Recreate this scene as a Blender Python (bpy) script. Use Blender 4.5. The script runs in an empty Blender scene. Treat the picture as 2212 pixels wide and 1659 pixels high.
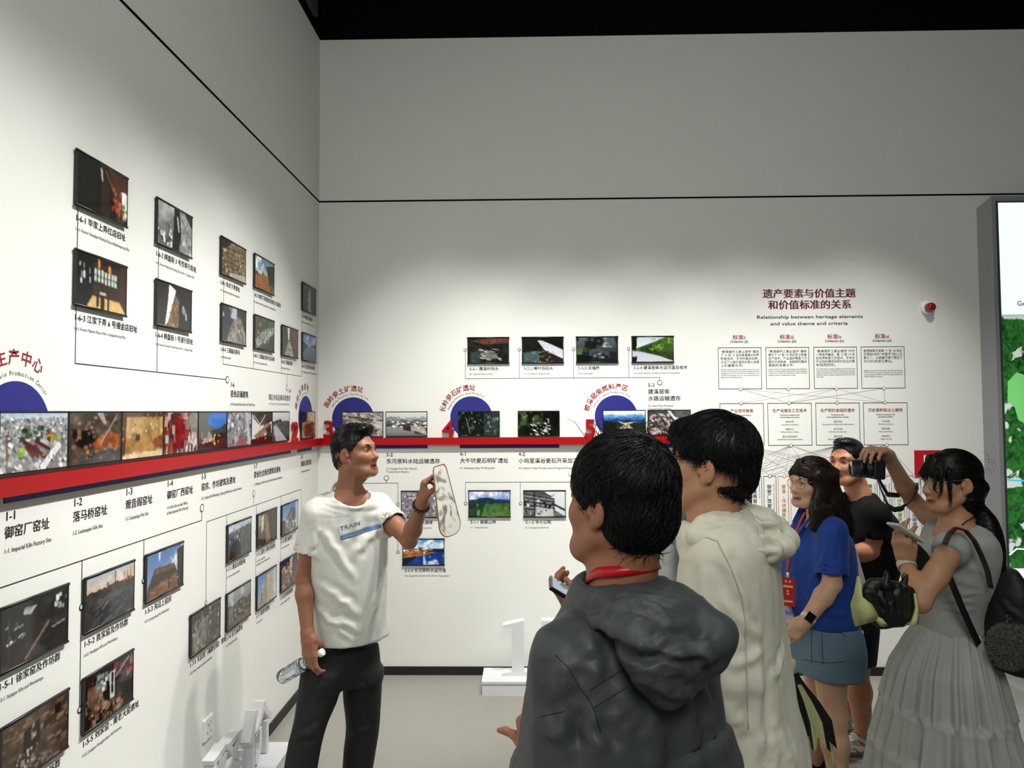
import bpy, bmesh, math, random
import numpy as np
from mathutils import Vector, Matrix, Euler

SC = bpy.context.scene
COL = SC.collection

# ---------------------------------------------------------------- camera
cam_d = bpy.data.cameras.new('camera')
cam_d.sensor_fit = 'HORIZONTAL'; cam_d.sensor_width = 36.0
cam_d.lens = 36.0 * 1534.0 / 2212.0
cam_d.clip_start = 0.05; cam_d.clip_end = 60
cam = bpy.data.objects.new('camera', cam_d); COL.objects.link(cam)
cam.matrix_world = Matrix([[0.999797, 0.006146, 0.019184, 1.409574], [0.019409, -0.038779, -0.999059, -4.799221], [-0.005396, 0.999229, -0.03889, 1.75], [0.0, 0.0, 0.0, 1.0]])
SC.camera = cam

# ---------------------------------------------------------------- world, exposure
w = bpy.data.worlds.new('world'); SC.world = w; w.use_nodes = True
w.node_tree.nodes['Background'].inputs[0].default_value = (0.9, 0.95, 1, 1)
w.node_tree.nodes['Background'].inputs[1].default_value = 0.02
SC.view_settings.view_transform = 'Standard'
SC.view_settings.look = 'None'
SC.view_settings.gamma = 1.0
SC.view_settings.use_curve_mapping = False
SC.view_settings.exposure = 0.0

# ---------------------------------------------------------------- track heads above the frame, plus added fill lights
def spot(loc, to, power, angle, blend, rad=0.06, col=(1, 0.985, 0.95)):
    l = bpy.data.lights.new('track_spot', 'SPOT'); l.energy = power; l.spot_size = math.radians(angle)
    l.spot_blend = blend; l.shadow_soft_size = rad; l.color = col
    o = bpy.data.objects.new('track_spot', l); COL.objects.link(o)
    o.location = loc
    o.rotation_euler = (Vector(to) - Vector(loc)).to_track_quat('-Z', 'Y').to_euler()
    return o
def area(loc, to, power, sx, sy, col=(1, 1, 1)):  # soft fill with no fixture in the room
    l = bpy.data.lights.new('fill_light', 'AREA'); l.shape = 'RECTANGLE'; l.size = sx; l.size_y = sy
    l.energy = power; l.color = col
    o = bpy.data.objects.new('fill_light', l); COL.objects.link(o); o.location = loc
    o.rotation_euler = (Vector(to) - Vector(loc)).to_track_quat('-Z', 'Y').to_euler()
    return o
for y in (-3.1, -2.4, -1.7, -1.15):
    spot((2.3, y, 4.4), (0, y - 0.15, 0.94), 290, 49, 0.8)
for x in (0.85, 1.5, 2.2, 2.9, 3.6):
    spot((x, -1.8, 4.4), (x + (0.08 if x < 1 else 0), 0, 0.50), 300, 50, 0.8)
area((1.5, -6.3, 3.7), (1.8, -3.2, 1.0), 66, 1.6, 1.2, (0.97, 1, 0.97))  # added fill from behind the camera, lifts the backs of the people
area((2.4, -3.6, 4.9), (2.3, -2.6, 0), 26, 2.2, 1.6, (0.97, 1, 0.97))  # added overhead fill for heads and shoulders

# ---------------------------------------------------------------- helpers
def s2l(c):
    c = np.asarray(c, float) / 255.0
    return np.where(c <= 0.04045, c / 12.92, ((c + 0.055) / 1.055) ** 2.4)
_mats = {}
def mat(name, rgb, rough=0.6, noise=0.0, nscale=40, bump=0.0, bscale=200, spec=0.5, metal=0.0, coat=0.0, sheen=0.0, trans=0.0, emit=None, estr=1.0, vcol=False, stretch=None, sss=0.0, alpha=1.0, wr=0.0, wscale=9):
    if name in _mats: return _mats[name]
    m = bpy.data.materials.new(name); m.use_nodes = True
    nt = m.node_tree; N = nt.nodes; L = nt.links
    b = N['Principled BSDF']
    c = tuple(s2l(rgb)) + (1,)
    b.inputs['Base Color'].default_value = c
    b.inputs['Roughness'].default_value = rough
    b.inputs['Specular IOR Level'].default_value = spec
    b.inputs['Metallic'].default_value = metal
    b.inputs['Coat Weight'].default_value = coat
    b.inputs['Coat Roughness'].default_value = 0.05
    b.inputs['Sheen Weight'].default_value = sheen
    b.inputs['Transmission Weight'].default_value = trans
    b.inputs['Alpha'].default_value = alpha
    if sss: b.inputs['Subsurface Weight'].default_value = sss; b.inputs['Subsurface Radius'].default_value = (0.012, 0.005, 0.003); b.inputs['Subsurface Scale'].default_value = 1.0
    tc = N.new('ShaderNodeTexCoord')
    vec = tc.outputs['Object']
    if stretch:
        mp = N.new('ShaderNodeMapping'); mp.inputs['Scale'].default_value = stretch
        L.new(vec, mp.inputs['Vector']); vec = mp.outputs['Vector']
    src = None
    if vcol:
        at = N.new('ShaderNodeVertexColor'); at.layer_name = 'Col'; src = at.outputs['Color']
        L.new(src, b.inputs['Base Color'])
    if noise:
        n = N.new('ShaderNodeTexNoise'); n.inputs['Scale'].default_value = nscale; n.inputs['Detail'].default_value = 5
        L.new(vec, n.inputs['Vector'])
        r = N.new('ShaderNodeMapRange'); r.inputs['To Min'].default_value = 1 - noise; r.inputs['To Max'].default_value = 1 + noise
        r.inputs['From Min'].default_value = 0.25; r.inputs['From Max'].default_value = 0.75
        L.new(n.outputs['Fac'], r.inputs['Value'])
        mx = N.new('ShaderNodeMix'); mx.data_type = 'RGBA'; mx.blend_type = 'MULTIPLY'; mx.inputs[0].default_value = 1
        if src is not None: L.new(src, mx.inputs[6])
        else: mx.inputs[6].default_value = c
        L.new(r.outputs['Result'], mx.inputs[7]); L.new(mx.outputs[2], b.inputs['Base Color'])
    if bump:
        n2 = N.new('ShaderNodeTexNoise'); n2.inputs['Scale'].default_value = bscale; n2.inputs['Detail'].default_value = 4
        L.new(vec, n2.inputs['Vector'])
        bp = N.new('ShaderNodeBump'); bp.inputs['Strength'].default_value = bump; bp.inputs['Distance'].default_value = 0.004
        L.new(n2.outputs['Fac'], bp.inputs['Height']); L.new(bp.outputs['Normal'], b.inputs['Normal'])
        if wr:
            n3 = N.new('ShaderNodeTexNoise'); n3.inputs['Scale'].default_value = wscale; n3.inputs['Detail'].default_value = 1.6; n3.inputs['Distortion'].default_value = 0.7; n3.inputs['Roughness'].default_value = 0.45
            mp3 = N.new('ShaderNodeMapping'); mp3.inputs['Scale'].default_value = (1.3, 1.3, 0.55); L.new(tc.outputs['Object'], mp3.inputs['Vector']); L.new(mp3.outputs['Vector'], n3.inputs['Vector'])
            b3 = N.new('ShaderNodeBump'); b3.inputs['Strength'].default_value = wr; b3.inputs['Distance'].default_value = 0.03
            L.new(n3.outputs['Fac'], b3.inputs['Height']); L.new(b3.outputs['Normal'], bp.inputs['Normal'])
    if emit is not None:
        b.inputs['Emission Color'].default_value = tuple(s2l(emit)) + (1,); b.inputs['Emission Strength'].default_value = estr
    _mats[name] = m
    return m

class MB:
    """collects shapes, links them as ONE mesh object"""
    def __init__(s): s.v = []; s.f = []; s.mi = []; s.sm = []
    def add(s, verts, faces, mi=0, smooth=False):
        o = len(s.v); s.v += [tuple(map(float, p)) for p in verts]
        s.f += [tuple(i + o for i in f) for f in faces]; s.mi += [mi] * len(faces); s.sm += [smooth] * len(faces)
        return s
    def box(s, a, b, mi=0):
        (x0, y0, z0), (x1, y1, z1) = a, b
        return s.add([(x0,y0,z0),(x1,y0,z0),(x1,y1,z0),(x0,y1,z0),(x0,y0,z1),(x1,y0,z1),(x1,y1,z1),(x0,y1,z1)],
                     [(0,3,2,1),(4,5,6,7),(0,1,5,4),(1,2,6,5),(2,3,7,6),(3,0,4,7)], mi)
    def quad(s, a, b, c, d, mi=0): return s.add([a, b, c, d], [(0, 1, 2, 3)], mi)
    def tube(s, pts, r, n=8, mi=0, cap=True, smooth=True, flat=None):
        P = [Vector(p) for p in pts]; rs = r if hasattr(r, '__len__') else [r] * len(P)
        up = Vector((0, 0, 1)); vs = []; prev = None
        for i, p in enumerate(P):
            t = (P[min(i + 1, len(P) - 1)] - P[max(i - 1, 0)]).normalized()
            if prev is None:
                a = t.cross(up if abs(t.z) < 0.95 else Vector((1, 0, 0))).normalized()
            else:
                a = (prev - t * prev.dot(t)).normalized()
            prev = a; b = t.cross(a)
            fa, fb = flat if flat else (1, 1)
            for k in range(n):
                an = 2 * math.pi * k / n
                vs.append(p + (a * math.cos(an) * fa + b * math.sin(an) * fb) * rs[i])
        fs = []
        for i in range(len(P) - 1):
            for k in range(n):
                k2 = (k + 1) % n; fs.append((i*n+k, i*n+k2, (i+1)*n+k2, (i+1)*n+k))
        if cap: fs += [tuple(range(n))[::-1], tuple((len(P)-1)*n + k for k in range(n))]
        return s.add(vs, fs, mi, smooth)
    def ribbon(s, pts, wdirs, w, th=0.0015, mi=0):
        """flat strap: pts centre line, wdirs width direction per point"""
        P = [Vector(p) for p in pts]; W = [Vector(d).normalized() for d in wdirs]; vs = []; fs = []
        for i, p in enumerate(P):
            t = (P[min(i+1, len(P)-1)] - P[max(i-1, 0)]).normalized(); n = t.cross(W[i]).normalized()
            ww = w[i] if hasattr(w, '__len__') else w
            for a, b in ((-1, -1), (1, -1), (1, 1), (-1, 1)): vs.append(p + W[i] * a * ww / 2 + n * b * th / 2)
        for i in range(len(P) - 1):
            for k in range(4): fs.append((i*4+k, i*4+(k+1) % 4, (i+1)*4+(k+1) % 4, (i+1)*4+k))
        fs += [(0, 3, 2, 1), tuple((len(P)-1)*4 + k for k in range(4))]
        return s.add(vs, fs, mi, True)
    def build(s, name, mats, parent=None, origin=None, fix=True):
        if not isinstance(mats, (list, tuple)): mats = [mats]
        q = parent
        while q is not None and '_o' not in q: q = q.parent
        o0 = Vector(origin) if origin is not None else (Vector(q['_o']) if q is not None else Vector((0,0,0)))
        me = bpy.data.meshes.new(name)
        me.from_pydata([(p[0]-o0.x, p[1]-o0.y, p[2]-o0.z) for p in s.v], [], s.f)
        for m in mats: me.materials.append(m)
        me.polygons.foreach_set('material_index', s.mi); me.polygons.foreach_set('use_smooth', s.sm)
        if fix:
            bm = bmesh.new(); bm.from_mesh(me); bmesh.ops.recalc_face_normals(bm, faces=bm.faces); bm.to_mesh(me); bm.free()
        me.update()
        ob = bpy.data.objects.new(name, me); COL.objects.link(ob)
        if parent is not None: ob.parent = parent
        if parent is None: ob.location = o0
        return ob
def tag(o, label=None, cat=None, group=None, kind=None):
    if label: o['label'] = label
    if cat: o['category'] = cat
    if group: o['group'] = group
    if kind: o['kind'] = kind
    return o
ROOTS = []
def thing(name, label, cat, loc, group=None):
    o = bpy.data.objects.new(name, None); COL.objects.link(o); o.empty_display_size = 0.05
    o.location = loc; o['_o'] = list(map(float, loc)); ROOTS.append(o)
    return tag(o, label, cat, group)

# lettering: glyph outlines turned into meshes
_fc = bpy.data.curves.new('lettering', 'FONT'); _fo = bpy.data.objects.new('lettering', _fc); COL.objects.link(_fo)
def glyphs(s, res=3, bold=0.0, extrude=0.0, align='LEFT', bevel=0.0):
    _fc.body = s; _fc.resolution_u = res; _fc.offset = bold; _fc.extrude = extrude; _fc.align_x = align; _fc.bevel_depth = bevel
    dg = bpy.context.evaluated_depsgraph_get(); dg.update()
    me = bpy.data.meshes.new_from_object(_fo.evaluated_get(dg))
    n = len(me.vertices); co = np.zeros(n * 3, np.float32); me.vertices.foreach_get('co', co)
    fs = [tuple(p.vertices) for p in me.polygons]; bpy.data.meshes.remove(me)
    return co.reshape(-1, 3).astype(float), fs
def LW(a, z, t=0.0): return (t, a, z)             # left wall: a = y
def BW(a, z, t=0.0): return (a, -t, z)            # back wall: a = x
WALL = {'L': LW, 'B': BW}


# ---------------------------------------------------------------- the setting
M_WALL = mat('wall_paint', (226, 226, 220), 0.75, noise=0.012, nscale=3, bump=0.06, bscale=260, spec=0.25)
M_FLOOR = mat('floor_screed', (138, 135, 127), 0.38, noise=0.07, nscale=70, bump=0.03, bscale=300, spec=0.4)
M_BLACK = mat('black_paint', (5, 5, 5), 0.85, noise=0.1, spec=0.1)
M_SKIRT = mat('skirting_black', (14, 14, 14), 0.5, noise=0.05)
M_GREYWALL = mat('dark_wall_paint', (150, 150, 146), 0.8, noise=0.02, spec=0.2)
HC = 4.33
HT = 5.6
XR, YB = 7.2, -8.2
def structure(name, m, mats):
    o = m.build(name, mats); o['kind'] = 'structure'; return o
# seam groove of each wall: a thin black strip on its face, no recess
structure('floor', MB().box((-0.2, YB, -0.15), (XR, 0.2, 0)), M_FLOOR)
structure('ceiling', MB().box((-0.2, YB, HT), (XR, 0.2, HT + 0.15)), M_BLACK)
structure('wall_left', MB().box((-0.2, YB, 0), (0, 0.2, HC)), M_WALL)
structure('wall_back', MB().box((0, 0, 0), (XR, 0.2, HC)), M_WALL)
structure('wall_upper_left', MB().box((-0.2, YB, HC), (0, 0.2, HT)), M_BLACK)
structure('wall_upper_back', MB().box((0, 0, HC), (XR, 0.2, HT)), M_BLACK)
structure('wall_right', MB().box((XR, YB, 0), (XR + 0.2, 0.2, HT)), M_GREYWALL)
structure('wall_front', MB().box((-0.2, YB - 0.2, 0), (XR + 0.2, YB, HT)), M_GREYWALL)
ZS = 3.197
structure('trim_1', MB().box((0, YB, ZS - 0.005), (0.002, -0.002, ZS + 0.006)), M_BLACK)
structure('trim_2', MB().box((0, -0.002, ZS - 0.005), (XR, 0, ZS + 0.006)), M_BLACK)
structure('baseboard_left', MB().box((0, YB, 0), (0.012, -0.012, 0.054)), M_SKIRT)
structure('baseboard_back', MB().box((0, -0.012, 0), (4.455, 0, 0.054)), M_SKIRT)
# joints in the floor
M_JOINT = mat('floor_joint', (120, 118, 110), 0.7)
jb = MB()
jb.box((3.318, YB, 0), (3.321, -0.02, 0.0006)); jb.box((3.4, -0.622, 0), (XR, -0.619, 0.0006))
structure('floor_joint', jb, M_JOINT)

# ---------------------------------------------------------------- lit map display at the right
M_HOUS = mat('display_housing', (146, 146, 148), 0.55, noise=0.02, nscale=6, bump=0.04, bscale=150)
M_PAPER = mat('screen_white', (235, 244, 246), 0.4, emit=(236, 246, 248), estr=0.92, noise=0.01)
x0, x1, xe = 4.455, 4.512, 6.9
D = thing('map_display', 'tall glowing map board in a grey housing at the right end of the back wall', 'map display', (5.6, -0.1, 0))
hb = MB(); zt = 3.10; zt2 = 3.165; zb2 = 0.0; t0 = 0.07
yb_ = -0.002
vs = [(x0, yb_, 0.001), (x1, -t0, 0.001), (xe, -t0, 0.001), (xe, yb_, 0.001), (x0, yb_, zt), (x1, -t0, zt2), (xe, -t0, zt2), (xe, yb_, zt2)]
hb.add(vs, [(0, 1, 2, 3), (0, 3, 7, 4), (4, 7, 6, 5), (0, 4, 5, 1), (1, 5, 6, 2), (2, 6, 7, 3)])
hb.build('housing', M_HOUS, D)
SX = 4.55
rim = MB()
for a, b in (((SX - 0.012, 0.16), (SX, 3.128)), ((SX, 3.118), (xe - 0.1, 3.128)), ((xe - 0.1, 0.16), (xe - 0.088, 3.128)), ((SX - 0.012, 0.16), (xe - 0.088, 0.172))):
    rim.box((a[0], -t0 - 0.006, a[1]), (b[0], -t0, b[1]))
rim.build('rim', mat('display_rim', (60, 70, 72), 0.4), D)
W1 = xe - 0.1
MB().box((SX, -t0 - 0.004, 2.372), (W1, -t0, 3.118)).build('title_panel', M_PAPER, D)
MB().box((SX, -t0 - 0.004, 0.172), (W1, -t0, 0.712)).build('legend_panel', M_PAPER, D)
def map_material():
    m = bpy.data.materials.new('satellite_map'); m.use_nodes = True; nt = m.node_tree; N = nt.nodes; L = nt.links
    b = N['Principled BSDF']; b.inputs['Roughness'].default_value = 0.35
    tc = N.new('ShaderNodeTexCoord')
    def noise(sc, det, dist=0):
        n = N.new('ShaderNodeTexNoise'); n.inputs['Scale'].default_value = sc; n.inputs['Detail'].default_value = det; n.inputs['Distortion'].default_value = dist
        L.new(tc.outputs['Object'], n.inputs['Vector']); return n.outputs['Fac']
    r = N.new('ShaderNodeValToRGB'); e = r.color_ramp.elements
    e[0].position = 0.3; e[0].color = tuple(s2l((4, 40, 16))) + (1,); e[1].position = 0.75; e[1].color = tuple(s2l((52, 122, 48))) + (1,)
    L.new(noise(24, 10, 1.0), r.inputs['Fac'])
    r2 = N.new('ShaderNodeValToRGB'); e = r2.color_ramp.elements
    e[0].position = 0.55; e[0].color = (0, 0, 0, 1); e[1].position = 0.57; e[1].color = (1, 1, 1, 1)
    L.new(noise(6, 12, 0.4), r2.inputs['Fac'])
    mx = N.new('ShaderNodeMix'); mx.data_type = 'RGBA'; L.new(r2.outputs['Color'], mx.inputs[0]); L.new(r.outputs['Color'], mx.inputs[6]); mx.inputs[7].default_value = tuple(s2l((188, 200, 190))) + (1,)
    L.new(mx.outputs[2], b.inputs['Base Color']); L.new(mx.outputs[2], b.inputs['Emission Color']); b.inputs['Emission Strength'].default_value = 0.75
    return m
MB().box((SX, -t0 - 0.004, 0.714), (W1, -t0, 2.368)).build('satellite_map', map_material(), D)
ov = MB()
def disp_poly(pts, mi, lift=0.006):
    n = len(pts); ov.add([(p[0] - 0.084, -t0 - lift, p[1]) for p in pts], [tuple(range(n))], mi)
disp_poly([(4.66, 1.93), (4.72, 1.99), (4.78, 1.97), (4.84, 2.01), (4.93, 1.98), (5.02, 2.03), (5.1, 1.9), (5.05, 1.78), (4.94, 1.74), (4.9, 1.69), (4.82, 1.7), (4.78, 1.64), (4.72, 1.68), (4.7, 1.76), (4.655, 1.8)], 0)
disp_poly([(4.82, 1.86), (4.87, 1.88), (4.9, 1.93), (4.98, 1.9), (5.0, 1.82), (4.94, 1.78), (4.88, 1.82), (4.81, 1.82)], 1, 0.007)
ov.tube([(SX, -t0 - 0.005, 0.80), (4.6, -t0 - 0.005, 0.84), (4.70, -t0 - 0.005, 0.835), (4.74, -t0 - 0.005, 0.82), (4.85, -t0 - 0.005, 0.81), (4.95, -t0 - 0.005, 0.77), (5.2, -t0 - 0.005, 0.86), (5.6, -t0 - 0.005, 0.8)], 0.005, 6, 2)
ov.tube([(SX, -t0 - 0.005, 1.29), (4.72, -t0 - 0.005, 1.275), (4.78, -t0 - 0.005, 1.25), (4.9, -t0 - 0.005, 1.29), (5.1, -t0 - 0.005, 1.24), (5.5, -t0 - 0.005, 1.32)], 0.006, 6, 3)
EM = lambda n, c, e=0.8: mat(n, c, 0.4, emit=c, estr=e, noise=0.02)
ov.build('map_overlay', [EM('map_light_green', (112, 190, 108)), EM('map_yellow', (226, 214, 92)), EM('map_white_line', (240, 246, 244)), EM('map_river', (60, 170, 210))], D)
tx = MB()
def disp_text(s, x, z, em, mi=0, bold=0.0):
    co, fs = glyphs(s, 2, bold); tx.add([(x + p[0] * em, -t0 - 0.0065, z + p[1] * em) for p in co], fs, mi)
disp_text('General Map of Heritage', 4.652, 2.43, 0.046, 0, 0.012)
tx.build('title_lettering', mat('display_ink', (40, 84, 92), 0.6), D); tx = MB()
disp_text('图例', 4.632, 0.60, 0.048, 0, 0.01)
tx.build('legend_lettering', mat('display_ink', (40, 84, 92), 0.6), D)
lg = MB()
for z, mi in ((0.535, 0), (0.475, 1), (0.415, 2)):
    lg.box((4.628, -t0 - 0.007, z), (4.72, -t0 - 0.004, z + 0.03), mi)
lg.build('legend_key', [EM('key_white', (240, 238, 236)), EM('key_grey', (200, 222, 218)), EM('key_green', (112, 190, 108))], D)
Bn = thing('display_plinth', 'low white plinth on the floor in front of the map display', 'plinth', (5.4, -0.6, 0))
MB().box((4.47, -0.86, 0), (6.6, -0.08, 0.10)).build('plinth_block', mat('plinth_white', (206, 207, 210), 0.5, noise=0.015, nscale=8), Bn)
MB().box((4.45, -0.88, 0.10), (6.62, -0.076, 0.125)).build('plinth_top', mat('plinth_white', (206, 207, 210)), Bn)

# fire alarm sounder on the back wall
A0 = (4.108, 0, 2.430)
A = thing('alarm_beacon', 'red domed fire alarm beacon on a round white base high on the back wall', 'fire alarm', A0)
def disc_y(mb, c, r, y0, y1, n=40, mi=0, r2=None):
    r2 = r if r2 is None else r2; vs = []
    for rr, yy in ((r, y0), (r2, y1)):
        vs += [(c[0] + rr * math.cos(2 * math.pi * k / n), yy, c[2] + rr * math.sin(2 * math.pi * k / n)) for k in range(n)]
    fs = [(k, (k + 1) % n, n + (k + 1) % n, n + k) for k in range(n)] + [tuple(range(n)), tuple(n + k for k in range(n))[::-1]]
    return mb.add(vs, fs, mi, False)
M_PLAS = mat('white_plastic', (232, 232, 228), 0.35, noise=0.01)
b1 = MB(); disc_y(b1, A0, 0.046, 0, -0.014); disc_y(b1, A0, 0.046, -0.014, -0.024, r2=0.036); b1.build('base', M_PLAS, A)
b2 = MB()
rings = [(0.031, -0.024), (0.032, -0.04), (0.030, -0.054), (0.025, -0.064), (0.016, -0.07), (0.004, -0.072)]
n = 28; vs = [(A0[0] + r * math.cos(2 * math.pi * k / n), y, A0[2] + r * math.sin(2 * math.pi * k / n)) for r, y in rings for k in range(n)]
fs = [(i * n + k, i * n + (k + 1) % n, (i + 1) * n + (k + 1) % n, (i + 1) * n + k) for i in range(5) for k in range(n)] + [tuple(5 * n + k for k in range(n))]
b2.add(vs, fs, 0, True); b2.build('dome', mat('red_lens', (128, 14, 22), 0.12, noise=0.02, coat=0.6), A)
# red fire point sign behind the woman with the ponytail
Fs = thing('fire_sign', 'red fire point sign just above the head of the woman with the camera', 'sign', (4.08, 0, 1.40))
MB().box((3.995, -0.006, 1.30), (4.17, 0, 1.478)).build('board', mat('sign_red', (178, 24, 36), 0.4, noise=0.02), Fs)
MB().box((4.055, -0.0075, 1.33), (4.12, -0.006, 1.445)).build('pictogram', mat('sign_white', (236, 232, 230), 0.5), Fs)
# unit with one status light on the black wall zone above the left wall's white top
Pj = thing('ceiling_device', 'dark grey panel with one bright light above the white top of the left wall', 'panel unit', (0, -0.35, 4.5))
pv = MB(); pv.add([(0.0, -0.47, 4.42), (0.0, -0.15, 4.41), (0.0, -0.15, 4.59), (0.0, -0.40, 4.60), (0.0, -0.47, 4.54),
       (0.03, -0.47, 4.42), (0.03, -0.15, 4.41), (0.03, -0.15, 4.59), (0.03, -0.40, 4.60), (0.03, -0.47, 4.54)],
       [(0, 1, 2, 3, 4), (5, 9, 8, 7, 6), (0, 5, 6, 1), (1, 6, 7, 2), (2, 7, 8, 3), (3, 8, 9, 4), (4, 9, 5, 0)])
pv.build('panel', mat('unit_grey', (70, 70, 68), 0.6, noise=0.1), Pj)
pl = MB(); pl.tube([(0.03, -0.185, 4.565), (0.034, -0.185, 4.565)], 0.013, 12); pl.build('status_light', mat('status_glow', (190, 200, 255), 0.4, emit=(200, 210, 255), estr=4), Pj)


# ---------------------------------------------------------------- red ledge, blue bands and discs
M_RED = mat('rail_red', (160, 2, 12), 0.38, noise=0.03, nscale=5, spec=0.3)
M_BLUE = mat('band_blue', (40, 40, 122), 0.5, noise=0.03, nscale=20, spec=0.3)
LZ0, LZ1, LD = 1.530, 1.578, 0.034
rl = thing('wall_ledge', 'long red ledge round the left and back walls under a row of photographs', 'ledge', (0, 0, LZ0))
MB().box((0, -7.5, LZ0), (LD, 0, LZ1)).build('left_run', M_RED, rl)
MB().box((LD, -LD, LZ0), (2.80, 0, LZ1)).build('back_run', M_RED, rl)
def band(name, label, wall, a0, a1, z0, z1):
    W = WALL[wall]; m = MB(); p = [W(a0, z0, 0), W(a1, z0, 0), W(a1, z1, 0), W(a0, z1, 0), W(a0, z0, .0025), W(a1, z0, .0025), W(a1, z1, .0025), W(a0, z1, .0025)]
    m.add(p, [(0, 3, 2, 1), (4, 5, 6, 7), (0, 1, 5, 4), (1, 2, 6, 5), (2, 3, 7, 6), (3, 0, 4, 7)])
    return tag(m.build(name, M_BLUE, origin=W((a0 + a1) / 2, z0, 0)), label, 'wall graphic', 'blue bands under the red ledge')
band('blue_band', 'long blue band under the red ledge along the left wall', 'L', -2.90, -0.562, 1.509, 1.529)
band('blue_band', 'short blue band under the red ledge by the corner, below the 2-1 photograph', 'L', -0.437, -0.150, 1.505, 1.529)
band('blue_band', 'blue band under the red ledge behind the man in the white T-shirt', 'B', 0.21, 0.745, 1.505, 1.529)
band('blue_band', 'blue band under the red ledge beside the red numeral 4', 'B', 0.963, 1.633, 1.505, 1.529)
band('blue_band', 'blue band under the red ledge behind the heads of the two dark-haired men', 'B', 1.94, 2.56, 1.505, 1.529)
def disc(label, wall, a, z, r):
    W = WALL[wall]; n = 64; m = MB()
    ring = [(a + r * math.cos(2 * math.pi * k / n), max(z + r * math.sin(2 * math.pi * k / n), 1.588)) for k in range(n)]
    m.add([W(p[0], p[1], 0) for p in ring] + [W(p[0], p[1], 0.002) for p in ring],
          [tuple(range(n, 2 * n))] + [(k, (k + 1) % n, n + (k + 1) % n, n + k) for k in range(n)])
    return tag(m.build('blue_disc', M_BLUE, origin=W(a, z, 0)), label, 'wall graphic', 'blue discs behind the numerals')
disc('large blue disc behind the first photograph at the left end of the ledge', 'L', -2.862, 1.700, 0.142)
disc('blue disc seen edge-on by the corner, behind the 2-1 photograph', 'L', -0.278, 1.715, 0.142)
disc('blue disc just above the head of the man in the white T-shirt', 'B', 0.238, 1.711, 0.142)
disc('blue disc on the back wall behind the red numeral 4', 'B', 1.041, 1.713, 0.142)
disc('blue disc on the back wall behind the red numeral 5', 'B', 2.017, 1.714, 0.143)
# red standing numerals on the ledge
def numeral(s, wall, a, label, h=0.118):
    co, fs = glyphs(s, 5, 0.018, extrude=0.06); W = WALL[wall]
    x0, x1 = co[:, 0].min(), co[:, 0].max(); z0, z1 = co[:, 1].min(), co[:, 1].max(); k = h / (z1 - z0)
    m = MB(); m.add([W(a + (p[0] - x0) * k, LZ1 + (p[1] - z0) * k, 0.018 + p[2] * 0.010 / 0.06) for p in co], fs)
    o = m.build('standing_numeral', M_RED, origin=W(a, LZ1, 0.018)); return tag(o, label, 'numeral', 'red numerals on the ledge')
numeral('2', 'L', -0.575, 'red standing numeral 2 on the ledge near the corner of the room')
numeral('3', 'B', 0.045, 'red standing numeral 3 on the ledge left of the head of the white T-shirt man')
numeral('4', 'B', 0.845, 'red standing numeral 4 on the ledge of the back wall')
numeral('5', 'B', 1.805, 'red standing numeral 5 on the ledge, above the hair of the man in grey')

# ---------------------------------------------------------------- lettering on the walls
M_INK = mat('ink_black', (24, 16, 18), 0.7, noise=0.02)
M_INKG = mat('ink_grey', (96, 94, 92), 0.7, noise=0.02)
M_INKR = mat('ink_red', (138, 22, 30), 0.6, noise=0.02)
INKS = [M_INK, M_INKG, M_INKR]
def put(mb, wall, s, a, z, em, mi=0, bold=0.0, fit=None, align='LEFT', xs=1.0, t=0.0012, res=2, vert=False):
    W = WALL[wall]
    co, fs = glyphs(s, res, 0.0, align='LEFT')
    if not len(co): return
    k = em * xs; wdt = co[:, 0].max() * k
    if fit: k *= fit / wdt; wdt = fit
    off = {'LEFT': 0, 'CENTER': -wdt / 2, 'RIGHT': -wdt}[align]
    for j, sh in enumerate((0,) if not bold else (-bold, 0, bold)):
        tt = t + 0.00012 * j
        if vert: mb.add([W(a + p[1] * em, z - p[0] * k, tt) for p in co], fs, mi)
        else: mb.add([W(a + off + p[0] * k + sh * em, z + p[1] * em + (0.4 * sh * em if j else 0), tt) for p in co], fs, mi)
def caption(wall, num, lines, label):
    m = MB(); e = MB(); W = WALL[wall]; o0 = W(lines[0][1], lines[0][2], 0)
    for ln in lines:
        kw = ln[4] if len(ln) > 4 else {}
        put(e if kw.get('mi') == 1 else m, wall, *ln[:4], **kw)
    o = m.build('wall_caption', INKS, origin=o0, fix=False)
    if e.v: o['_o'] = list(o0); e.build('english_line', INKS, o, fix=False); ROOTS.append(o)
    return tag(o, label, 'caption', 'printed captions on the walls')
ENG = dict(mi=1, xs=0.86, bold=0.006)
def subcap(wall, tl, num, zh, en, h=0.173, zh2=None):
    a, z = tl; a += 0.012; zb = z - h
    L = [(num + ' ' + zh, a, zb - 0.046, 0.0268, dict(bold=0.010))]
    ens = en.split('|')
    for i, e in enumerate(ens): L.append((num + '. ' * (i == 0) + e if i == 0 else e, a, zb - 0.077 - 0.018 * i, 0.0140, ENG))
    caption(wall, num, L, 'small caption ' + num + ' printed under its photograph on the ' + ('left' if wall == 'L' else 'back') + ' wall')
def headcap(wall, a, num, zh, en, z=1.462):
    L = [(num, a, z, 0.0345, dict(bold=0.012))]; zz = z - 0.046
    for s in zh.split('|'): L.append((s, a, zz, 0.0365, dict(bold=0.012))); zz -= 0.046
    zz += 0.005
    for i, e in enumerate(en.split('|')): L.append(((num + '. ' if i == 0 else '') + e, a, zz - 0.001 - i * 0.021, 0.0185, ENG))
    caption(wall, num, L, 'large caption ' + num + ' printed on the ' + ('left' if wall == 'L' else 'back') + ' wall near the red ledge')
headcap('L', -2.896, '1-1', '御窑厂窑址', 'Imperial Kiln Factory Site')
headcap('L', (-2.6058, 1.4677)[0], '1-2', '落马桥窑址', 'Luomaqiao Kiln Site')
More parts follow.
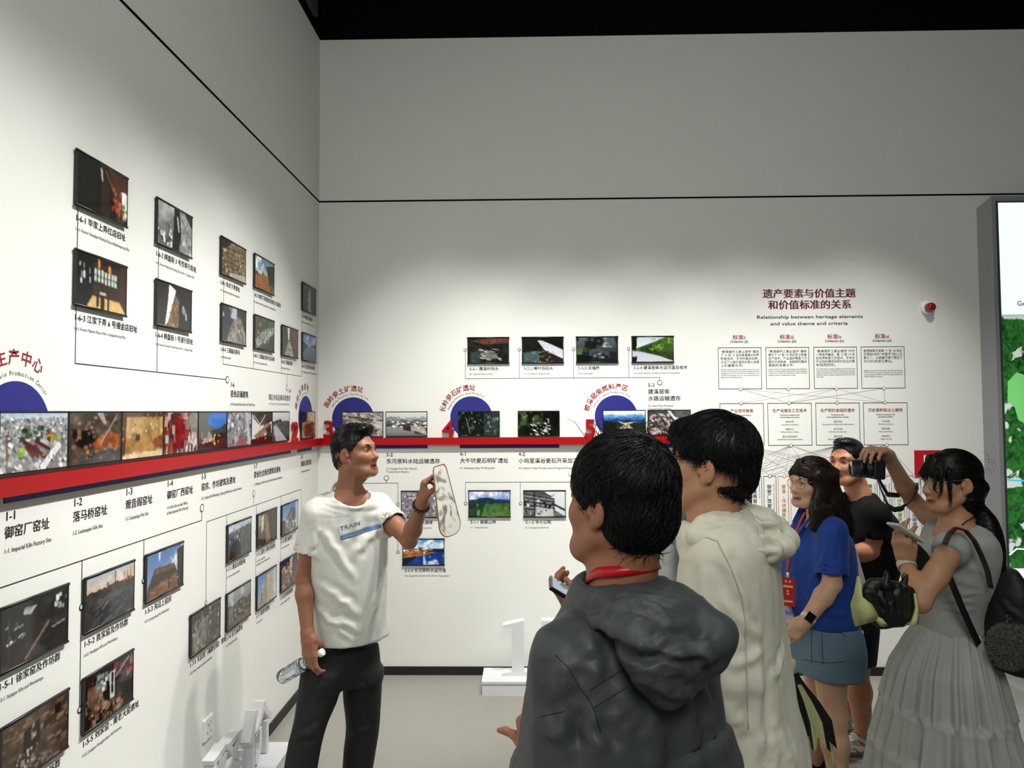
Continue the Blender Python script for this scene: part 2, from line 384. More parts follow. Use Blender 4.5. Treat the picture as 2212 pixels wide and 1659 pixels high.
headcap('L', (-2.3164, 1.4622)[0], '1-3', '观音阁窑址', 'Guanyinge Kiln Site')
headcap('L', (-2.0267, 1.4607)[0], '1-4', '御窑厂西窑址', 'Kiln Site on the West|of the Imperial Kiln Factory')
headcap('L', (-1.7322, 1.4586)[0], '1-5', '窑房、作坊建筑及遗址', 'Civilian Kiln Workshops, Shaping Workshops and their Remains')
headcap('L', (-1.1362, 1.4568)[0], '1-7', '瓷业社会组织建筑及遗址', 'Buildings and Sites Related to Porcelain Industry Organizations')
headcap('L', (-0.3674, 1.4544)[0], '2-1', '湖田古瓷窑址', 'Hutian Ancient Kiln Site')
headcap('L', (-1.4382, 1.8771)[0], '1-6', '瓷业店铺建筑', 'Porcelain Industry Shops and Trade Houses', (-1.4381, 1.8757)[1])
caption('L', '1-8', [('1-8', (-0.6117, 1.8697)[0], (-0.6117, 1.8697)[1], 0.0345), ('镇区水陆运输系统遗存', (-0.9349, 1.8242)[0], (-0.9349, 1.8242)[1], 0.0365, dict(fit=0.36)), ('1-8. Town Area Transportation System Remains', (-0.9343, 1.7953)[0], (-0.9343, 1.7953)[1], 0.0185, dict(mi=1, fit=0.345))], 'large caption 1-8 printed on the left wall near the corner')
headcap('B', (0.464, 1.4528)[0], '3-2', '东河原料水陆运输遗存', 'Donghe River Raw Material|Transportation Remains', 1.452)
headcap('B', 0.963, '4-1', '大午坑瓷石明矿遗址', 'Dawukeng Open Pit Mining Site', 1.454)
headcap('B', (1.3582, 1.4524)[0], '4-2', '小坞里溪谷瓷石开采加工遗址', 'Xiaowuli Valley Porcelain Stone Mining and Processing Site', 1.452)
headcap('B', (2.233, 1.9126)[0], '5-2', '建溪窑柴|水路运输遗存', 'Jianxi River Firewood|Transportation Remains', (2.233, 1.9126)[1])

# arc lettering over the discs
def arc(wall, a, z, r, s, em, mi, a0, a1, bold=0.0, m=None, wide=1.0):
    W = WALL[wall]; n = len(s)
    for i, ch in enumerate(s):
        if ch == ' ': continue
        th = math.radians(a0 + (a1 - a0) * (i / max(1, n - 1))); co, fs = glyphs(ch, 2, bold)
        if not len(co): continue
        cx = (co[:, 0].min() + co[:, 0].max()) / 2; c, si = math.cos(th - math.pi / 2), math.sin(th - math.pi / 2)
        vs = []
        for p in co:
            u = (p[0] - cx) * em * wide; v = p[1] * em + r
            vs.append(W(a + u * c - v * si, z + u * si + v * c, 0.0012))
        m.add(vs, fs, mi)
def arccap(wall, a, z, zh, en, az, ae, label, ez=0.044, rz=0.186, re_=0.158):
    m = MB(); arc(wall, a, z, rz, zh, ez, 2, *az, bold=0.012, m=m); arc(wall, a, z, re_, en, 0.019, 1, *ae, m=m, wide=0.9)
    o = m.build('arched_title', INKS, origin=WALL[wall](a, z, 0), fix=False); tag(o, label, 'caption', 'arched titles over the blue discs')
arccap('L', -2.862, 1.700, '景德镇瓷业生产中心', 'Jingdezhen Porcelain Production Center', (176, 66), (172, 42), 'arched red title over the blue disc at the left end of the ledge', 0.046, 0.192)
arccap('L', -0.278, 1.715, '湖田古瓷窑址', 'Hutian Ancient Kiln Site', (158, 78), (150, 72), 'arched red title over the blue disc by the corner')
arccap('B', 0.238, 1.711, '高岭瓷土矿遗址', 'Gaoling Porcelain Clay Mining Site', (152, 76), (150, 52), 'arched red title above the head of the man in the white T-shirt')
arccap('B', 1.041, 1.713, '长岭瓷石矿遗址', 'Changling Porcelain Stone Mining Site', (163, 88), (160, 58), 'arched red title over the blue disc by the red numeral 4')
arccap('B', 2.017, 1.714, '蛟潭窑柴燃料产区', 'Jiaotan Firewood Production Area', (163, 72), (157, 55), 'arched red title over the blue disc by the red numeral 5')

# ---------------------------------------------------------------- connector lines
M_LINE = mat('line_black', (30, 28, 28), 0.7, noise=0.02)
def connector(wall, segs, rings, label, w=0.0030, group='connector lines between captions and photographs', M=None, name='connector_line'):
    W = WALL[wall]; m = MB()
    for (a0, z0, a1, z1) in segs:
        d = Vector((a1 - a0, z1 - z0)); n = Vector((-d.y, d.x)).normalized() * w / 2; t = 0.0012
        m.quad(W(a0 + n.x, z0 + n.y, t), W(a0 - n.x, z0 - n.y, t), W(a1 - n.x, z1 - n.y, t), W(a1 + n.x, z1 + n.y, t))
    for (a, z, r) in rings:
        k = 28; t = 0.0016
        for j in range(k):
            c0, c1 = 2 * math.pi * j / k, 2 * math.pi * (j + 1) / k; ri, ro = r - w * 0.7, r + w * 0.7
            m.quad(*[W(a + rr * math.cos(c), z + rr * math.sin(c), t) for rr, c in ((ri, c0), (ro, c0), (ro, c1), (ri, c1))])
        m.add([W(a + (r - w * 0.7) * math.cos(2 * math.pi * j / k), z + (r - w * 0.7) * math.sin(2 * math.pi * j / k), 0.0014) for j in range(k)], [tuple(range(k))], 1)
    o = m.build(name, [M or M_LINE, M_WALL], origin=W(segs[0][0] if segs else rings[0][0], segs[0][1] if segs else rings[0][1], 0), fix=False)
    return tag(o, label, 'wall graphic', group)
def seg(p, q): return (p[0], p[1], q[0], q[1])
SR, BRr = 0.009, 0.0155
p1, p2, p3 = (-2.6085, 1.9121), (-2.1152, 1.9094), (-1.4802, 1.9041)
zz = (p1[1] + p2[1] + p3[1]) / 3
connector('L', [(p1[0], zz, p3[0] - .01, zz), (p1[0], zz, p1[0], (-2.6138, 2.5072)[1]), (p2[0], zz, p2[0], (-2.121, 2.5023)[1])],
          [(p1[0], (-2.6139, 2.5099)[1], SR), (p1[0], (-2.6115, 2.1912)[1], SR), (p2[0], (-2.1212, 2.5069)[1], SR), (p2[0], (-2.119, 2.1881)[1], SR), (p3[0] + .006, zz, BRr)],
          'black connector line of branch 1-6 high on the left wall')
p1, p2, p3, p4 = (-1.5243, 1.9844), (-1.1543, 1.9811), (-0.7351, 1.9766), (-0.3652, 1.9746)
zz = (p1[1] + p2[1] + p3[1] + p4[1]) / 4; px = (-0.6371, 1.9757)[0]
connector('L', [(p1[0], zz, p4[0], zz), (p1[0], zz, p1[0], (-1.5331, 2.4991)[1]), (p2[0], zz, p2[0], (-1.1661, 2.4967)[1]), (p3[0], zz, p3[0], (-0.7393, 2.1754)[1]), (p4[0], zz, p4[0], (-0.3683, 2.4884)[1]), (px, zz, px, (-0.6358, 1.9124)[1])],
          [(p1[0], (-1.5313, 2.5028)[1], SR), (p1[0], (-1.5273, 2.1831)[1], SR), (p2[0], (-1.1638, 2.4998)[1], SR), (p2[0], (-1.1588, 2.1802)[1], SR), (p3[0], (-0.7393, 2.1784)[1], SR), (p4[0], (-0.3649, 2.4944)[1], SR), (p4[0], (-0.3622, 2.1757)[1], SR), (px, (-0.6355, 1.8981)[1], BRr)],
          'black connector line of branch 1-8 high on the left wall near the corner', 0.0024)
p0, p1, p2, p3, p4 = (-2.9062, 1.2864), (-2.5552, 1.2816), (-2.1906, 1.28), (-1.7233, 1.2748), (-1.7278, 1.3392)
connector('L', [(p0[0] - 0.6, p0[1], p3[0], p0[1]), (p3[0], p0[1], p3[0], p4[1] - .015), (p1[0], p0[1], p1[0], (-2.5524, 0.8288)[1]), (p2[0], p0[1], p2[0], (-2.1889, 1.145)[1])],
          [(p3[0], p4[1], BRr), (p1[0], (-2.5541, 1.1403)[1], SR), (p1[0], (-2.5529, 0.8209)[1], SR), (p2[0], (-2.1887, 1.1369)[1], SR)],
          'black connector line of branch 1-5 low on the left wall')
q1, q2, q3, q4, q5 = (-1.6752, 1.2763), (-1.465, 1.2729), (-1.098, 1.2694), (-0.7228, 1.2705), (-0.3551, 1.2679)
zz = (q1[1] + q2[1] + q3[1] + q4[1]) / 4; qh = (-1.1334, 1.3343)
connector('L', [(q1[0], zz, q5[0], zz), (q1[0], zz, q1[0], (-1.6736, 0.9279)[1]), (q2[0], zz, q2[0], (-1.4654, 0.8209)[1]), (q3[0], zz, q3[0], (-1.0998, 0.8205)[1]), (q4[0], zz, q4[0], (-0.7328, 0.8192)[1]), (q5[0], zz, q5[0], zz - .5), (qh[0], zz, qh[0], qh[1] - .015)],
          [(q1[0], (-1.6734, 0.9183)[1], SR), (q2[0], (-1.4681, 1.1327)[1], SR), (q2[0], (-1.4652, 0.812)[1], SR), (q3[0], (-1.0948, 1.1307)[1], SR), (q3[0], (-1.0996, 0.8107)[1], SR), (q4[0], (-0.7247, 1.1286)[1], SR), (q4[0], (-0.7325, 0.8084)[1], SR), (qh[0], qh[1], BRr)],
          'black connector line of branch 1-7 low on the left wall beside the white T-shirt', 0.0024)
r1_, r2_, r3_, r4_, r5_ = (1.0016, 1.9752), (1.368, 1.974), (1.7352, 1.9735), (2.1062, 1.9743), (2.3133, 1.9746)
zz = r1_[1]; rz_ = (1.0022, 2.1696)[1]; hd = (2.3128, 1.9398)
connector('B', [(r1_[0], zz, r5_[0], zz)] + [(r[0], zz, r[0], rz_ - SR) for r in (r1_, r2_, r3_, r4_)] + [(r5_[0], zz, r5_[0], hd[1] + .015)],
          [(r[0], rz_, SR) for r in (r1_, r2_, r3_, r4_)] + [(hd[0], hd[1], BRr)], 'black connector line of branch 5-2 on the back wall', 0.0026)
r1_, r2_, r3_ = (1.0008, 1.2762), (1.3696, 1.275), (1.7115, 1.276)
connector('B', [(r1_[0], r1_[1], r3_[0] + 0.25, r1_[1]), (r1_[0], r1_[1], r1_[0], (1.0004, 1.1439)[1]), (r2_[0], r1_[1], r2_[0], (1.3688, 1.1439)[1])],
          [(r1_[0], (1.0004, 1.1338)[1], SR), (r2_[0], (1.3688, 1.1328)[1], SR)], 'black connector line of branch 5-1 on the back wall above the grey jacket', 0.0026)
r1_, r2_ = (0.5436, 1.2722), (0.4654, 1.2725)
connector('B', [(r2_[0] - 0.28, r1_[1], r1_[0], r1_[1]), (r1_[0], r1_[1], r1_[0], (0.5406, 0.8217)[1]), (r2_[0], r1_[1], r2_[0], (0.4653, 1.2894)[1])],
          [(r1_[0], (0.5437, 1.1307)[1], SR), (r1_[0], (0.5406, 0.8106)[1], SR), (r2_[0], (0.4653, 1.3074)[1], BRr)], 'black connector line of branch 3-2 behind the raised arm of the man in white', 0.0026)


# ---------------------------------------------------------------- the framed photographs
def hx(c): return np.array([int(c[i:i+2], 16) for i in (0, 2, 4)], float) / 255.0
class Paint:
    def __init__(s, seed, W=72, H=45):
        s.W, s.H = W, H; s.r = np.random.RandomState(seed); s.c = np.zeros((H, W, 3)) + 0.1
        y, x = np.mgrid[0:H, 0:W]; s.x = (x + 0.5) / W; s.y = (y + 0.5) / H
    def nz(s, sc, oct_=4):
        out = np.zeros((s.H, s.W)); amp = 1.0; tot = 0
        for o in range(oct_):
            n = max(2, int(sc * 2 ** o)); g = s.r.rand(n + 2, int(n * 1.6) + 3)
            u = s.x * (g.shape[1] - 2); v = s.y * (g.shape[0] - 2); iu = u.astype(int); iv = v.astype(int); fu = u - iu; fv = v - iv
            fu = fu * fu * (3 - 2 * fu); fv = fv * fv * (3 - 2 * fv)
            out += amp * ((g[iv, iu] * (1 - fu) + g[iv, iu + 1] * fu) * (1 - fv) + (g[iv + 1, iu] * (1 - fu) + g[iv + 1, iu + 1] * fu) * fv); tot += amp; amp *= 0.55
        return out / tot
    def G(s, a, b, y0=0.0, y1=1.0):
        t = np.clip((s.y - y0) / (y1 - y0), 0, 1)[..., None]; m = (s.y >= y0 - 1e-6) & (s.y <= y1)
        s.c[m] = (hx(a) * (1 - t) + hx(b) * t)[m]
    def _mask(s, pts):
        m = np.zeros((s.H, s.W), bool); n = len(pts)
        for i in range(n):
            (xa, ya), (xb, yb) = pts[i], pts[(i + 1) % n]
            if ya == yb: continue
            k = ((ya > s.y) != (yb > s.y)) & (s.x < (xb - xa) * (s.y - ya) / (yb - ya) + xa); m ^= k
        return m
    def P(s, c, pts, nz=0.15):
        m = s._mask(pts); k = (1 - nz + 2 * nz * s.nz(9, 3))[..., None]; s.c[m] = (hx(c) * k)[m]
    def N(s, amp, sc=6): s.c *= (1 - amp + 2 * amp * s.nz(sc))[..., None]
    def M(s, c, y0, amp, sc=3, y1=1.0, nz=0.25):
        g = s.nz(sc, 4)[s.H // 2]; m = (s.y > (y0 + amp * (0.5 - g))) & (s.y <= y1)
        k = (1 - nz + 2 * nz * s.nz(10, 3))[..., None]; s.c[m] = (hx(c) * k)[m]
    def B(s, cols, n, sx, sy, x0=0.0, y0=0.0, x1=1.0, y1=1.0, ang=0.0):
        cols = cols.split()
        for i in range(n):
            cx, cy = x0 + (x1 - x0) * s.r.rand(), y0 + (y1 - y0) * s.r.rand(); f = 0.5 + s.r.rand(); dx, dy = s.x - cx, (s.y - cy) * 0.62
            u, v = dx * math.cos(ang) + dy * math.sin(ang), -dx * math.sin(ang) + dy * math.cos(ang)
            m = (abs(u) < sx * f / 2) & (abs(v) < sy * f / 2); s.c[m] = hx(cols[s.r.randint(len(cols))]) * (0.75 + 0.5 * s.r.rand())
    def S(s, c, x0, y0, x1, y1, w):
        dx, dy = x1 - x0, y1 - y0; t = np.clip(((s.x - x0) * dx + (s.y - y0) * dy) / (dx * dx + dy * dy), 0, 1)
        m = (s.x - x0 - t * dx) ** 2 + ((s.y - y0 - t * dy) * 0.62) ** 2 < (w / 2) ** 2; s.c[m] = hx(c)
    def C(s, c, thr, sc=3, x0=0.0, y0=0.0, x1=1.0, y1=1.0):
        n = s.nz(sc, 5); m = (n > thr) & (s.x >= x0) & (s.x <= x1) & (s.y >= y0) & (s.y <= y1)
        a = np.clip((n - thr) / 0.12, 0, 1)[..., None]; s.c = np.where(m[..., None], s.c * (1 - a) + hx(c) * a, s.c)
def print_mat():
    m = mat('photo_print', (128, 128, 128), 0.07, vcol=True, spec=0.4, coat=0.0)
    return m
M_PRINT = print_mat()
M_FRAME = mat('frame_black', (16, 16, 17), 0.35, noise=0.05)
M_SIDE = mat('frame_side_grey', (88, 88, 86), 0.5, noise=0.05)
PT = 0.012
def picture(wall, tl, num, desc, ops, w=0.281, h=0.173, bars=True, res=(72, 45)):
    W = WALL[wall]; a, z = tl; side = 'left' if wall == 'L' else 'back'
    root = thing('framed_photograph', desc, 'photograph', W(a + w / 2, z - h, 0), 'framed photographs on the ' + side + ' wall')
    def bx(mb, a0, z0, a1, z1, t0, t1):
        p = [W(aa, zz, t) for t in (t0, t1) for aa, zz in ((a0, z0), (a1, z0), (a1, z1), (a0, z1))]
        mb.add(p, [(0, 3, 2, 1), (4, 5, 6, 7), (0, 1, 5, 4), (1, 2, 6, 5), (2, 3, 7, 6), (3, 0, 4, 7)])
    b = MB(); bx(b, a + 0.004, z - h + 0.003, a + w - 0.004, z - 0.003, 0, PT - 0.002); b.build('backing_board', M_SIDE, root)
    f = MB(); e = 0.004
    bx(f, a, z - h, a + e, z, 0.002, PT + 0.001); f.build('side_rail', M_FRAME, root); f = MB(); bx(f, a + w - e, z - h, a + w, z, 0.002, PT + 0.001); f.build('side_rail', M_FRAME, root)
    for zz, nm in ((z, 'top_rail'), (z - h, 'bottom_rail')):
        t = MB(); ex = 0.003 if bars else 0.0; t.tube([W(a - ex, zz, PT - 0.002), W(a + w + ex, zz, PT - 0.002)], 0.005, 8) if bars else bx(t, a, zz - 0.003, a + w, zz + 0.002, 0.002, PT + 0.001)
        t.build(nm, M_FRAME, root)
    pt = Paint(abs(hash_(num)) % 10000, *res)
    for op in ops: getattr(pt, op[0])(*op[1:])
    img = s2l(np.clip(pt.c, 0, 1) * 255); H_, W_ = img.shape[:2]
    a0, a1, z1, z0 = a + e, a + w - e, z - 0.004, z - h + 0.004
    us = np.linspace(0, 1, W_ + 1); vsx = np.linspace(0, 1, H_ + 1)
    verts = [W(a0 + (a1 - a0) * u, z1 + (z0 - z1) * v, PT) for v in vsx for u in us]
    n = W_ + 1; faces = [(j*n+i, (j+1)*n+i, (j+1)*n+i+1, j*n+i+1) for j in range(H_) for i in range(W_)]
    o = MB().add(verts, faces).build('print', M_PRINT, root, fix=False)
    pad = np.pad(img, ((1, 1), (1, 1), (0, 0)), 'edge'); vc = (pad[:-1, :-1] + pad[1:, :-1] + pad[:-1, 1:] + pad[1:, 1:]) / 4
    ca = o.data.color_attributes.new('Col', 'FLOAT_COLOR', 'POINT')
    ca.data.foreach_set('color', np.concatenate([vc.reshape(-1, 3), np.ones((vc.shape[0] * vc.shape[1], 1))], 1).ravel())
    return root
def hash_(s):
    v = 7
    for ch in s: v = (v * 131 + ord(ch)) % 1000003
    return v
def pic(wall, tl, num, desc, zh, en, ops, **k):
    picture(wall, tl, num, desc, ops, **k); subcap(wall, tl, num, zh, en, k.get('h', 0.173))
S_ = 1.0294
# upper left wall
R1, R2 = 2.577, 2.262
pic('L', (-2.633, 2.578), '1-6-1', 'framed photograph of a dark shop front with hanging red ornaments, above caption 1-6-1', '毕家上弄红店旧址', 'Former Overglaze Painting Shop at Bijiashangnong Alley',
    [('G', '0b0a08', '120e0a'), ('P', '161210', [(.0, 0), (.35, 0), (.35, 1), (0, 1)]), ('P', '2a1c14', [(.45, 0), (.62, 0), (.62, 1), (.45, 1)]), ('S', 'b9b0a0', .45, .1, .47, .3, .03), ('P', 'e8e6e0', [(.88, .35), (1, .3), (1, .75), (.9, .7)]), ('P', '4a2c1c', [(.6, 0), (1, 0), (1, .35), (.85, .3), (.95, 1), (.8, 1)]),
     ('S', '6a4430', .55, .1, .95, .9, .03), ('B', 'a03a1c c8601e 7a2414 e0a050', 26, .03, .05, .66, .35, .88, .85), ('B', '8aa050 b0c070 e0e0d0', 12, .03, .05, .92, .5, 1, .9), ('B', 'e8e0d0', 6, .015, .03, .6, .4, .9, .8), ('N', .3, 8)])
pic('L', (-2.630, 2.264), '1-6-3', 'framed photograph of a room with lattice windows, lanterns and round stools, above caption 1-6-3', '江家下弄 6 号细金店旧址', 'Former Pigment Shop at No. 6, Jiangjiaxianong Alley',
    [('G', '15100c', '1a120c'), ('P', '2c2018', [(.3, .1), (.85, .12), (.85, .75), (.3, .75)]), ('P', 'b8c2b4', [(.32, .22), (.8, .25), (.8, .5), (.32, .46)])] + [('S', '14100c', .32 + i * .069, .18, .32 + i * .069, .52, .018) for i in range(8)] + [('S', '14100c', .3, .35, .82, .38, .015), ('P', '3a2418', [(.85, .05), (1, 0), (1, 1), (.85, .8)]), ('P', 'c8a468', [(.3, .78), (.85, .78), (1, 1), (.2, 1)]), ('P', '0c0a08', [(0, 0), (.3, .1), (.3, .75), (.2, 1), (0, 1)]),
     ('B', 'e0e0d8 708090', 8, .02, .06, .05, .2, .25, .6), ('S', 'd08030', .42, .06, .42, .16, .045), ('S', 'd08030', .64, .12, .64, .22, .045), ('S', '14100c', .5, .7, .5, .95, .09), ('S', 'c0b8a0', .46, .69, .56, .69, .03), ('S', '181410', .4, .8, .4, .95, .05), ('S', '181410', .62, .82, .62, .97, .05)])
pic('L', (-2.149, 2.573), '1-6-2', 'framed black and white photograph of weathered gable walls, above caption 1-6-2', '棋盘街 3 号茭草行旧址', 'Former Paddy Straw Packing Shop at No. 3, Qipanjie Alley',
    [('G', 'a4a4a4', '5a5a5a'), ('N', .5, 4), ('P', '181818', [(.46, 0), (.66, 0), (.7, .4), (.6, 1), (.42, 1)]), ('P', '8c8c8c', [(.62, 0), (.78, 0), (1, .4), (1, 1), (.72, 1)], .5), ('S', 'b8b8b8', .56, .2, .6, .5, .04), ('P', '2a2a2a', [(.78, 0), (1, 0), (1, .3)], .3), ('C', 'e0e0e0', .62, 5, .7, .3, 1, 1), ('B', '303030 e0e0e0', 40, .03, .05, 0, .6, .4, 1), ('P', '808080', [(.62, .85), (.8, .8), (.85, .95), (.65, 1)])])
pic('L', (-2.145, 2.261), '1-6-4', 'framed photograph of a narrow brick alley under a strip of bright sky, above caption 1-6-4', '棋盘街 1 号瓷行旧址', 'Former Porcelain Trade House at No. 1, Qipanjie Alley',
    [('G', '1c1814', '241c16'), ('N', .4, 5), ('P', 'ece8e0', [(.33, 0), (.52, .1), (.45, .35), (.3, .9), (.22, 1), (.3, .4)], .05), ('P', '6a5038', [(.5, .2), (.62, .35), (.6, 1), (.28, 1)], .4), ('B', '8a6a48 4a3828', 40, .04, .02, .35, .4, .6, 1), ('P', '141010', [(.62, .1), (1, .2), (1, 1), (.62, 1)], .4), ('B', '9090a8 606478', 6, .04, .08, .72, .4, .85, .7), ('S', '101010', .52, 0, .95, .4, .1)])
pic('L', (-1.576, 2.567), '1-8-1', 'framed photograph of stepped brown stone courses, above caption 1-8-1', '朱氏下弄遗址', 'Zhushixianong Alley Archaeological Site',
    [('G', '7a6a50', '5c4c38'), ('N', .45, 8)] + [('S', '3a3024', 0, .25 + i * .13, 1, .15 + i * .13, .02) for i in range(7)] + [('B', '94805e 6c5c44 a89878', 60, .08, .03), ('P', '1e1c1a', [(0, 0), (.4, 0), (.2, .2), (0, .3)]), ('P', 'a8a496', [(.3, .9), (1, .8), (1, 1), (.3, 1)])])
pic('L', (-1.1732, 2.5764), '1-8-2', 'framed photograph of orange bare earth beside bushes under a blue sky, above caption 1-8-2', '刘家下弄遗址及刘家大沟遗存', 'Liujiaxianong Alley Archaeological Site and Drainage Remains',
    [('G', '6a88a8', 'a8b4bc', 0, .5), ('C', 'e8ecec', .5, 3, 0, 0, .7, .4), ('G', 'a06a34', '8a5424', .5, 1), ('P', '1c2a1a', [(.55, .2), (1, .05), (1, .8), (.75, .75)], .5), ('P', '2e3c22', [(0, .5), (.4, .45), (.4, .55), (0, .6)], .4), ('P', '4a5a2c', [(.6, .7), (1, .75), (1, 1), (.9, 1)], .4), ('P', 'd8d4c8', [(.15, .42), (.35, .4), (.35, .52), (.15, .54)]), ('N', .2, 9)])
pic('L', (-1.565, 2.257), '1-8-4', 'framed photograph of a pale rock slab running into dark water, above caption 1-8-4', '三闾庙古码头', 'Sanlümiao Wharf',
    [('G', '20242e', '2c3440'), ('P', '76706a', [(.5, .25), (.75, .2), (1, .75), (1, 1), (.15, 1)], .5), ('C', 'a8b0b8', .5, 2, 0, 0, .6, .3), ('B', '9a8a70 5c5448 b8a888', 45, .08, .02, .3, .45, 1, 1, .5), ('P', '24221e', [(.8, .1), (1, 0), (1, .7)])])
pic('L', (-1.166, 2.2593), '1-8-5', 'framed photograph of a grassy river bank with stone steps, above caption 1-8-5', '三闾庙古码头告示碑', 'Stone Tablet at Sanlümiao Wharf',
    [('G', '3a4836', '2a3028'), ('N', .4, 7), ('P', '7e8478', [(0, .75), (.6, .3), (1, .2), (1, .4), (.1, 1)], .4), ('P', '1c2428', [(.35, 1), (1, .5), (1, 1)], .2), ('B', '8a3034 a04a44', 6, .1, .04, .1, .18, .5, .3), ('B', 'a8ac9c 586050', 40, .05, .02, .1, .35, .9, .8, -.5)])
pic('L', (-0.7524, 2.256), '1-8-6', 'framed photograph of a narrow street between old wooden houses, above caption 1-8-6', '三闾庙古街', 'Sanlümiao Historic Street',
    [('G', '3c3430', '2c2622'), ('N', .35, 6), ('P', 'dcdcd8', [(.3, 0), (.45, 0), (.42, .45), (.36, .45)]), ('P', '5a4034', [(.5, 0), (1, 0), (1, .9), (.5, .5)], .4), ('P', '34302c', [(0, 0), (.3, 0), (.32, .5), (0, .9)], .4), ('P', '8c8880', [(.33, .5), (.48, .5), (.75, 1), (.15, 1)], .4), ('B', 'b0aca0 4a4640', 20, .06, .02, .3, .6, .6, 1)])
pic('L', (-0.3835, 2.5712), '1-8-3', 'framed photograph of a dark lane between stone walls, topmost beside the room corner', '镇区历史街弄', 'Historic Streets and Alleys in the Town Area',
    [('G', '3e403c', '2c2a26'), ('N', .4, 7), ('P', '8c9090', [(.35, .5), (.5, .1), (.6, .1), (.6, 1), (.4, 1)], .3), ('P', '222420', [(.6, 0), (1, 0), (1, 1), (.7, 1)], .4)])
pic('L', (-0.3774, 2.2549), '1-8-7', 'framed photograph of a broad calm river under blue sky, lower one beside the room corner', '昌江瓷业水运河道', 'Changjiang River Waterway for Porcelain Transportation',
    [('G', '4a68a8', '94a8c4', 0, .42), ('C', 'd0d8e4', .55, 3, 0, 0, 1, .35), ('G', '6c7c98', '3c4658', .42, 1), ('P', '2c3430', [(0, .3), (.35, .42), (.3, .5), (0, .75)], .4), ('P', '2a302c', [(.6, .4), (1, .3), (1, .46), (.6, .45)], .4)])
# the row standing on the red ledge, left wall
SB = [-2.940, -2.652, -2.366, -2.083, -1.792, -1.502, -1.204, -0.908, -0.620]
def strip(i, desc, ops, res=(72, 42)): picture('L', (SB[i] + 0.001, 1.757), 'strip%d' % i, desc, ops, w=SB[i + 1] - SB[i] - 0.002, h=0.170, bars=False, res=res)
strip(0, 'photograph of a city from the air with red-brown roofs, first in the ledge row', [('G', '9ab0c8', 'b8c0c4', 0, .1), ('G', '8c8e90', '77787a', .1, 1), ('B', '9aa0a4 70757a c4c8c8 585c60 a09890', 420, .03, .022, 0, .08, 1, .5), ('B', '3c5430 2c4426 4c6038', 30, .06, .035, .3, .26, .75, .5), ('P', '8a8a4c', [(.72, .42), (.9, .4), (.9, .6), (.74, .58)], .2), ('B', 'a8aaa8 8a8c8e 686a6c c8cac8', 160, .05, .035, 0, .5, 1, 1, .5),
    ('P', '6a7078', [(.3, .5), (.5, .46), (.6, .6), (.4, .65)]), ] + [('S', '4a2422', .33 + i * .06, .5 + (i % 3) * .05, .52 + i * .06, .64 + (i % 3) * .07, .05) for i in range(4)] + [('S', '5c2c26', .36 + i * .07, .58 + (i % 2) * .05, .46 + i * .07, .76, .045) for i in range(3)] + [('S', '9a5c30', .73, .3, .73, .4, .04), ('S', 'b07838', .69, .4, .77, .4, .035), ('S', '7a4a30', .09, .4, .1, .95, .022), ('B', 'a0c040 7aa030', 4, .05, .05, .26, .62, .34, .7), ('S', 'd8dad8', .62, .95, .85, .6, .09), ('B', '303030 8a6a4a', 8, .02, .02, .62, .75, .8, .95), ('N', .15, 12)], (110, 64))
strip(1, 'photograph of an excavated trench with dark soil and orange rubble, second in the ledge row', [('G', '3c332c', '4a3e34'), ('N', .45, 6), ('P', '161412', [(0, .3), (.4, .35), (.5, .55), (.3, .75), (.1, .6)], .3), ('P', '8c4c2a', [(.42, .62), (.7, .35), (.95, .45), (1, .7), (.65, .72), (.45, .7)], .4), ('P', '9aa0a2', [(.5, 0), (.62, 0), (.72, .25), (.65, .25)], .3), ('P', '76706a', [(.3, 1), (.6, .72), (1, .7), (1, 1)], .35), ('P', '3c3c3a', [(.2, .8), (1, .72), (1, 1), (.2, 1)], .3), ('B', '7a6656 5c4c40 8c5c3c', 70, .05, .03), ('S', 'b8a890', .92, .05, .5, .75, .008)])
strip(2, 'photograph of a bare ochre excavation floor, third in the ledge row', [('G', 'a88858', '8c6a40'), ('N', .35, 5), ('P', '4c3420', [(0, 0), (1, 0), (1, .08), (.9, .1), (.1, .1), (.06, 1), (0, 1)], .3), ('P', '2a1e16', [(.3, .48), (.42, .47), (.42, .6), (.3, .62)], .2), ('P', '9c7848', [(.3, .7), (.75, .66), (.75, .9), (.3, .92)], .2), ('P', '7a4628', [(.75, .6), (1, .5), (1, .8), (.8, .8)], .5), ('S', '4c3420', .9, .08, .9, .6, .012), ('P', 'c0aa88', [(0, .92), (1, .86), (1, 1), (0, 1)], .2), ('B', 'b89868 7a5a34', 40, .04, .03)])
strip(3, 'photograph of reddish kiln remains seen from above, fourth in the ledge row', [('G', '5a2c26', '6c3a2c'), ('N', .4, 6), ('B', 'a88470 7a3028 c8b09a 4a1c1a 8c9498', 90, .08, .12), ('P', '74161a', [(.3, .1), (.55, .15), (.65, .7), (.4, .95), (.3, .6)], .3), ('B', 'd0c4b4 585c64', 24, .03, .1, .6, .6, 1, 1), ('P', '6c6e6a', [(.7, 0), (1, 0), (1, .5), (.8, .5)], .3)])
strip(4, 'photograph with a blue sky over dark roofs and kiln chimneys, fifth in the ledge row', [('G', '50544e', '40443e'), ('P', '2a66b8', [(.4, 0), (1, 0), (1, .45), (.7, .5), (.3, .3)], .1), ('P', '1c1a18', [(.4, .5), (.7, .45), (1, .3), (1, 1), (.5, 1)], .4), ('B', 'b8b4a0 80705c', 16, .04, .1, .1, .6, .45, .9), ('P', '3c2420', [(0, .85), (1, .7), (1, 1), (0, 1)], .3), ('B', 'c86a30 e0c8a0', 10, .05, .03, .5, .5, .8, .95, -.6)])
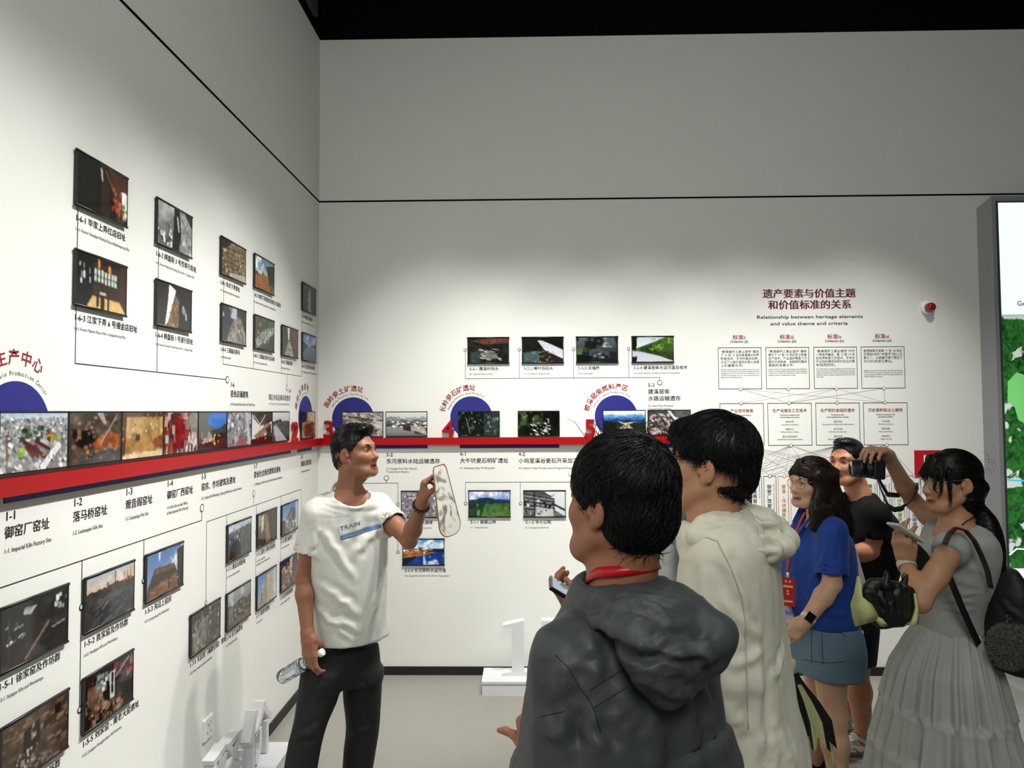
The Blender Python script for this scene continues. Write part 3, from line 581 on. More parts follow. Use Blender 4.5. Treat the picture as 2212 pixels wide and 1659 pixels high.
strip(5, 'grey aerial photograph of a dense street block, sixth in the ledge row', [('G', '8c8e92', '78767a'), ('N', .2, 6), ('B', 'a4a6aa 6c6e74 c4c4c8 55575c 8c7a80', 160, .07, .06, 0, 0, 1, 1, .15), ('P', 'b4b4b8', [(.75, 0), (.85, 0), (1, 1), (.88, 1)], .15), ('P', '8a6068', [(.45, .78), (.8, .75), (.85, 1), (.4, 1)], .2)])
strip(6, 'photograph of an upturned eave with a red-brown carved beam, seventh in the ledge row', [('G', 'c8c8cc', 'd8d4cc'), ('P', '2a2420', [(0, 0), (1, 0), (1, .3), (.6, .45), (.35, .4), (.1, .2)], .4), ('S', 'b0a898', .1, .1, .4, .38, .03), ('S', 'b0a898', .4, .38, .65, .1, .03), ('P', '8c5c44', [(.1, .75), (.8, .35), (1, .4), (.35, .95)], .4), ('P', '3a1816', [(0, .85), (1, .7), (1, 1), (0, 1)], .3), ('B', 'c89880 6c3c2c', 30, .05, .02, .3, .4, .95, .85, -.5), ('P', '241c1a', [(.7, .5), (.95, .4), (1, .9), (.75, .9)], .3)])
strip(7, 'photograph of a river winding below dark hills, last of the ledge row before numeral 2', [('G', 'c8ccd0', 'b8bcc0', 0, .3), ('M', '343634', .3, .35, 3), ('P', 'a0a4a8', [(.05, .5), (.2, .42), (.5, .7), (.9, 1), (.2, 1), (.1, .7)], .1), ('P', '2c2e2c', [(.4, .5), (1, .45), (1, 1), (.85, 1)], .35), ('P', '4c3c30', [(0, .7), (.12, .75), (.18, 1), (0, 1)], .3)])
picture('L', ((-0.3905, 1.7429)[0], 1.757), '2-1', 'photograph of an ochre wall and arch by the room corner, beside numeral 2', [('G', 'b08a58', '8a6238'), ('N', .4, 5), ('P', '2c2030', [(0, 0), (.4, 0), (.35, .35), (0, .4)], .3), ('P', '6a2c20', [(.2, .5), (.9, .4), (.95, .95), (.1, .95)], .4), ('P', 'c8a878', [(.5, 0), (1, 0), (1, .4), (.6, .3)], .3)], h=0.170, bars=False)
# lower left wall
pic('L', (-2.9174, 1.2313), '1-5-1', 'framed photograph of a dim timber kiln shed interior with rows of posts, above caption 1-5-1', '徐家窑及作坊群', 'Xujiayao Kiln and Workshops',
    [('G', '171312', '1c1614'), ('N', .5, 6), ('P', '8c8c8c', [(.32, .1), (.5, .12), (.42, .24), (.3, .2)], .5), ('P', '0a0808', [(0, 0), (.3, .1), (.3, .6), (0, .8)], .3), ('P', '2c1a16', [(.55, .4), (.72, .45), (.45, 1), (.1, 1)], .4), ('S', '6c5e54', .68, .5, .35, .95, .035), ('S', '0a0808', .75, .05, .75, .9, .035), ('B', 'b8bcc0 7c8084', 8, .04, .05, .8, .1, .98, .35), ('B', '7c8084 b0b4b8', 14, .05, .012, .02, .25, .35, .6, -.4), ('S', '0c0a0a', 0, .4, .6, .25, .02), ('S', '7a7c80', .75, .62, .95, .58, .02), ('S', '3a2420', .1, .2, .1, .9, .02)], res=(96, 60))
pic('L', (-2.9076, 0.9124), '1-5-4', 'framed photograph of a mud-brick wall with a crumbled doorway, lowest at the left edge', '余家窑及作坊群', 'Yujiayao Kiln and Workshops',
    [('G', '4a3a2c', '3c2e24'), ('N', .35, 6), ('B', '5c4a38 3a2c22 6c5844', 120, .08, .03), ('P', '20160f', [(.3, .25), (.55, .15), (.55, .6), (.3, .7)], .4), ('P', '17120e', [(.78, .12), (.88, .1), (.88, .25), (.78, .28)], .2), ('P', '1c1612', [(.6, .28), (.74, .24), (.74, .35), (.6, .4)], .2), ('C', '9c9a94', .6, 5, .15, .1, .6, .95), ('B', 'b0aca4 84807a', 22, .03, .03, .2, .55, .55, .95), ('P', '34281e', [(.2, .95), (.65, .75), (.7, .9), (.4, 1)], .4), ('B', '7a6a58 5a4a3c', 50, .04, .02, .35, .8, .75, 1)], res=(96, 60))
pic('L', (-2.5518, 1.227), '1-5-2', 'framed photograph of dark tiled roofs before a hazy sunset skyline, above caption 1-5-2', '袁家窑及作坊群', 'Yuanjiayao Kiln and Workshops',
    [('G', 'a8aeb4', 'd0b8a4', 0, .32), ('M', '3c3230', .28, .12, 8), ('S', '2a2624', .58, .05, .58, .3, .02), ('S', 'a05c38', .78, .14, .78, .32, .025), ('S', 'b06a40', .85, .12, .85, .3, .025), ('S', 'b87044', .92, .08, .92, .3, .03), ('S', '4a4442', .42, .22, .42, .35, .03), ('G', '363638', '2a2a2e', .4, 1), ('N', .2, 8), ('P', '4a4a4e', [(.2, .5), (.6, .42), (.7, .5), (.3, .7)], .3), ('P', '222226', [(.1, .7), (.4, .6), (.75, .95), (.3, 1)], .3), ('P', '3c3c40', [(.65, .5), (1, .4), (1, .7), (.75, .75)], .3), ('B', '4c4c50 2c2c30 5a5654', 60, .1, .015, 0, .42, 1, 1, -.5)], res=(96, 60))
pic('L', (-2.5501, 0.913), '1-5-5', 'framed photograph of a ruined kiln with a white hanging banner, above caption 1-5-5', '刘家窑 - 黄老大窑遗址', 'Liujiayao-Huanglaodayao Kiln Remains',
    [('G', '241915', '1e1512'), ('N', .4, 6), ('P', '6c5040', [(.05, .2), (.3, .25), (.4, .7), (.2, .8), (.05, .5)], .5), ('C', '9a8470', .55, 4, .02, .15, .45, .8), ('B', 'aab0b4 707478', 30, .06, .05, .25, .12, .55, .4), ('S', '140e0c', .25, .2, .6, .12, .02), ('P', 'c8c4bc', [(.49, .15), (.6, .14), (.59, .68), (.5, .7)], .05), ('S', '201c1c', .545, .2, .55, .36, .05), ('S', '201c1c', .54, .42, .55, .56, .05), ('B', '6c4a3c 8c3028 3a2a24', 30, .05, .06, .6, .05, 1, .4), ('B', '8c6c4c 4a3628', 60, .05, .04, .1, .7, .75, 1), ('P', '120d0b', [(.72, .5), (1, .4), (1, 1), (.8, 1)], .3), ('S', '94989c', .62, .3, .9, .05, .02)], res=(96, 60))
pic('L', (-2.1902, 1.228), '1-5-3', 'framed photograph of a brown gabled kiln house against blue sky, above caption 1-5-3', '沟沿上窑房', 'Gouyanshang Kiln Workshops',
    [('G', '4a6a9c', '7c98bc'), ('C', 'd4dae0', .42, 2, .3, 0, 1, .6), ('P', '3a2c20', [(.02, .75), (.2, .35), (.72, .38), (.88, .7), (.88, 1), (0, 1)], .3), ('P', '54402e', [(.2, .35), (.72, .38), (.8, .5), (.16, .5)], .4), ('P', '6a482e', [(.08, .8), (.85, .62), (.85, 1), (.05, 1)], .35), ('P', '181614', [(.82, .1), (1, .05), (1, 1), (.85, 1)], .2), ('S', '241a14', .6, .7, .6, .9, .06), ('B', '8c6444 5a3c28', 50, .05, .015, .1, .72, .85, 1)], res=(96, 60))
pic('L', (-1.8311, 0.9077), '1-7-5', 'framed photograph of leaning grey carved stone slabs, above caption 1-7-5', '天后宫（福建会馆）遗址', 'Mazu Temple Site (Fujian Guild Hall)',
    [('G', '56524a', '4a443c'), ('N', .4, 6), ('P', '2a2824', [(0, 0), (1, 0), (1, .15), (0, .25)], .4), ('P', '76706a', [(.1, .2), (.3, .2), (.2, .9), (.05, .9)], .3), ('P', '6c665e', [(.3, .2), (.5, .25), (.5, .85), (.28, .9)], .3), ('P', '3c3a3a', [(.55, .25), (1, .2), (1, .75), (.55, .8)], .35), ('P', '8a847a', [(.08, .95), (.22, .65), (.3, .7), (.18, 1)], .2), ('S', '2c2824', .12, .2, .3, .8, .012), ('B', '847c72 34302c', 60, .04, .04)])
pic('L', (-1.4741, 1.223), '1-7-1', 'framed photograph of a grey shuttered house front, above caption 1-7-1', '湖北会馆旧址', 'Former Hubei Guild Hall',
    [('G', '70767c', '585c60'), ('P', 'a8b8c8', [(0, 0), (1, 0), (1, .12), (.4, .18), (0, .22)], .1), ('P', '46484a', [(.02, .22), (1, .15), (1, 1), (0, 1)], .25), ('P', '5c6064', [(.55, .15), (.6, .14), (.6, 1), (.55, 1)], .1), ('P', '1e1c1c', [(.05, .55), (.5, .5), (.55, .95), (.05, 1)], .4), ('S', '202020', .65, .2, .66, .85, .012), ('B', '848a90 30302e', 26, .05, .05, .05, .2, .55, .55), ('N', .2, 8)])
pic('L', (-1.4746, 0.9046), '1-7-6', 'framed photograph of a stone ruin under a grey sky, above caption 1-7-6', '五王庙遗址', 'Wuwang Shrine Site',
    [('G', '8c9094', '70767c', 0, .45), ('C', 'b0b4b8', .5, 3, 0, 0, 1, .4), ('M', '38362c', .38, .3, 6), ('P', '34322a', [(.25, .4), (.7, .32), (.75, .8), (.25, .85)], .4), ('P', '6c665a', [(.05, .45), (.25, .4), (.25, .85), (.05, .9)], .3), ('P', '5c4434', [(.2, .88), (1, .75), (1, 1), (.1, 1)], .35), ('S', 'c8c0a0', .5, .6, .5, .7, .02), ('B', '7c7868 28261f', 50, .04, .04, .2, .4, 1, .85)])
pic('L', (-1.1021, 1.2206), '1-7-2', 'framed photograph of a brown alley wall, above caption 1-7-2', '瓷行八帮公所旧址', 'Former Guild Hall|of the Eight Porcelain Trade Associations',
    [('G', '5a4632', '46362a'), ('N', .4, 5), ('P', '1e1814', [(.45, 0), (1, 0), (1, 1), (.7, 1)], .4), ('P', 'c8b898', [(.15, .1), (.3, .05), (.28, .5), (.15, .6)], .3), ('P', '7c6448', [(.35, .1), (.5, .1), (.65, 1), (.4, 1)], .4), ('P', '8c9094', [(.02, .05), (.12, .05), (.1, .35), (.02, .4)], .2)])
pic('L', (-1.103, 0.9003), '1-7-7', 'framed photograph of a pale corrugated wall and blue sky, above caption 1-7-7', '清真寺遗址', 'Mosque Site',
    [('G', '4a74a8', '88a8cc'), ('C', 'e0e4e8', .55, 2, 0, 0, .4, .5), ('P', '8a8274', [(.05, .75), (.45, .1), (.5, 1), (0, 1)], .15), ('P', 'a89e8c', [(.45, .1), (.85, 0), (.85, 1), (.5, 1)], .12), ('P', 'b8c0c8', [(.85, 0), (1, 0), (1, 1), (.85, 1)], .2), ('S', '6c6456', .45, .1, .5, 1, .012), ('S', '40382e', .2, .6, .22, .9, .03), ('S', '746c5e', .65, .05, .67, 1, .01)])
pic('L', (-0.7344, 1.2176), '1-7-3', 'framed photograph of a house corner and blue sky, half hidden by the white sleeve', '泗王庙旧址', 'Former Siwang Temple',
    [('G', '3c68a8', '7c9cc8', 0, .5), ('P', '3c3a3a', [(.1, .6), (.6, .1), (.9, .3), (.9, 1), (.1, 1)], .4), ('P', '6c6864', [(.2, .5), (.6, .3), (.8, 1), (.2, 1)], .35), ('P', '9cb8d8', [(.85, 0), (1, 0), (1, .9), (.85, 1)], .1), ('B', 'a8a8a4 242424', 40, .05, .05, .15, .4, .85, 1)])
pic('L', (-0.7399, 0.8994), '1-7-8', 'framed photograph of a red-brown carved pillar, half hidden by the bare forearm', '忠洁侯庙旧址', 'Former Zhongjiehou Temple',
    [('G', '2a2c5a', '4a3430', 0, .6), ('P', '5c3c30', [(.05, .2), (.5, .1), (.55, 1), (.05, 1)], .4), ('P', 'c8bcac', [(.5, .05), (.7, 0), (.65, .6), (.5, .5)], .3), ('B', '9c6c54 3c241e c0a088', 60, .05, .05), ('N', .2, 6)])
# back wall
BZ = 0.026
picture('B', ((0.1645, 1.7428)[0], 1.753), '3-1', 'photograph of pale quarried rock with tree roots, half hidden by the dark-haired man in white', [('G', '8c847e', '988e86'), ('N', .35, 6), ('B', 'b8b0a8 6c625a c8c0b8 4a423c', 90, .1, .03, 0, 0, 1, 1, .4), ('S', '3c2c24', 0, .15, 1, .35, .03), ('S', '4a382c', .2, 0, .6, .5, .02), ('C', 'd0c8c4', .6, 5)], w=.281, h=.168, bars=False)
picture('B', ((0.4625, 1.7435)[0], 1.753), '3-2', "photograph of a misty river town with white houses, beside the speaker's face", [('G', 'd8d8d8', 'c0c2c2', 0, .3), ('M', '8c9092', .2, .25, 3), ('M', '5c605e', .34, .2, 4), ('G', '9a9c9c', '6c6e6e', .62, 1), ('P', '3c3e38', [(0, .55), (.4, .6), (.7, .75), (.7, .9), (1, 1), (1, .5), (0, .48)], .3), ('B', 'e4e0d8 c8c4bc 7c746c', 60, .05, .025, .1, .4, 1, .62), ('P', 'b0a8a0', [(.6, .55), (.95, .6), (1, .95), (.62, .72)], .3), ('P', '2c2e28', [(.4, .5), (.58, .45), (.62, .8), (.42, .75)], .4), ('S', '404040', 0, .72, .4, .66, .01), ('G', '787a7a', '4c4e4e', .93, 1)], w=.281, h=.168, bars=False)
picture('B', ((0.9522, 1.7442)[0], 1.753), '4-1', 'photograph of dark rock and undergrowth with a pale patch, beside numeral 4', [('G', '10140f', '161c18'), ('N', .6, 6), ('C', '5c6c60', .62, 6), ('C', 'a8b4b0', .55, 3, .4, .45, .62, .9), ('P', '2a3634', [(.62, .05), (1, 0), (1, 1), (.62, 1)], .4), ('B', '8c9c94 3c4c44 1a201a', 60, .015, .04), ('S', '8c9484', .2, .3, .28, .9, .012), ('B', '7c8480', 20, .01, .05, .7, .1, .95, .9)], w=.281, h=.168, bars=False)
picture('B', ((1.3555, 1.7455)[0], 1.753), '4-2', 'photograph of a stream falling between dark rocks, on the ledge right of photograph 4-1', [('G', '0e120c', '12140f'), ('N', .6, 6), ('C', '3c4a2c', .55, 4, 0, 0, .6, .7), ('C', 'b8bcb4', .56, 5, .35, .3, .75, 1), ('C', '8c9890', .55, 4, 0, .1, .35, .5), ('B', 'd8dcd8 8c908c', 30, .04, .02, .3, .4, .8, 1, .6), ('P', '0a0c0a', [(.8, 0), (1, 0), (1, .8), (.85, .6)], .4)], w=.281, h=.168, bars=False)
picture('B', ((1.9266, 1.7462)[0], 1.755), '5-1', 'photograph of a valley between blue ridges, beside numeral 5', [('G', 'e4ecf4', 'b0c8e0', 0, .2), ('M', '6c98c8', .16, .1, 3), ('M', '3c6ca8', .25, .12, 3), ('M', '24406c', .34, .14, 4), ('M', '20281f', .45, .25, 3), ('P', 'b0a494', [(.35, .42), (.5, .5), (.8, .44), (.6, .55), (.75, .85), (.45, .9), (.3, .8), (.5, .6)], .25), ('P', '8c6c5c', [(.3, .75), (.7, .7), (.8, 1), (.2, 1)], .35), ('P', '141a14', [(0, .4), (.3, .5), (.35, 1), (0, 1)], .3)], w=.287, h=.170, bars=False)
picture('B', ((2.228, 1.7446)[0], 1.755), '5-2', 'aerial photograph of a village of pinkish roofs, above the hair of the cream jacket man', [('G', '3c423c', '2c322c'), ('N', .4, 6), ('B', 'b89ca0 8c7074 d0b8b8 6c5458 a08488', 150, .05, .03, 0, .15, .75, 1, .6), ('P', 'c8ccd0', [(.45, 0), (.52, 0), (.75, .5), (.68, .5)], .1), ('P', '50564e', [(.6, 0), (1, 0), (1, .5), (.75, .4)], .3)], w=.287, h=.170, bars=False)
TB = 2.251
pic('B', ((1.0171, 2.2538)[0], TB), '5-2-1', 'framed photograph of a dark stone wharf, leftmost of the upper four on the back wall', '建溪村码头', 'Jianxicun Firewood Wharf', [('G', '221f1a', '1a1f1c'), ('N', .5, 7), ('P', '5c3a30', [(.1, .1), (.5, 0), (1, 0), (1, .2), (.4, .25)], .4), ('P', '6c6e66', [(.3, .6), (.55, .5), (.75, .75), (.65, .85), (.35, .85)], .3), ('B', 'b8b4a8 84867e', 26, .08, .012, .25, .45, .8, .9, .3), ('P', '31403c', [(.05, .6), (.3, .5), (.3, 1), (.05, 1)], .4)])
pic('B', ((1.3856, 2.2544)[0], TB), '5-2-2', 'framed photograph of a bright river curving past a dark bank, second of the upper four', '樟村坞码头', 'Zhangcunwu Firewood Wharf', [('G', '161914', '1c1e1a'), ('N', .5, 6), ('P', 'c4c8d0', [(.38, .12), (.46, .1), (.75, .3), (1, .5), (1, .85), (.8, .7), (.55, .5)], .12), ('P', '2a1f1a', [(.45, .5), (.8, .7), (1, .9), (1, 1), (.4, 1)], .4), ('P', '3c5054', [(.03, .6), (.4, .52), (.42, 1), (.03, 1)], .3), ('B', '64503c 7c8c88', 30, .05, .02, .1, .55, .8, 1), ('P', '10120e', [(.45, 0), (1, 0), (1, .45), (.7, .25)], .4)])
pic('B', ((1.7526, 2.2557)[0], TB), '5-2-3', 'framed photograph of a stone arch bridge among trees, third of the upper four', '庆福桥', 'Qingfu Bridge', [('G', '5a626a', '2c3230', 0, .6), ('C', 'a8b0b8', .55, 4, .2, 0, 1, .4), ('C', '161a16', .45, 4, 0, 0, 1, .6), ('G', '1c2422', '1a1f20', .6, 1), ('P', '3a3e42', [(.3, .5), (.55, .42), (.8, .6), (.82, .85), (.72, .7), (.55, .58), (.4, .68), (.3, .85)], .3), ('P', '4a6038', [(0, .4), (.15, .42), (.12, .7), (0, .7)], .3), ('B', '8c9490 4c5450', 24, .04, .02, .4, .6, .7, .85), ('P', '10130f', [(0, .72), (.4, .75), (.3, 1), (0, 1)], .3)])
pic('B', ((2.1267, 2.2569)[0], TB), '5-2-4', 'framed photograph of green wooded banks mirrored in a river, rightmost of the upper four', '建溪窑柴水运河道及堆洲', 'Jianxi Waterway and Heaps for Firewood Transportation', [('G', 'b8c8d8', 'd8dce0', 0, .5), ('G', 'b0b8c8', 'c0c4cc', .5, 1), ('P', '3c5c24', [(.1, .45), (.35, .3), (.6, .15), (.8, 0), (1, 0), (1, .95), (.6, .75), (.2, .6), (0, .56), (0, .5)], .5), ('P', '24341c', [(.2, .42), (.45, .35), (.6, .6), (.2, .58)], .4), ('C', '7c9c3c', .58, 6, .4, .05, 1, .55), ('P', '14180f', [(0, 0), (.12, 0), (.1, .5), (0, .55)], .4), ('P', '14180f', [(0, .8), (.12, .78), (.1, 1), (0, 1)], .4), ('P', '2c3c1c', [(.3, .6), (1, .6), (1, .98), (.7, .8)], .4)])
pic('B', ((1.0208, 1.2192)[0], (1.0208, 1.2192)[1]), '5-1-1', 'framed photograph of a green forest slope below misty mountains, above caption 5-1-1', '窑柴山林', 'Firewood Forests', [('G', 'a8b4dc', '8c9cd0', 0, .4), ('C', 'dce0f0', .5, 3, 0, 0, 1, .3), ('M', '3c4c8c', .3, .15, 3), ('M', '1c3848', .34, .3, 2), ('G', '3a5c30', '4a7034', .48, 1), ('N', .35, 8), ('P', '24402c', [(0, .45), (.4, .5), (.3, 1), (0, 1)], .4), ('C', '6c9448', .6, 6, .2, .5, 1, 1)])
pic('B', ((1.3907, 1.218)[0], (1.3907, 1.218)[1]), '5-1-2', 'framed black and white photograph of an ornate gateway with upturned eaves, above caption 5-1-2', '华七公祠', 'Huaqigong Ancestral Hall', [('G', 'd8dce0', 'c8ccd0'), ('P', '5c5c5c', [(0, 0), (.5, 0), (.75, .35), (.75, .75), (1, 1), (0, 1)], .4)] + [('S', '242424', 0, .1 + i * .15, .75, .3 + i * .13, .022) for i in range(5)] + [('S', 'a8a8a8', 0, .16 + i * .15, .7, .36 + i * .13, .012) for i in range(5)] + [('S', '303030', .45, .05, .68, .2, .03), ('S', '303030', .68, .2, .74, .12, .02), ('S', '2c2c2c', .7, .5, 1, .75, .06), ('S', '202020', .25, 0, .25, 1, .03), ('P', 'b4b4b4', [(.3, .6), (.72, .75), (.72, 1), (.28, 1)], .2), ('B', '1c1c1c d0d0d0', 30, .04, .04, 0, .2, .7, .9)])
pic('B', ((0.5673, 1.2173)[0], (0.5673, 1.2173)[1]), '3-2-2', 'framed photograph of a grey inscribed stone surface, behind the raised wrist and bracelet', '玉石永遵碑', 'Stele for Permanent Compliance', [('G', '8c868e', '7c767c'), ('N', .3, 8), ('B', 'c8c4cc 5c5860 d8d4dc 48444c', 260, .02, .035), ('S', 'e0dce4', .15, .25, .5, .2, .02), ('S', 'e0dce4', .7, .1, .6, .35, .02), ('B', '3c3840', 60, .015, .03)])
pic('B', ((0.5765, 0.8987)[0], (0.5765, 0.8987)[1]), '3-2-4', 'framed photograph of a riverside town mirrored in blue water, below the bare elbow', '东河原料水运河道', 'Donghe River Section for Raw Material Transportation', [('G', '4a90d0', 'b0d0e8', 0, .35), ('C', 'f0f4f8', .48, 4, 0, 0, 1, .36), ('M', '3c3430', .36, .12, 4, .6), ('B', 'e0d4c0 b09c84 5c4c40', 50, .07, .025, 0, .32, .7, .5), ('P', 'a86a30', [(0, .5), (.6, .46), (.8, .5), (.4, .66), (0, .72)], .4), ('B', 'd89448 8c5428 5c3c24', 60, .05, .018, 0, .48, .6, .68), ('P', '1c3c84', [(0, .72), (.4, .66), (.8, .5), (1, .46), (1, 1), (0, 1)], .25), ('C', 'c8d8f0', .52, 3, .5, .5, 1, 1), ('P', '141a2c', [(0, .75), (.35, .68), (.1, 1), (0, 1)], .3), ('S', '241c18', .62, .45, 1, .45, .035)])
picture('B', ((0.1893, 0.8972)[0], (0.1893, 0.8972)[1]), '3-2-3', 'framed photograph with a glowing red corner, its right edge showing beside the white T-shirt', [('G', '2c1c1a', '4a2018'), ('N', .4, 5), ('P', 'c03c24', [(.8, .7), (1, .5), (1, 1), (.7, 1)], .3), ('P', '7c8090', [(.85, .1), (1, .1), (1, .45), (.9, .5)], .2), ('B', 'e0a060', 10, .04, .05, .8, .6, 1, 1)])


# ---------------------------------------------------------------- criteria chart printed on the back wall
def fpt(x, y): return (FX0 + (x - 214) * FKX, FZ0 + (y - 458) * FKZ)
(_a, _b), (_c, _d), (_e, _f) = (2.7068, 2.1716), (3.9594, 2.1627), (2.701, 1.5136)
FX0, FZ0 = _a, _b; FKX = (_c - _a) / (1440 - 214); FKZ = (_f - _b) / (1097 - 458)
INKP = [M_INK, M_INKG, M_INKR, mat('ink_orange', (196, 110, 62), 0.7), mat('ink_blue', (44, 60, 120), 0.7), mat('ink_green', (128, 158, 60), 0.7)]
def outline(m, x0, z0, x1, z1, w, mi=0, t=0.0012):
    for a, b, c, d in ((x0, z0 - w, x1, z0), (x0, z1, x1, z1 + w), (x0, z1, x0 + w, z0), (x1 - w, z1, x1, z0)):
        m.quad(BW(a, b, t), BW(c, b, t), BW(c, d, t), BW(a, d, t), mi)
def ringpart(parent, x, z, r, ink):
    m = MB(); k = 24
    for j in range(k):
        c0, c1 = 2 * math.pi * j / k, 2 * math.pi * (j + 1) / k
        m.quad(*[BW(x + rr * math.cos(c), z + rr * math.sin(c), 0.0022) for rr, c in ((r - .0012, c0), (r + .0012, c0), (r + .0012, c1), (r - .0012, c1))])
    m.add([BW(x + (r - .001) * math.cos(2 * math.pi * j / k), z + (r - .001) * math.sin(2 * math.pi * j / k), 0.002) for j in range(k)], [tuple(range(k))], 1)
    m.build('node_ring', [ink, M_WALL], parent, fix=False)
PW = 278 * FKX
ttl = thing('chart_title', 'large dark red chart title with black English lines on the back wall', 'wall title', BW(*fpt(817, 312), 0), None)
m = MB()
for s, x, y, wd in (('遗产要素与价值主题', 513, 128, 607), ('和价值标准的关系', 547, 202, 543)):
    p = fpt(x, y); put(m, 'B', s, p[0], p[1], 0.0655, 0, 0.034, wd * FKX, res=3)
m.build('chinese_title', mat('ink_darkred', (92, 20, 28), 0.6, noise=0.03), ttl, fix=False)
m = MB()
for s, x, y, wd in (('Relationship between heritage elements', 471, 268, 694), ('and value theme and criteria', 560, 312, 506)):
    p = fpt(x, y); put(m, 'B', s, p[0], p[1], 0.031, 0, 0.016, wd * FKX, res=3)
m.build('english_title', M_INK, ttl, fix=False)
CR = [('标准ii', 'Criterion (ii)', 214, ['“景德镇手工瓷业遗存”展现', '了 10 至 19 世纪景德镇对世界', '制瓷技术、艺术的融合创新，', '见证了人类价值观在瓷业发展', '上的重要交流。'], ['Jingdezhen Handicraft Porcelain Industry Remains show the fusion and', 'innovation of the world\'s porcelain-making technology and artistry', 'in Jingdezhen from the 10th to the 19th century, bearing witness to the', 'significant interchange of human values embodied in the', 'development of the porcelain industry.']),
      ('标准iii', 'Criterion (iii)', 526, ['“景德镇手工瓷业遗存”清晰', '展示了 10 至 19 世纪手工制瓷', '生产技术、产业组织等各个方', '面的衍进脉络，全盛期的整体', '面貌和发展水平。'], ['Jingdezhen Handicraft Porcelain Industry Remains clearly illustrate the', 'evolution of porcelain-making techniques and industrial organization', 'models from the 10th to the 19th century, as well as the overall', 'appearance and level of development at its peak.']),
      ('标准iv', 'Criterion (iv)', 838, ['“景德镇手工瓷业遗存”作为', '一种技术整体，是 13 至 19 世', '纪世界制瓷工艺技术、艺术与', '产业组织模式创新的杰出代表', '和独特范例。'], ['As a technological ensemble, Jingdezhen Handicraft Porcelain', 'Industry Remains are an outstanding representative and exceptional', 'example of innovation in the world\'s porcelain-making technology,', 'artistry and modes of industrial organization from the 13th to the', '19th century.']),
      ('标准vi', 'Criterion (vi)', 1147, ['景德镇青花瓷是 17 至 18 世纪', '风靡欧洲的“中国风”核心元', '素之一，以瓷器为媒介推动了', '文化的全球化表达。'], ['', 'Jingdezhen\'s blue and white porcelain is one of the core elements', 'of "chinoiserie" that was popular in Europe from the 17th to the 18th', 'century, serving as a medium to promote the global expression of', 'Chinese civilization and culture.'])]
RN = ['(ii), leftmost', '(iii)', '(iv)', '(vi), rightmost']
for i, (a, b, x, zh, en) in enumerate(CR):
    p0 = fpt(x, 456); root = thing('criterion_panel', 'outlined text panel headed criterion ' + RN[i] + ' of the upper chart row', 'text panel', BW(p0[0] + PW / 2, p0[1] - 0.28, 0), 'upper row of chart panels')
    m = MB(); outline(m, p0[0], p0[1], p0[0] + PW * 1.02, fpt(x, 729)[1], 0.0035); m.build('panel_outline', M_INK, root, fix=False)
    m = MB(); c = p0[0] + PW / 2
    put(m, 'B', a, c, fpt(0, 402)[1], 0.036, 2, 0.014, align='CENTER'); put(m, 'B', b, c, fpt(0, 425)[1], 0.0235, 0, 0.02, align='CENTER'); m.build('heading', INKP, root, fix=False)
    m = MB()
    for j, s in enumerate(zh): put(m, 'B', s, p0[0] + 16 * FKX, fpt(0, 491 + 22.6 * j)[1], 0.0205, 0, fit=(252 if j < len(zh) - 1 else 21 * len(s)) * FKX)
    for j, s in enumerate(en):
        if s: put(m, 'B', s, p0[0] + 16 * FKX, fpt(0, 603 + 13 * j)[1], 0.0112, 1, 0.01, fit=(252 if j < len(en) - 1 else 3.7 * len(s)) * FKX)
    m.build('body_text', INKP, root, fix=False)
    ringpart(root, fpt(x + 144, 0)[0], fpt(0, 729)[1], 0.0105, M_INKG)
C2 = [(219, '产业空间格局', ['Industrial spatial layout'], [('中心', 'Porcelain centre'), ('产区', 'Industry areas'), ('网络', 'Transport network')], 'industrial spatial layout, leftmost'),
      (531, '生产设施及工艺技术', ['Production facilities and', 'technological processes'], [('持续创新', 'Continuous innovation'), ('精细分工', 'Refined division of labor'), ('集约化和标准化', 'Intensification and standardization')], 'production facilities, second'),
      (843, '生产和社会组织遗存', ['Production and', 'social organization remains'], [('官民共生', 'Coexistence of official and civilian sectors'), ('多元开放', 'Diversity and openness'), ('城乡自发', 'Spontaneous urban growth')], 'production and social organization, third'),
      (1153, '历史层积和出土器物', ['Historical deposits and', 'excavated artifacts'], [('千年延续', 'Millennial continuity'), ('深厚积累', 'Rich accumulation'), ('有机增长', 'Organic growth')], 'historical deposits, rightmost')]
for i, (x, h, en, items, lb) in enumerate(C2):
    p0 = fpt(x, 821); c = p0[0] + 143 * FKX; root = thing('theme_panel', 'outlined text panel on ' + lb + ' of the lower chart row', 'text panel', BW(c, fpt(0, 1097)[1], 0), 'lower row of chart panels')
    m = MB(); outline(m, p0[0], p0[1], p0[0] + 287 * FKX, fpt(0, 1097)[1], 0.0035); m.build('panel_outline', M_INK, root, fix=False)
    m = MB(); put(m, 'B', h, c, fpt(0, 879)[1], 0.0255, 2, 0.012, align='CENTER')
    for j, s in enumerate(en): put(m, 'B', s, c, fpt(0, 903 + 14.5 * j)[1], 0.0135, 0, 0.014, align='CENTER')
    m.build('heading', INKP, root, fix=False); m = MB()
    for j, (z, e) in enumerate(items):
        put(m, 'B', z, c, fpt(0, 948 + 48 * j)[1], 0.0145, 0, align='CENTER'); put(m, 'B', e, c, fpt(0, 965 + 48 * j)[1], 0.0135, 1, 0.004, align='CENTER', xs=0.92)
    m.build('body_text', INKP, root, fix=False)
    ringpart(root, fpt(x + 141, 0)[0], p0[1], 0.0105, M_INK); ringpart(root, fpt(x + 146, 0)[0], fpt(0, 1097)[1], 0.0105, M_INK)
g0, g1 = (2.9416, 1.3103), (3.9919, 1.3064); pit = (g1[0] - g0[0]) / 11; zb0, zb1 = g0[1], (2.931, 0.7446)[1]
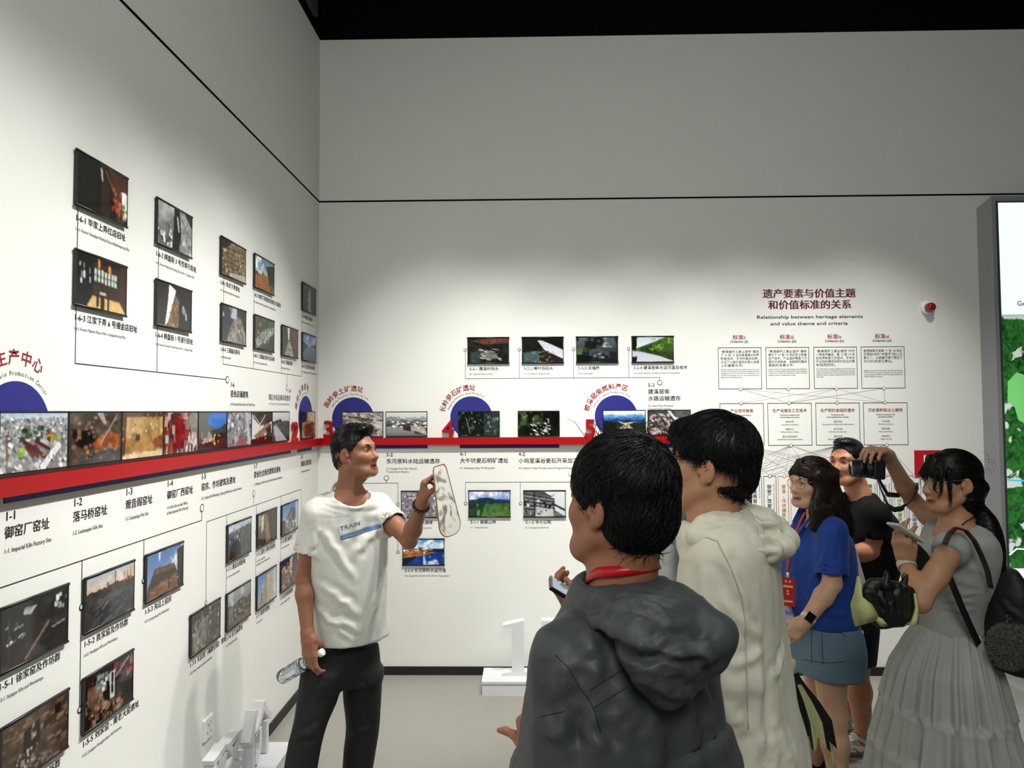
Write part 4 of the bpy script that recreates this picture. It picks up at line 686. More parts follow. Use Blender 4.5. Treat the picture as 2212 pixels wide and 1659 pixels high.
BARS = {0: ('观音阁窑址', 'Guanyinge Kiln Site', 0), 1: ('御窑厂西窑址', 'Kiln Site on the West of the Imperial Kiln Factory', 0), 2: ('窑房、作坊建筑及遗址', 'Kiln Workshops, Shaping Workshops and their Remains', 3), 8: ('高岭瓷土矿遗址', 'Gaoling Porcelain Clay Mining Site', 0), 9: ('东河原料水陆运输遗存', 'Donghe River Raw Material Transportation Remains', 4), 10: ('窑柴山林及古建筑', 'Firewood Forests and Historic Architecture', 5), 11: ('建溪窑柴水路运输遗存', 'Jianxi River Firewood Transportation Remains', 4)}
BL = {0: 'leftmost, with black vertical lettering', 1: 'second, with black vertical lettering', 2: 'third, with orange vertical lettering', 8: 'with black lettering by the black T-shirt', 9: 'with blue lettering behind the camera strap', 10: 'with green lettering behind the raised phone', 11: 'with blue lettering, rightmost of the row'}
for k in sorted(BARS):
    zh, en, ink = BARS[k]; x = g0[0] + pit * k; hw = pit * 0.44
    root = thing('name_bar', 'tall narrow outlined bar ' + BL[k] + ', low on the chart', 'name bar', BW(x, zb1, 0), 'tall narrow bars of the chart')
    m = MB(); outline(m, x - hw, zb0, x + hw, zb1, 0.0032, 0); m.build('bar_outline', INKP[ink], root, fix=False)
    m = MB(); em = 0.0295
    for j, ch in enumerate(zh): put(m, 'B', ch, x - 0.006, zb0 - 0.052 - j * 0.0315 - em, em, 0, 0.008, align='CENTER')
    put(m, 'B', en, x + 0.022, zb0 - 0.052, 0.0125, 1, vert=True)
    m.build('lettering', [INKP[ink], M_INKG], root, fix=False)
    ringpart(root, x, zb0, 0.0105, INKP[ink])
lk = MB()
def lnk(a, b, w=0.0012):
    d = Vector((b[0] - a[0], b[1] - a[1])).normalized(); n = Vector((-d.y, d.x)) * w / 2
    lk.quad(BW(a[0] + n.x, a[1] + n.y, .0009), BW(a[0] - n.x, a[1] - n.y, .0009), BW(b[0] - n.x, b[1] - n.y, .0009), BW(b[0] + n.x, b[1] + n.y, .0009))
u = [fpt(v, 729) for v in (358, 671, 982, 1291)]; d_ = [fpt(v, 821) for v in (360, 672, 984, 1294)]; e_ = [fpt(v, 1097) for v in (365, 678, 989, 1299)]
for i, j, w in ((0, 1, .0012), (0, 3, .001), (1, 1, .0006), (1, 0, .0006), (2, 0, .001), (2, 2, .0012), (2, 3, .001), (2, 1, .001), (3, 1, .0018), (3, 3, .002)): lnk(u[i], d_[j], w)
for i, js in ((0, (0, 1, 3, 6, 8, 10)), (1, (-3, -2, -1, 0, 1, 2, 4, 8, 9)), (2, (-3, -2, -1, 0, 1, 2, 3, 5, 7)), (3, (-1, 1, 3, 8, 9, 10, 11))):
    for j in js: lnk(e_[i], (g0[0] + pit * j, zb0), 0.0012)
o = lk.build('link_lines', M_INKG, origin=BW(*u[0], 0), fix=False)
tag(o, 'fan of thin grey link lines between the chart panels on the back wall', 'wall graphic')

# ---------------------------------------------------------------- wall socket, plinths and standing letters
so = thing('wall_socket', 'white socket plate low on the left wall beside the standing letters', 'socket', (0, -1.648, 0.325))
MB().box((0, -1.695, 0.325), (0.011, -1.603, 0.415)).build('plate', M_PLAS, so)
sm = MB()
for y, z in ((-1.662, 0.39), (-1.636, 0.39), (-1.649, 0.378), (-1.665, 0.352), (-1.633, 0.352)): sm.box((0.011, y - 0.002, z - 0.004), (0.0115, y + 0.002, z + 0.004))
sm.build('pin_holes', M_BLACK, so)
M_LET = mat('letter_white', (214, 214, 216), 0.55, noise=0.015, nscale=10)
M_PLI = mat('plinth_white', (206, 207, 210), 0.5, noise=0.015, nscale=8)
def letter3(s, wall, a, z, h, t0, t1, label, grp, bold=0.0, xs=1.0):
    co, fs = glyphs(s, 4, bold, extrude=0.5, align='LEFT'); W = WALL[wall]
    lo, hi = co.min(0), co.max(0); k = h / (hi[1] - lo[1])
    m = MB(); m.add([W(a + (p[0] - lo[0]) * k * xs, z + (p[1] - lo[1]) * k, t0 + (p[2] + 0.5) * (t1 - t0)) for p in co], fs)
    o = m.build('standing_letter', M_LET, origin=W(a, z, t0)); return tag(o, label, 'standing letter', grp)
pb = thing('numeral_plinth', 'low white plinth carrying the standing numeral 1 by the back wall', 'plinth', (1.7, -0.25, 0))
MB().box((1.13, -0.355, 0), (2.5, -0.125, 0.074)).build('plinth_block', M_PLI, pb)
MB().box((1.127, -0.36, 0.074), (2.504, -0.12, 0.088)).build('plinth_top', M_PLI, pb)
k1 = 0.345 / 912; poly = [((x - 380) * k1 + 1.258, 0.088 + (1090 - y) * k1) for x, y in ((380, 255), (720, 178), (726, 1018), (895, 1045), (895, 1090), (355, 1090), (355, 1045), (525, 1018), (523, 297), (385, 302))]
n1 = len(poly); o = MB().add([BW(x, z, t_) for t_ in (0.20, 0.27) for x, z in poly], [tuple(range(n1))[::-1], tuple(range(n1, 2 * n1))] + [(k, (k + 1) % n1, n1 + (k + 1) % n1, n1 + k) for k in range(n1)]).build('standing_letter', M_LET, origin=BW(1.3, 0.088, 0.2))
tag(o, 'white standing numeral 1 on the plinth by the back wall', 'standing letter', 'standing numerals on the plinth')
letter3('5', 'B', 1.475, 0.088, 0.345, 0.20, 0.27, 'white standing numeral 5 on the plinth, half hidden by the grey jacket', 'standing numerals on the plinth', 0.012, 1.1)
pl = thing('letter_plinth', 'low white plinth on the floor carrying the standing letters along the left wall', 'plinth', (0.14, -1.6, 0))
MB().box((0.012, -2.75, 0), (0.232, -1.20, 0.09)).build('plinth_block', M_PLI, pl)
MB().box((0.010, -2.755, 0.09), (0.236, -1.196, 0.102)).build('plinth_top', M_PLI, pl)
for ch, a, lb in (('价', -1.535, 'white standing Chinese letter nearest the corner of the room, on the left plinth'), ('释', -1.91, 'white standing Chinese letter under the socket, on the left plinth'), ('阐', -2.29, 'white standing Chinese letter at the bottom edge, nearest the camera on the left plinth')):
    letter3(ch, 'L', a, 0.102, 0.265, 0.095, 0.145, lb, 'standing letters on the left plinth', 0.012, 1.12)


# ---------------------------------------------------------------- soft-body modelling kit: distance fields meshed to one surface
def V3(p): return np.array(p, np.float32)
def unit(v): v = np.asarray(v, float); return v / (np.linalg.norm(v) + 1e-12)
class Field:
    def __init__(s, lo, hi, h):
        s.lo = np.asarray(lo, np.float32) - 2 * h; s.h = h; s.n = np.ceil((np.asarray(hi) + 2 * h - s.lo) / h).astype(int) + 1
        s.d = np.full(tuple(s.n), 0.08, np.float32)
    def win(s, lo, hi):
        a = np.clip(np.floor((np.asarray(lo) - s.lo) / s.h).astype(int), 0, s.n); b = np.clip(np.ceil((np.asarray(hi) - s.lo) / s.h).astype(int) + 1, 0, s.n)
        if (b <= a).any(): return None, None
        g = [(s.lo[i] + np.arange(a[i], b[i], dtype=np.float32) * s.h) for i in range(3)]
        X = g[0][:, None, None], g[1][None, :, None], g[2][None, None, :]
        return tuple(slice(a[i], b[i]) for i in range(3)), X
    def put(s, sl, d, k, mode='add'):
        a = s.d[sl]
        if mode == 'cut': d = -d
        if mode == 'add':
            if k > 0: hh = np.maximum(k - np.abs(a - d), 0) / k; s.d[sl] = np.minimum(a, d) - hh * hh * k * 0.25
            else: s.d[sl] = np.minimum(a, d)
        else:
            if k > 0: hh = np.maximum(k - np.abs(a - d), 0) / k; s.d[sl] = np.maximum(a, d) + hh * hh * k * 0.25
            else: s.d[sl] = np.maximum(a, d)
    def cap(s, p0, p1, r0, r1=None, k=0.02, mode='add', flat=None):
        r1 = r0 if r1 is None else r1; p0 = V3(p0); p1 = V3(p1); R = max(r0, r1) + k + 3 * s.h
        if flat: R *= max(1.0, flat[1])
        sl, X = s.win(np.minimum(p0, p1) - R, np.maximum(p0, p1) + R)
        if sl is None: return
        v = p1 - p0; L2 = float(v @ v) + 1e-12
        W = [X[i] - p0[i] for i in range(3)]
        t = np.clip((W[0] * v[0] + W[1] * v[1] + W[2] * v[2]) / L2, 0, 1)
        E = [W[i] - t * v[i] for i in range(3)]
        q = E[0] ** 2 + E[1] ** 2 + E[2] ** 2
        if flat:
            ax = V3(unit(flat[0])); c = E[0] * ax[0] + E[1] * ax[1] + E[2] * ax[2]; q = q + c * c * (1 / flat[1] ** 2 - 1)
        s.put(sl, np.sqrt(np.maximum(q, 0)) - (r0 + (r1 - r0) * t), k, mode)
    def ell(s, c, r, M=None, k=0.02, mode='add'):
        c = V3(c); r = np.asarray(r, np.float32); R = float(r.max()) + k + 3 * s.h
        sl, X = s.win(c - R, c + R)
        if sl is None: return
        W = [X[i] - c[i] for i in range(3)]
        if M is not None:
            M = np.asarray(M, np.float32); W = [W[0] * M[0, j] + W[1] * M[1, j] + W[2] * M[2, j] for j in range(3)]
        k0 = np.sqrt(sum((W[j] / r[j]) ** 2 for j in range(3))); k1 = np.sqrt(sum((W[j] / r[j] ** 2) ** 2 for j in range(3)))
        s.put(sl, k0 * (k0 - 1) / np.maximum(k1, 1e-5), k, mode)
    def loft(s, secs, k=0.02, mode='add', n=2.3, pad=0.0, sub=4):
        """secs: (centre, a, b, U) rings along a spine; U = direction of half-width a, b = half-depth"""
        A = np.array([list(np.asarray(c, float)) + [a + pad, b + pad] + list(unit(U)) for c, a, b, U in secs]); out = []
        for i in range(len(A) - 1):
            p0, p1, p2, p3 = A[max(i - 1, 0)], A[i], A[i + 1], A[min(i + 2, len(A) - 1)]
            for q in range(sub):
                t = q / sub; out.append(0.5 * (2 * p1 + (p2 - p0) * t + (2 * p0 - 5 * p1 + 4 * p2 - p3) * t * t + (3 * p1 - p0 - 3 * p2 + p3) * t ** 3))
        out.append(A[-1]); A = np.array(out, np.float32); R = float(A[:, 3:5].max()) + k + 3 * s.h
        sl, X = s.win(A[:, :3].min(0) - R, A[:, :3].max(0) + R)
        if sl is None: return
        tot = np.full(tuple(q.stop - q.start for q in sl), 1.0, np.float32); lo = np.array([q.start for q in sl])
        AX = A[1:, :3] - A[:-1, :3]; AX = AX / (np.linalg.norm(AX, axis=1, keepdims=True) + 1e-9); EX = [0.0] + [min(0.03, float(max(A[i, 3], A[i, 4]) * math.tan(0.5 * math.acos(min(1.0, max(-1.0, float(AX[i - 1] @ AX[i])))))) * 1.05 + 0.0015) for i in range(1, len(A) - 1)] + [0.0]
        for i in range(len(A) - 1):
            c0, c1 = A[i, :3], A[i + 1, :3]; a0, b0, a1, b1 = A[i, 3], A[i, 4], A[i + 1, 3], A[i + 1, 4]
            Rr = max(a0, b0, a1, b1) + k + 3 * s.h; s2, Y = s.win(np.minimum(c0, c1) - Rr, np.maximum(c0, c1) + Rr)
            if s2 is None: continue
            ax = c1 - c0; L = float(np.linalg.norm(ax)) + 1e-9; axn = ax / L
            W = [Y[j] - c0[j] for j in range(3)]; t0 = (W[0] * axn[0] + W[1] * axn[1] + W[2] * axn[2]) / L
            t = np.clip(t0, 0, 1); a = a0 + (a1 - a0) * t; b = b0 + (b1 - b0) * t
            U = unit(A[i, 5:] + A[i + 1, 5:]); U = unit(U - axn * (U @ axn)); V = np.cross(axn, U); U = U.astype(np.float32); V = V.astype(np.float32)
            E = [W[j] - t * ax[j] for j in range(3)]
            u = E[0] * U[0] + E[1] * U[1] + E[2] * U[2]; v = E[0] * V[0] + E[1] * V[1] + E[2] * V[2]
            over = np.maximum(np.abs(t0 - 0.5) - 0.5, 0) * L
            over = np.where(t0 < 0, np.maximum(over - EX[i], 0), np.maximum(over - EX[i + 1], 0))
            q = (np.abs(u / a) ** n + np.abs(v / b) ** n) ** (1 / n)
            d = (q - 1) * np.minimum(a, b); d = np.where(over > 0, np.sqrt(np.maximum(d, 0) ** 2 + over ** 2), d)
            ss = tuple(slice(s2[j].start - sl[j].start, s2[j].stop - sl[j].start) for j in range(3))
            tot[ss] = np.minimum(tot[ss], d)
        s.put(sl, tot, k, mode)
    def like(s):
        f = Field.__new__(Field); f.lo, f.h, f.n = s.lo, s.h, s.n; f.d = np.full(tuple(s.n), 0.08, np.float32); return f
    def merge(s, o, k=0.02): s.put((slice(None),) * 3, o.d, k)
    def halfspace(s, p, nrm, k=0.0, lo=None, hi=None):
        """removes everything on the side nrm points to (inside the box lo..hi)"""
        sl, X = s.win(lo if lo is not None else s.lo, hi if hi is not None else s.lo + s.n * s.h)
        if sl is None: return
        nrm = unit(nrm); d = (X[0] - p[0]) * nrm[0] + (X[1] - p[1]) * nrm[1] + (X[2] - p[2]) * nrm[2]
        s.put(sl, (-d).astype(np.float32), k, 'cut')
    def samp(s, P):
        g = (P - s.lo) / s.h; g = np.clip(g, 0, s.n - 1.001); i = g.astype(int); f = g - i; d = s.d; o = 0
        for a in (0, 1):
            for b in (0, 1):
                for c in (0, 1):
                    w_ = (f[:, 0] if a else 1 - f[:, 0]) * (f[:, 1] if b else 1 - f[:, 1]) * (f[:, 2] if c else 1 - f[:, 2])
                    o = o + w_ * d[i[:, 0] + a, i[:, 1] + b, i[:, 2] + c]
        return o
    def grad(s, P):
        e = s.h; g = np.stack([s.samp(P + np.eye(3)[j] * e) - s.samp(P - np.eye(3)[j] * e) for j in range(3)], 1)
        return g / (np.linalg.norm(g, axis=1, keepdims=True) + 1e-9)
    def mesh(s, smooth=1):
        d = s.d; ins = d < 0; nx, ny, nz = d.shape
        cnt = np.zeros((nx - 1, ny - 1, nz - 1), np.uint8)
        for a in (0, 1):
            for b in (0, 1):
                for c in (0, 1): cnt += ins[a:nx - 1 + a, b:ny - 1 + b, c:nz - 1 + c]
        mixed = (cnt > 0) & (cnt < 8); cell = np.argwhere(mixed); N = len(cell)
        idm = np.full(mixed.shape, -1, np.int32); idm[mixed] = np.arange(N)
        corners = np.array([(a, b, c) for a in (0, 1) for b in (0, 1) for c in (0, 1)])
        val = np.stack([d[cell[:, 0] + a, cell[:, 1] + b, cell[:, 2] + c] for a, b, c in corners], 1)
        acc = np.zeros((N, 3)); num = np.zeros(N)
        for i in range(8):
            for j in range(i + 1, 8):
                if np.abs(corners[i] - corners[j]).sum() != 1: continue
                m = (val[:, i] < 0) != (val[:, j] < 0); t = val[m, i] / (val[m, i] - val[m, j])
                acc[m] += corners[i] + t[:, None] * (corners[j] - corners[i]); num[m] += 1
        P = s.lo + (cell + acc / num[:, None]) * s.h
        F = []
        for ax in range(3):
            o1, o2 = [(1, 2), (2, 0), (0, 1)][ax]
            A = np.moveaxis(ins, (ax, o1, o2), (0, 1, 2)); I = np.moveaxis(idm, (ax, o1, o2), (0, 1, 2))
            ch = A[:-1, 1:-1, 1:-1] != A[1:, 1:-1, 1:-1]; e = np.argwhere(ch)
            if not len(e): continue
            i, j, k = e[:, 0], e[:, 1] + 1, e[:, 2] + 1
            q = np.stack([I[i, j - 1, k - 1], I[i, j, k - 1], I[i, j, k], I[i, j - 1, k]], 1)
            fl = ~A[i, j, k]; q[fl] = q[fl][:, ::-1]; F.append(q)
        F = np.concatenate(F); F = F[(F >= 0).all(1)]
        for _ in range(smooth): P = lap(P, F, 0.5)
        return P, F
def lap(P, F, w):
    acc = np.zeros_like(P); n = np.zeros(len(P))
    for a, b in ((0, 1), (1, 2), (2, 3), (3, 0)):
        for x, y in ((a, b), (b, a)):
            for c in range(3): acc[:, c] += np.bincount(F[:, x], P[F[:, y], c], len(P))
            n += np.bincount(F[:, x], minlength=len(P))
    m = n > 0; Q = P.copy(); Q[m] = P[m] * (1 - w) + w * acc[m] / n[m][:, None]; return Q
def vnormals(P, F):
    fn = np.cross(P[F[:, 2]] - P[F[:, 0]], P[F[:, 3]] - P[F[:, 1]]); N = np.zeros_like(P)
    for j in range(4):
        for c in range(3): N[:, c] += np.bincount(F[:, j], fn[:, c], len(P))
    return N / (np.linalg.norm(N, axis=1, keepdims=True) + 1e-12)
_rng = np.random.RandomState(5); _LAT = _rng.rand(32, 32, 32).astype(np.float32)
def noise3(P, f=(1, 1, 1), seed=0.0, oct_=2):
    out = 0; amp = 1.0; tot = 0; Q = np.asarray(P) * np.asarray(f) + seed * 7.31
    for o in range(oct_):
        i = np.floor(Q).astype(int); u = Q - i; u = u * u * (3 - 2 * u); v = 0
        for a in (0, 1):
            for b in (0, 1):
                for c in (0, 1):
                    v = v + (u[:, 0] if a else 1 - u[:, 0]) * (u[:, 1] if b else 1 - u[:, 1]) * (u[:, 2] if c else 1 - u[:, 2]) * _LAT[(i[:, 0] + a) % 32, (i[:, 1] + b) % 32, (i[:, 2] + c) % 32]
        out = out + amp * v; tot += amp; amp *= 0.5; Q = Q * 2.03 + 3.7
    return out / tot - 0.5
def segdist(P, a, b):
    a = np.asarray(a, float); b = np.asarray(b, float); v = b - a; t = np.clip(((P - a) @ v) / (v @ v), 0, 1); D = P - a - t[:, None] * v
    return np.linalg.norm(D, axis=1), t
def creases(P, N, lines):
    """soft cloth folds: each line = (a, b, width, depth), laid along the surface"""
    D = np.zeros(len(P)); Q = P[::5]; K = 8
    for a, b, wd, dp in lines:
        a = np.asarray(a, float); b = np.asarray(b, float); pts = []
        for k in range(K + 1):
            p = a + (b - a) * k / K; pts.append(Q[np.argmin(((Q - p) ** 2).sum(1))])
        best = np.full(len(P), 9.0); tt = np.zeros(len(P)); c = np.mean(pts, 0); R = max(np.linalg.norm(p - c) for p in pts) + 4 * wd
        near = np.where(((P - c) ** 2).sum(1) < R * R)[0]; S_ = P[near]; bn = best[near]; tn = tt[near]
        for k in range(K):
            if np.linalg.norm(pts[k + 1] - pts[k]) < 1e-5: continue
            d, t = segdist(S_, pts[k], pts[k + 1]); m = d < bn; bn[m] = d[m]; tn[m] = (k + t[m]) / K
        q = bn / wd; D[near] += dp * np.sin(np.pi * np.clip(tn, 0.02, 0.98)) ** 0.6 * (np.exp(-q * q) - 0.55 * np.exp(-(q - 1.7) ** 2))
    return D
def mesh_obj(name, P, F, m, parent, col=None, smooth=True):
    q = parent
    while q is not None and '_o' not in q: q = q.parent
    o0 = np.array(q['_o']) if q is not None else np.zeros(3)
    me = bpy.data.meshes.new(name); n = len(P); k = F.shape[1]
    me.vertices.add(n); me.vertices.foreach_set('co', (P - o0).astype(np.float32).ravel())
    me.loops.add(len(F) * k); me.loops.foreach_set('vertex_index', F.astype(np.int32).ravel())
    me.polygons.add(len(F)); me.polygons.foreach_set('loop_start', np.arange(0, len(F) * k, k, dtype=np.int32))
    me.polygons.foreach_set('use_smooth', np.full(len(F), smooth))
    for mm in (m if isinstance(m, (list, tuple)) else [m]): me.materials.append(mm)
    me.update(calc_edges=True); me.validate()
    if col is not None:
        ca = me.color_attributes.new('Col', 'FLOAT_COLOR', 'POINT'); ca.data.foreach_set('color', np.concatenate([col, np.ones((n, 1))], 1).astype(np.float32).ravel())
    ob = bpy.data.objects.new(name, me); COL.objects.link(ob); ob.parent = parent
    return ob

# ---------------------------------------------------------------- anatomy
def frame(fwd, up=(0, 0, 1)):
    f = unit(fwd); r = unit(np.cross(f, up)); u = np.cross(r, f); return np.stack([r, f, u], 1)   # columns: right, forward, up
def add_head(S, C, M, s=1.0, jaw=1.0, mouth=0.0, fem=False, ears=True, fine=None):
    """C = centre between the ears, M = frame(right, forward, up)"""
    T = lambda x, y, z: np.asarray(C) + M @ (np.array([x, y, z]) * s)
    e = lambda c, r, k=0.02, mode='add', MM=None: S.ell(T(*c), np.array(r) * s, M if MM is None else M @ MM, k * s, mode)
    c = lambda a, b, r0, r1, k=0.012, mode='add': S.cap(T(*a), T(*b), r0 * s, r1 * s, k * s, mode)
    e((0, -0.012, 0.036), (0.074, 0.096, 0.084)); e((0, 0.028, -0.03), (0.062 * jaw, 0.064, 0.078), 0.03)
    e((0, -0.05, -0.01), (0.06, 0.05, 0.06), 0.03)
    c((-0.03 * jaw, 0.062, -0.09), (0.03 * jaw, 0.062, -0.09), 0.021, 0.021, 0.03); c((0, 0.075, -0.094), (0, 0.078, -0.096), 0.014, 0.014, 0.02)
    for sx in (-1, 1):
        c((sx * 0.055 * jaw, 0.004, -0.055), (sx * 0.03 * jaw, 0.06, -0.088), 0.02, 0.018, 0.03)
        c((sx * 0.05, 0.05, -0.018), (sx * 0.03, 0.074, -0.028), 0.02, 0.016, 0.03)
        c((sx * 0.045, 0.066, 0.03), (sx * 0.012, 0.082, 0.026), 0.013, 0.011, 0.02)
        e((sx * 0.031, 0.094, 0.008), (0.018, 0.018, 0.011), 0.012, 'cut')
        e((sx * 0.031, 0.071, 0.006), (0.0155, 0.0145, 0.013), 0.006)
    c((0, 0.08, 0.018), (0, 0.104, -0.026), 0.0085, 0.0115, 0.012); e((0, 0.104, -0.029), (0.0125, 0.0125, 0.0105), 0.008)
    for sx in (-1, 1): e((sx * 0.0125, 0.094, -0.033), (0.0085, 0.011, 0.0085), 0.008)
    c((0, 0.083, -0.045), (0, 0.089, -0.058), 0.012, 0.012, 0.015)
    o = mouth
    c((-0.017, 0.0835 + o * .6, -0.0605), (0.017, 0.0835 + o * .6, -0.0605), 0.0065, 0.0065, 0.006); c((0, 0.0905 + o, -0.0595), (0, 0.0905 + o, -0.0600), 0.0072, 0.0072, 0.008)
    c((-0.014, 0.081 + o * .6, -0.0725 - o), (0.014, 0.081 + o * .6, -0.0725 - o), 0.0075, 0.0075, 0.006); c((0, 0.087 + o, -0.0735 - o), (0, 0.087 + o, -0.074 - o), 0.0075, 0.0075, 0.008)
    e((0, 0.097 + o, -0.0665 - o / 2), (0.016, 0.014, 0.0022 + o * .45), 0.003, 'cut')
    if ears:
        for sx in (-1, 1):
            a = 0.30; RY = np.array([[math.cos(a * sx), -math.sin(a * sx), 0], [math.sin(a * sx), math.cos(a * sx), 0], [0, 0, 1.0]])
            RX = np.array([[1, 0, 0], [0, math.cos(-.2), -math.sin(-.2)], [0, math.sin(-.2), math.cos(-.2)]])
            e((sx * 0.080, -0.012, -0.004), (0.0095, 0.020, 0.033), 0.008, 'add', RY @ RX); e((sx * 0.076, -0.002, -0.032), (0.007, 0.01, 0.012), 0.008)
            e((sx * 0.0905, -0.010, 0.000), (0.0075, 0.0125, 0.022), 0.004, 'cut', RY @ RX); c((sx * 0.083, -0.014, 0.016), (sx * 0.084, -0.016, -0.012), 0.0035, 0.0035, 0.005)
            e((sx * 0.079, 0.006, -0.010), (0.006, 0.006, 0.008), 0.006)
    return T
def head_tint(P, C, M, s, base, mouth=0.0):
    """skin colour with lips and a little redness of nose, ears"""
    L = (P - np.asarray(C)) @ M / s; col = np.repeat(base[None], len(P), 0)
    lip = np.array([0.62, 0.32, 0.30]) * base / base.mean() * base.mean() * 1.05
    d, _ = segdist(L, (-0.018, 0.090 + mouth, -0.0665 - mouth / 2), (0.018, 0.090 + mouth, -0.0665 - mouth / 2)); near = (np.linalg.norm(L, axis=1) < 0.2)
    t = np.clip(1 - (d - 0.0095 - mouth * .7) / 0.003, 0, 1) * near * (L[:, 1] > 0.076)
    dark = np.clip(1 - (np.abs(L[:, 2] + 0.0665 + mouth / 2) - 0.0006 - mouth * .40) / 0.0015, 0, 1) * (L[:, 1] < 0.089 + mouth) * (L[:, 1] > 0.068) * (np.abs(L[:, 0]) < 0.017) * near
    col = col * (1 - t[:, None]) + lip[None] * t[:, None]; col = col * (1 - 0.75 * dark[:, None])
    red = np.clip(1 - np.linalg.norm(L - np.array([0, 0.104, -0.03]), axis=1) / 0.02, 0, 1) + 0.8 * np.clip(1 - (np.abs(np.abs(L[:, 0]) - 0.082)) / 0.008, 0, 1) * near * (np.abs(L[:, 2]) < .04) * (np.abs(L[:, 1] + .01) < .03)
    col = col * (1 - 0.25 * np.clip(red, 0, 1)[:, None] * np.array([0, 0.6, 0.6]))
    return col
def add_hand(S, wr, F, Nn, side, curl, thumb, s=1.0, spread=0.0):
    """wr wrist, F towards knuckles, Nn out of the palm, side +1: thumb on +cross(F,Nn)"""
    F = unit(F); Nn = unit(np.asarray(Nn) - F * (np.asarray(Nn) @ F)); T_ = np.cross(F, Nn) * side; wr = np.asarray(wr, float)
    pt = lambda f, t, n: wr + (F * f + T_ * t + Nn * n) * s
    S.cap(pt(0.0, 0, 0), pt(0.03, 0, 0), 0.024 * s, 0.026 * s, 0.012, flat=(T_, 1.15))
    for t0, f1 in ((0.028, 0.086), (0.0095, 0.09), (-0.0095, 0.086), (-0.027, 0.078)):
        S.cap(pt(0.02, t0 * 0.7, 0), pt(f1, t0, 0), 0.0125 * s, 0.0115 * s, 0.012)
    S.cap(pt(0.02, 0.022, 0.008), pt(0.055, 0.026, 0.010), 0.015 * s, 0.012 * s, 0.012)
    tips = []
    for i, (t0, f1, ls) in enumerate(((0.029, 0.087, (0.042, 0.026, 0.020)), (0.0097, 0.092, (0.046, 0.029, 0.021)), (-0.0097, 0.088, (0.042, 0.027, 0.020)), (-0.028, 0.080, (0.033, 0.021, 0.018)))):
        p = pt(f1, t0, 0); ang = 0; sp = spread * (1.5 - i)
        cs = curl[i] if hasattr(curl[i], '__len__') else (curl[i], curl[i] * 1.1, curl[i] * 0.7); rs = (0.0088, 0.0080, 0.0073, 0.0060)
        for j in range(3):
            ang += cs[j]; d = F * math.cos(ang) + Nn * math.sin(ang) + T_ * sp; q = p + unit(d) * ls[j] * s
            S.cap(p, q, rs[j] * s, rs[j + 1] * s, 0.0035); p = q
        tips.append(p)
    p = pt(0.028, 0.03, 0.006)
    for (f, t, n), l, r0, r1 in zip(thumb, (0.04, 0.032, 0.024), (0.0125, 0.0105, 0.009), (0.0105, 0.009, 0.007)):
        q = p + unit(F * f + T_ * t + Nn * n) * l * s; S.cap(p, q, r0 * s, r1 * s, 0.005); p = q
    return tips, p
def add_arm(S, sh, el, wr, s=1.0, thin=1.0):
    sh, el, wr = map(lambda p: np.asarray(p, float), (sh, el, wr))
    S.cap(sh, sh * .45 + el * .55, 0.047 * s * thin, 0.042 * s * thin, 0.02); S.cap(sh * .5 + el * .5, el, 0.0415 * s * thin, 0.034 * s * thin, 0.02)
    mid = el * .68 + wr * .32; S.cap(el, mid, 0.033 * s * thin, 0.0365 * s * thin, 0.02); S.cap(mid, wr, 0.0365 * s * thin, 0.0265 * s * thin, 0.02)
def add_leg(S, hip, kn, an, s=1.0):
    hip, kn, an = map(lambda p: np.asarray(p, float), (hip, kn, an))
    S.cap(hip, kn, 0.078 * s, 0.053 * s, 0.03); cf = kn * .65 + an * .35; S.cap(kn, cf, 0.05 * s, 0.054 * s, 0.03); S.cap(cf, an, 0.054 * s, 0.036 * s, 0.03)
def bbox(pts, m): A = np.array(pts, float); return A.min(0) - m, A.max(0) + m

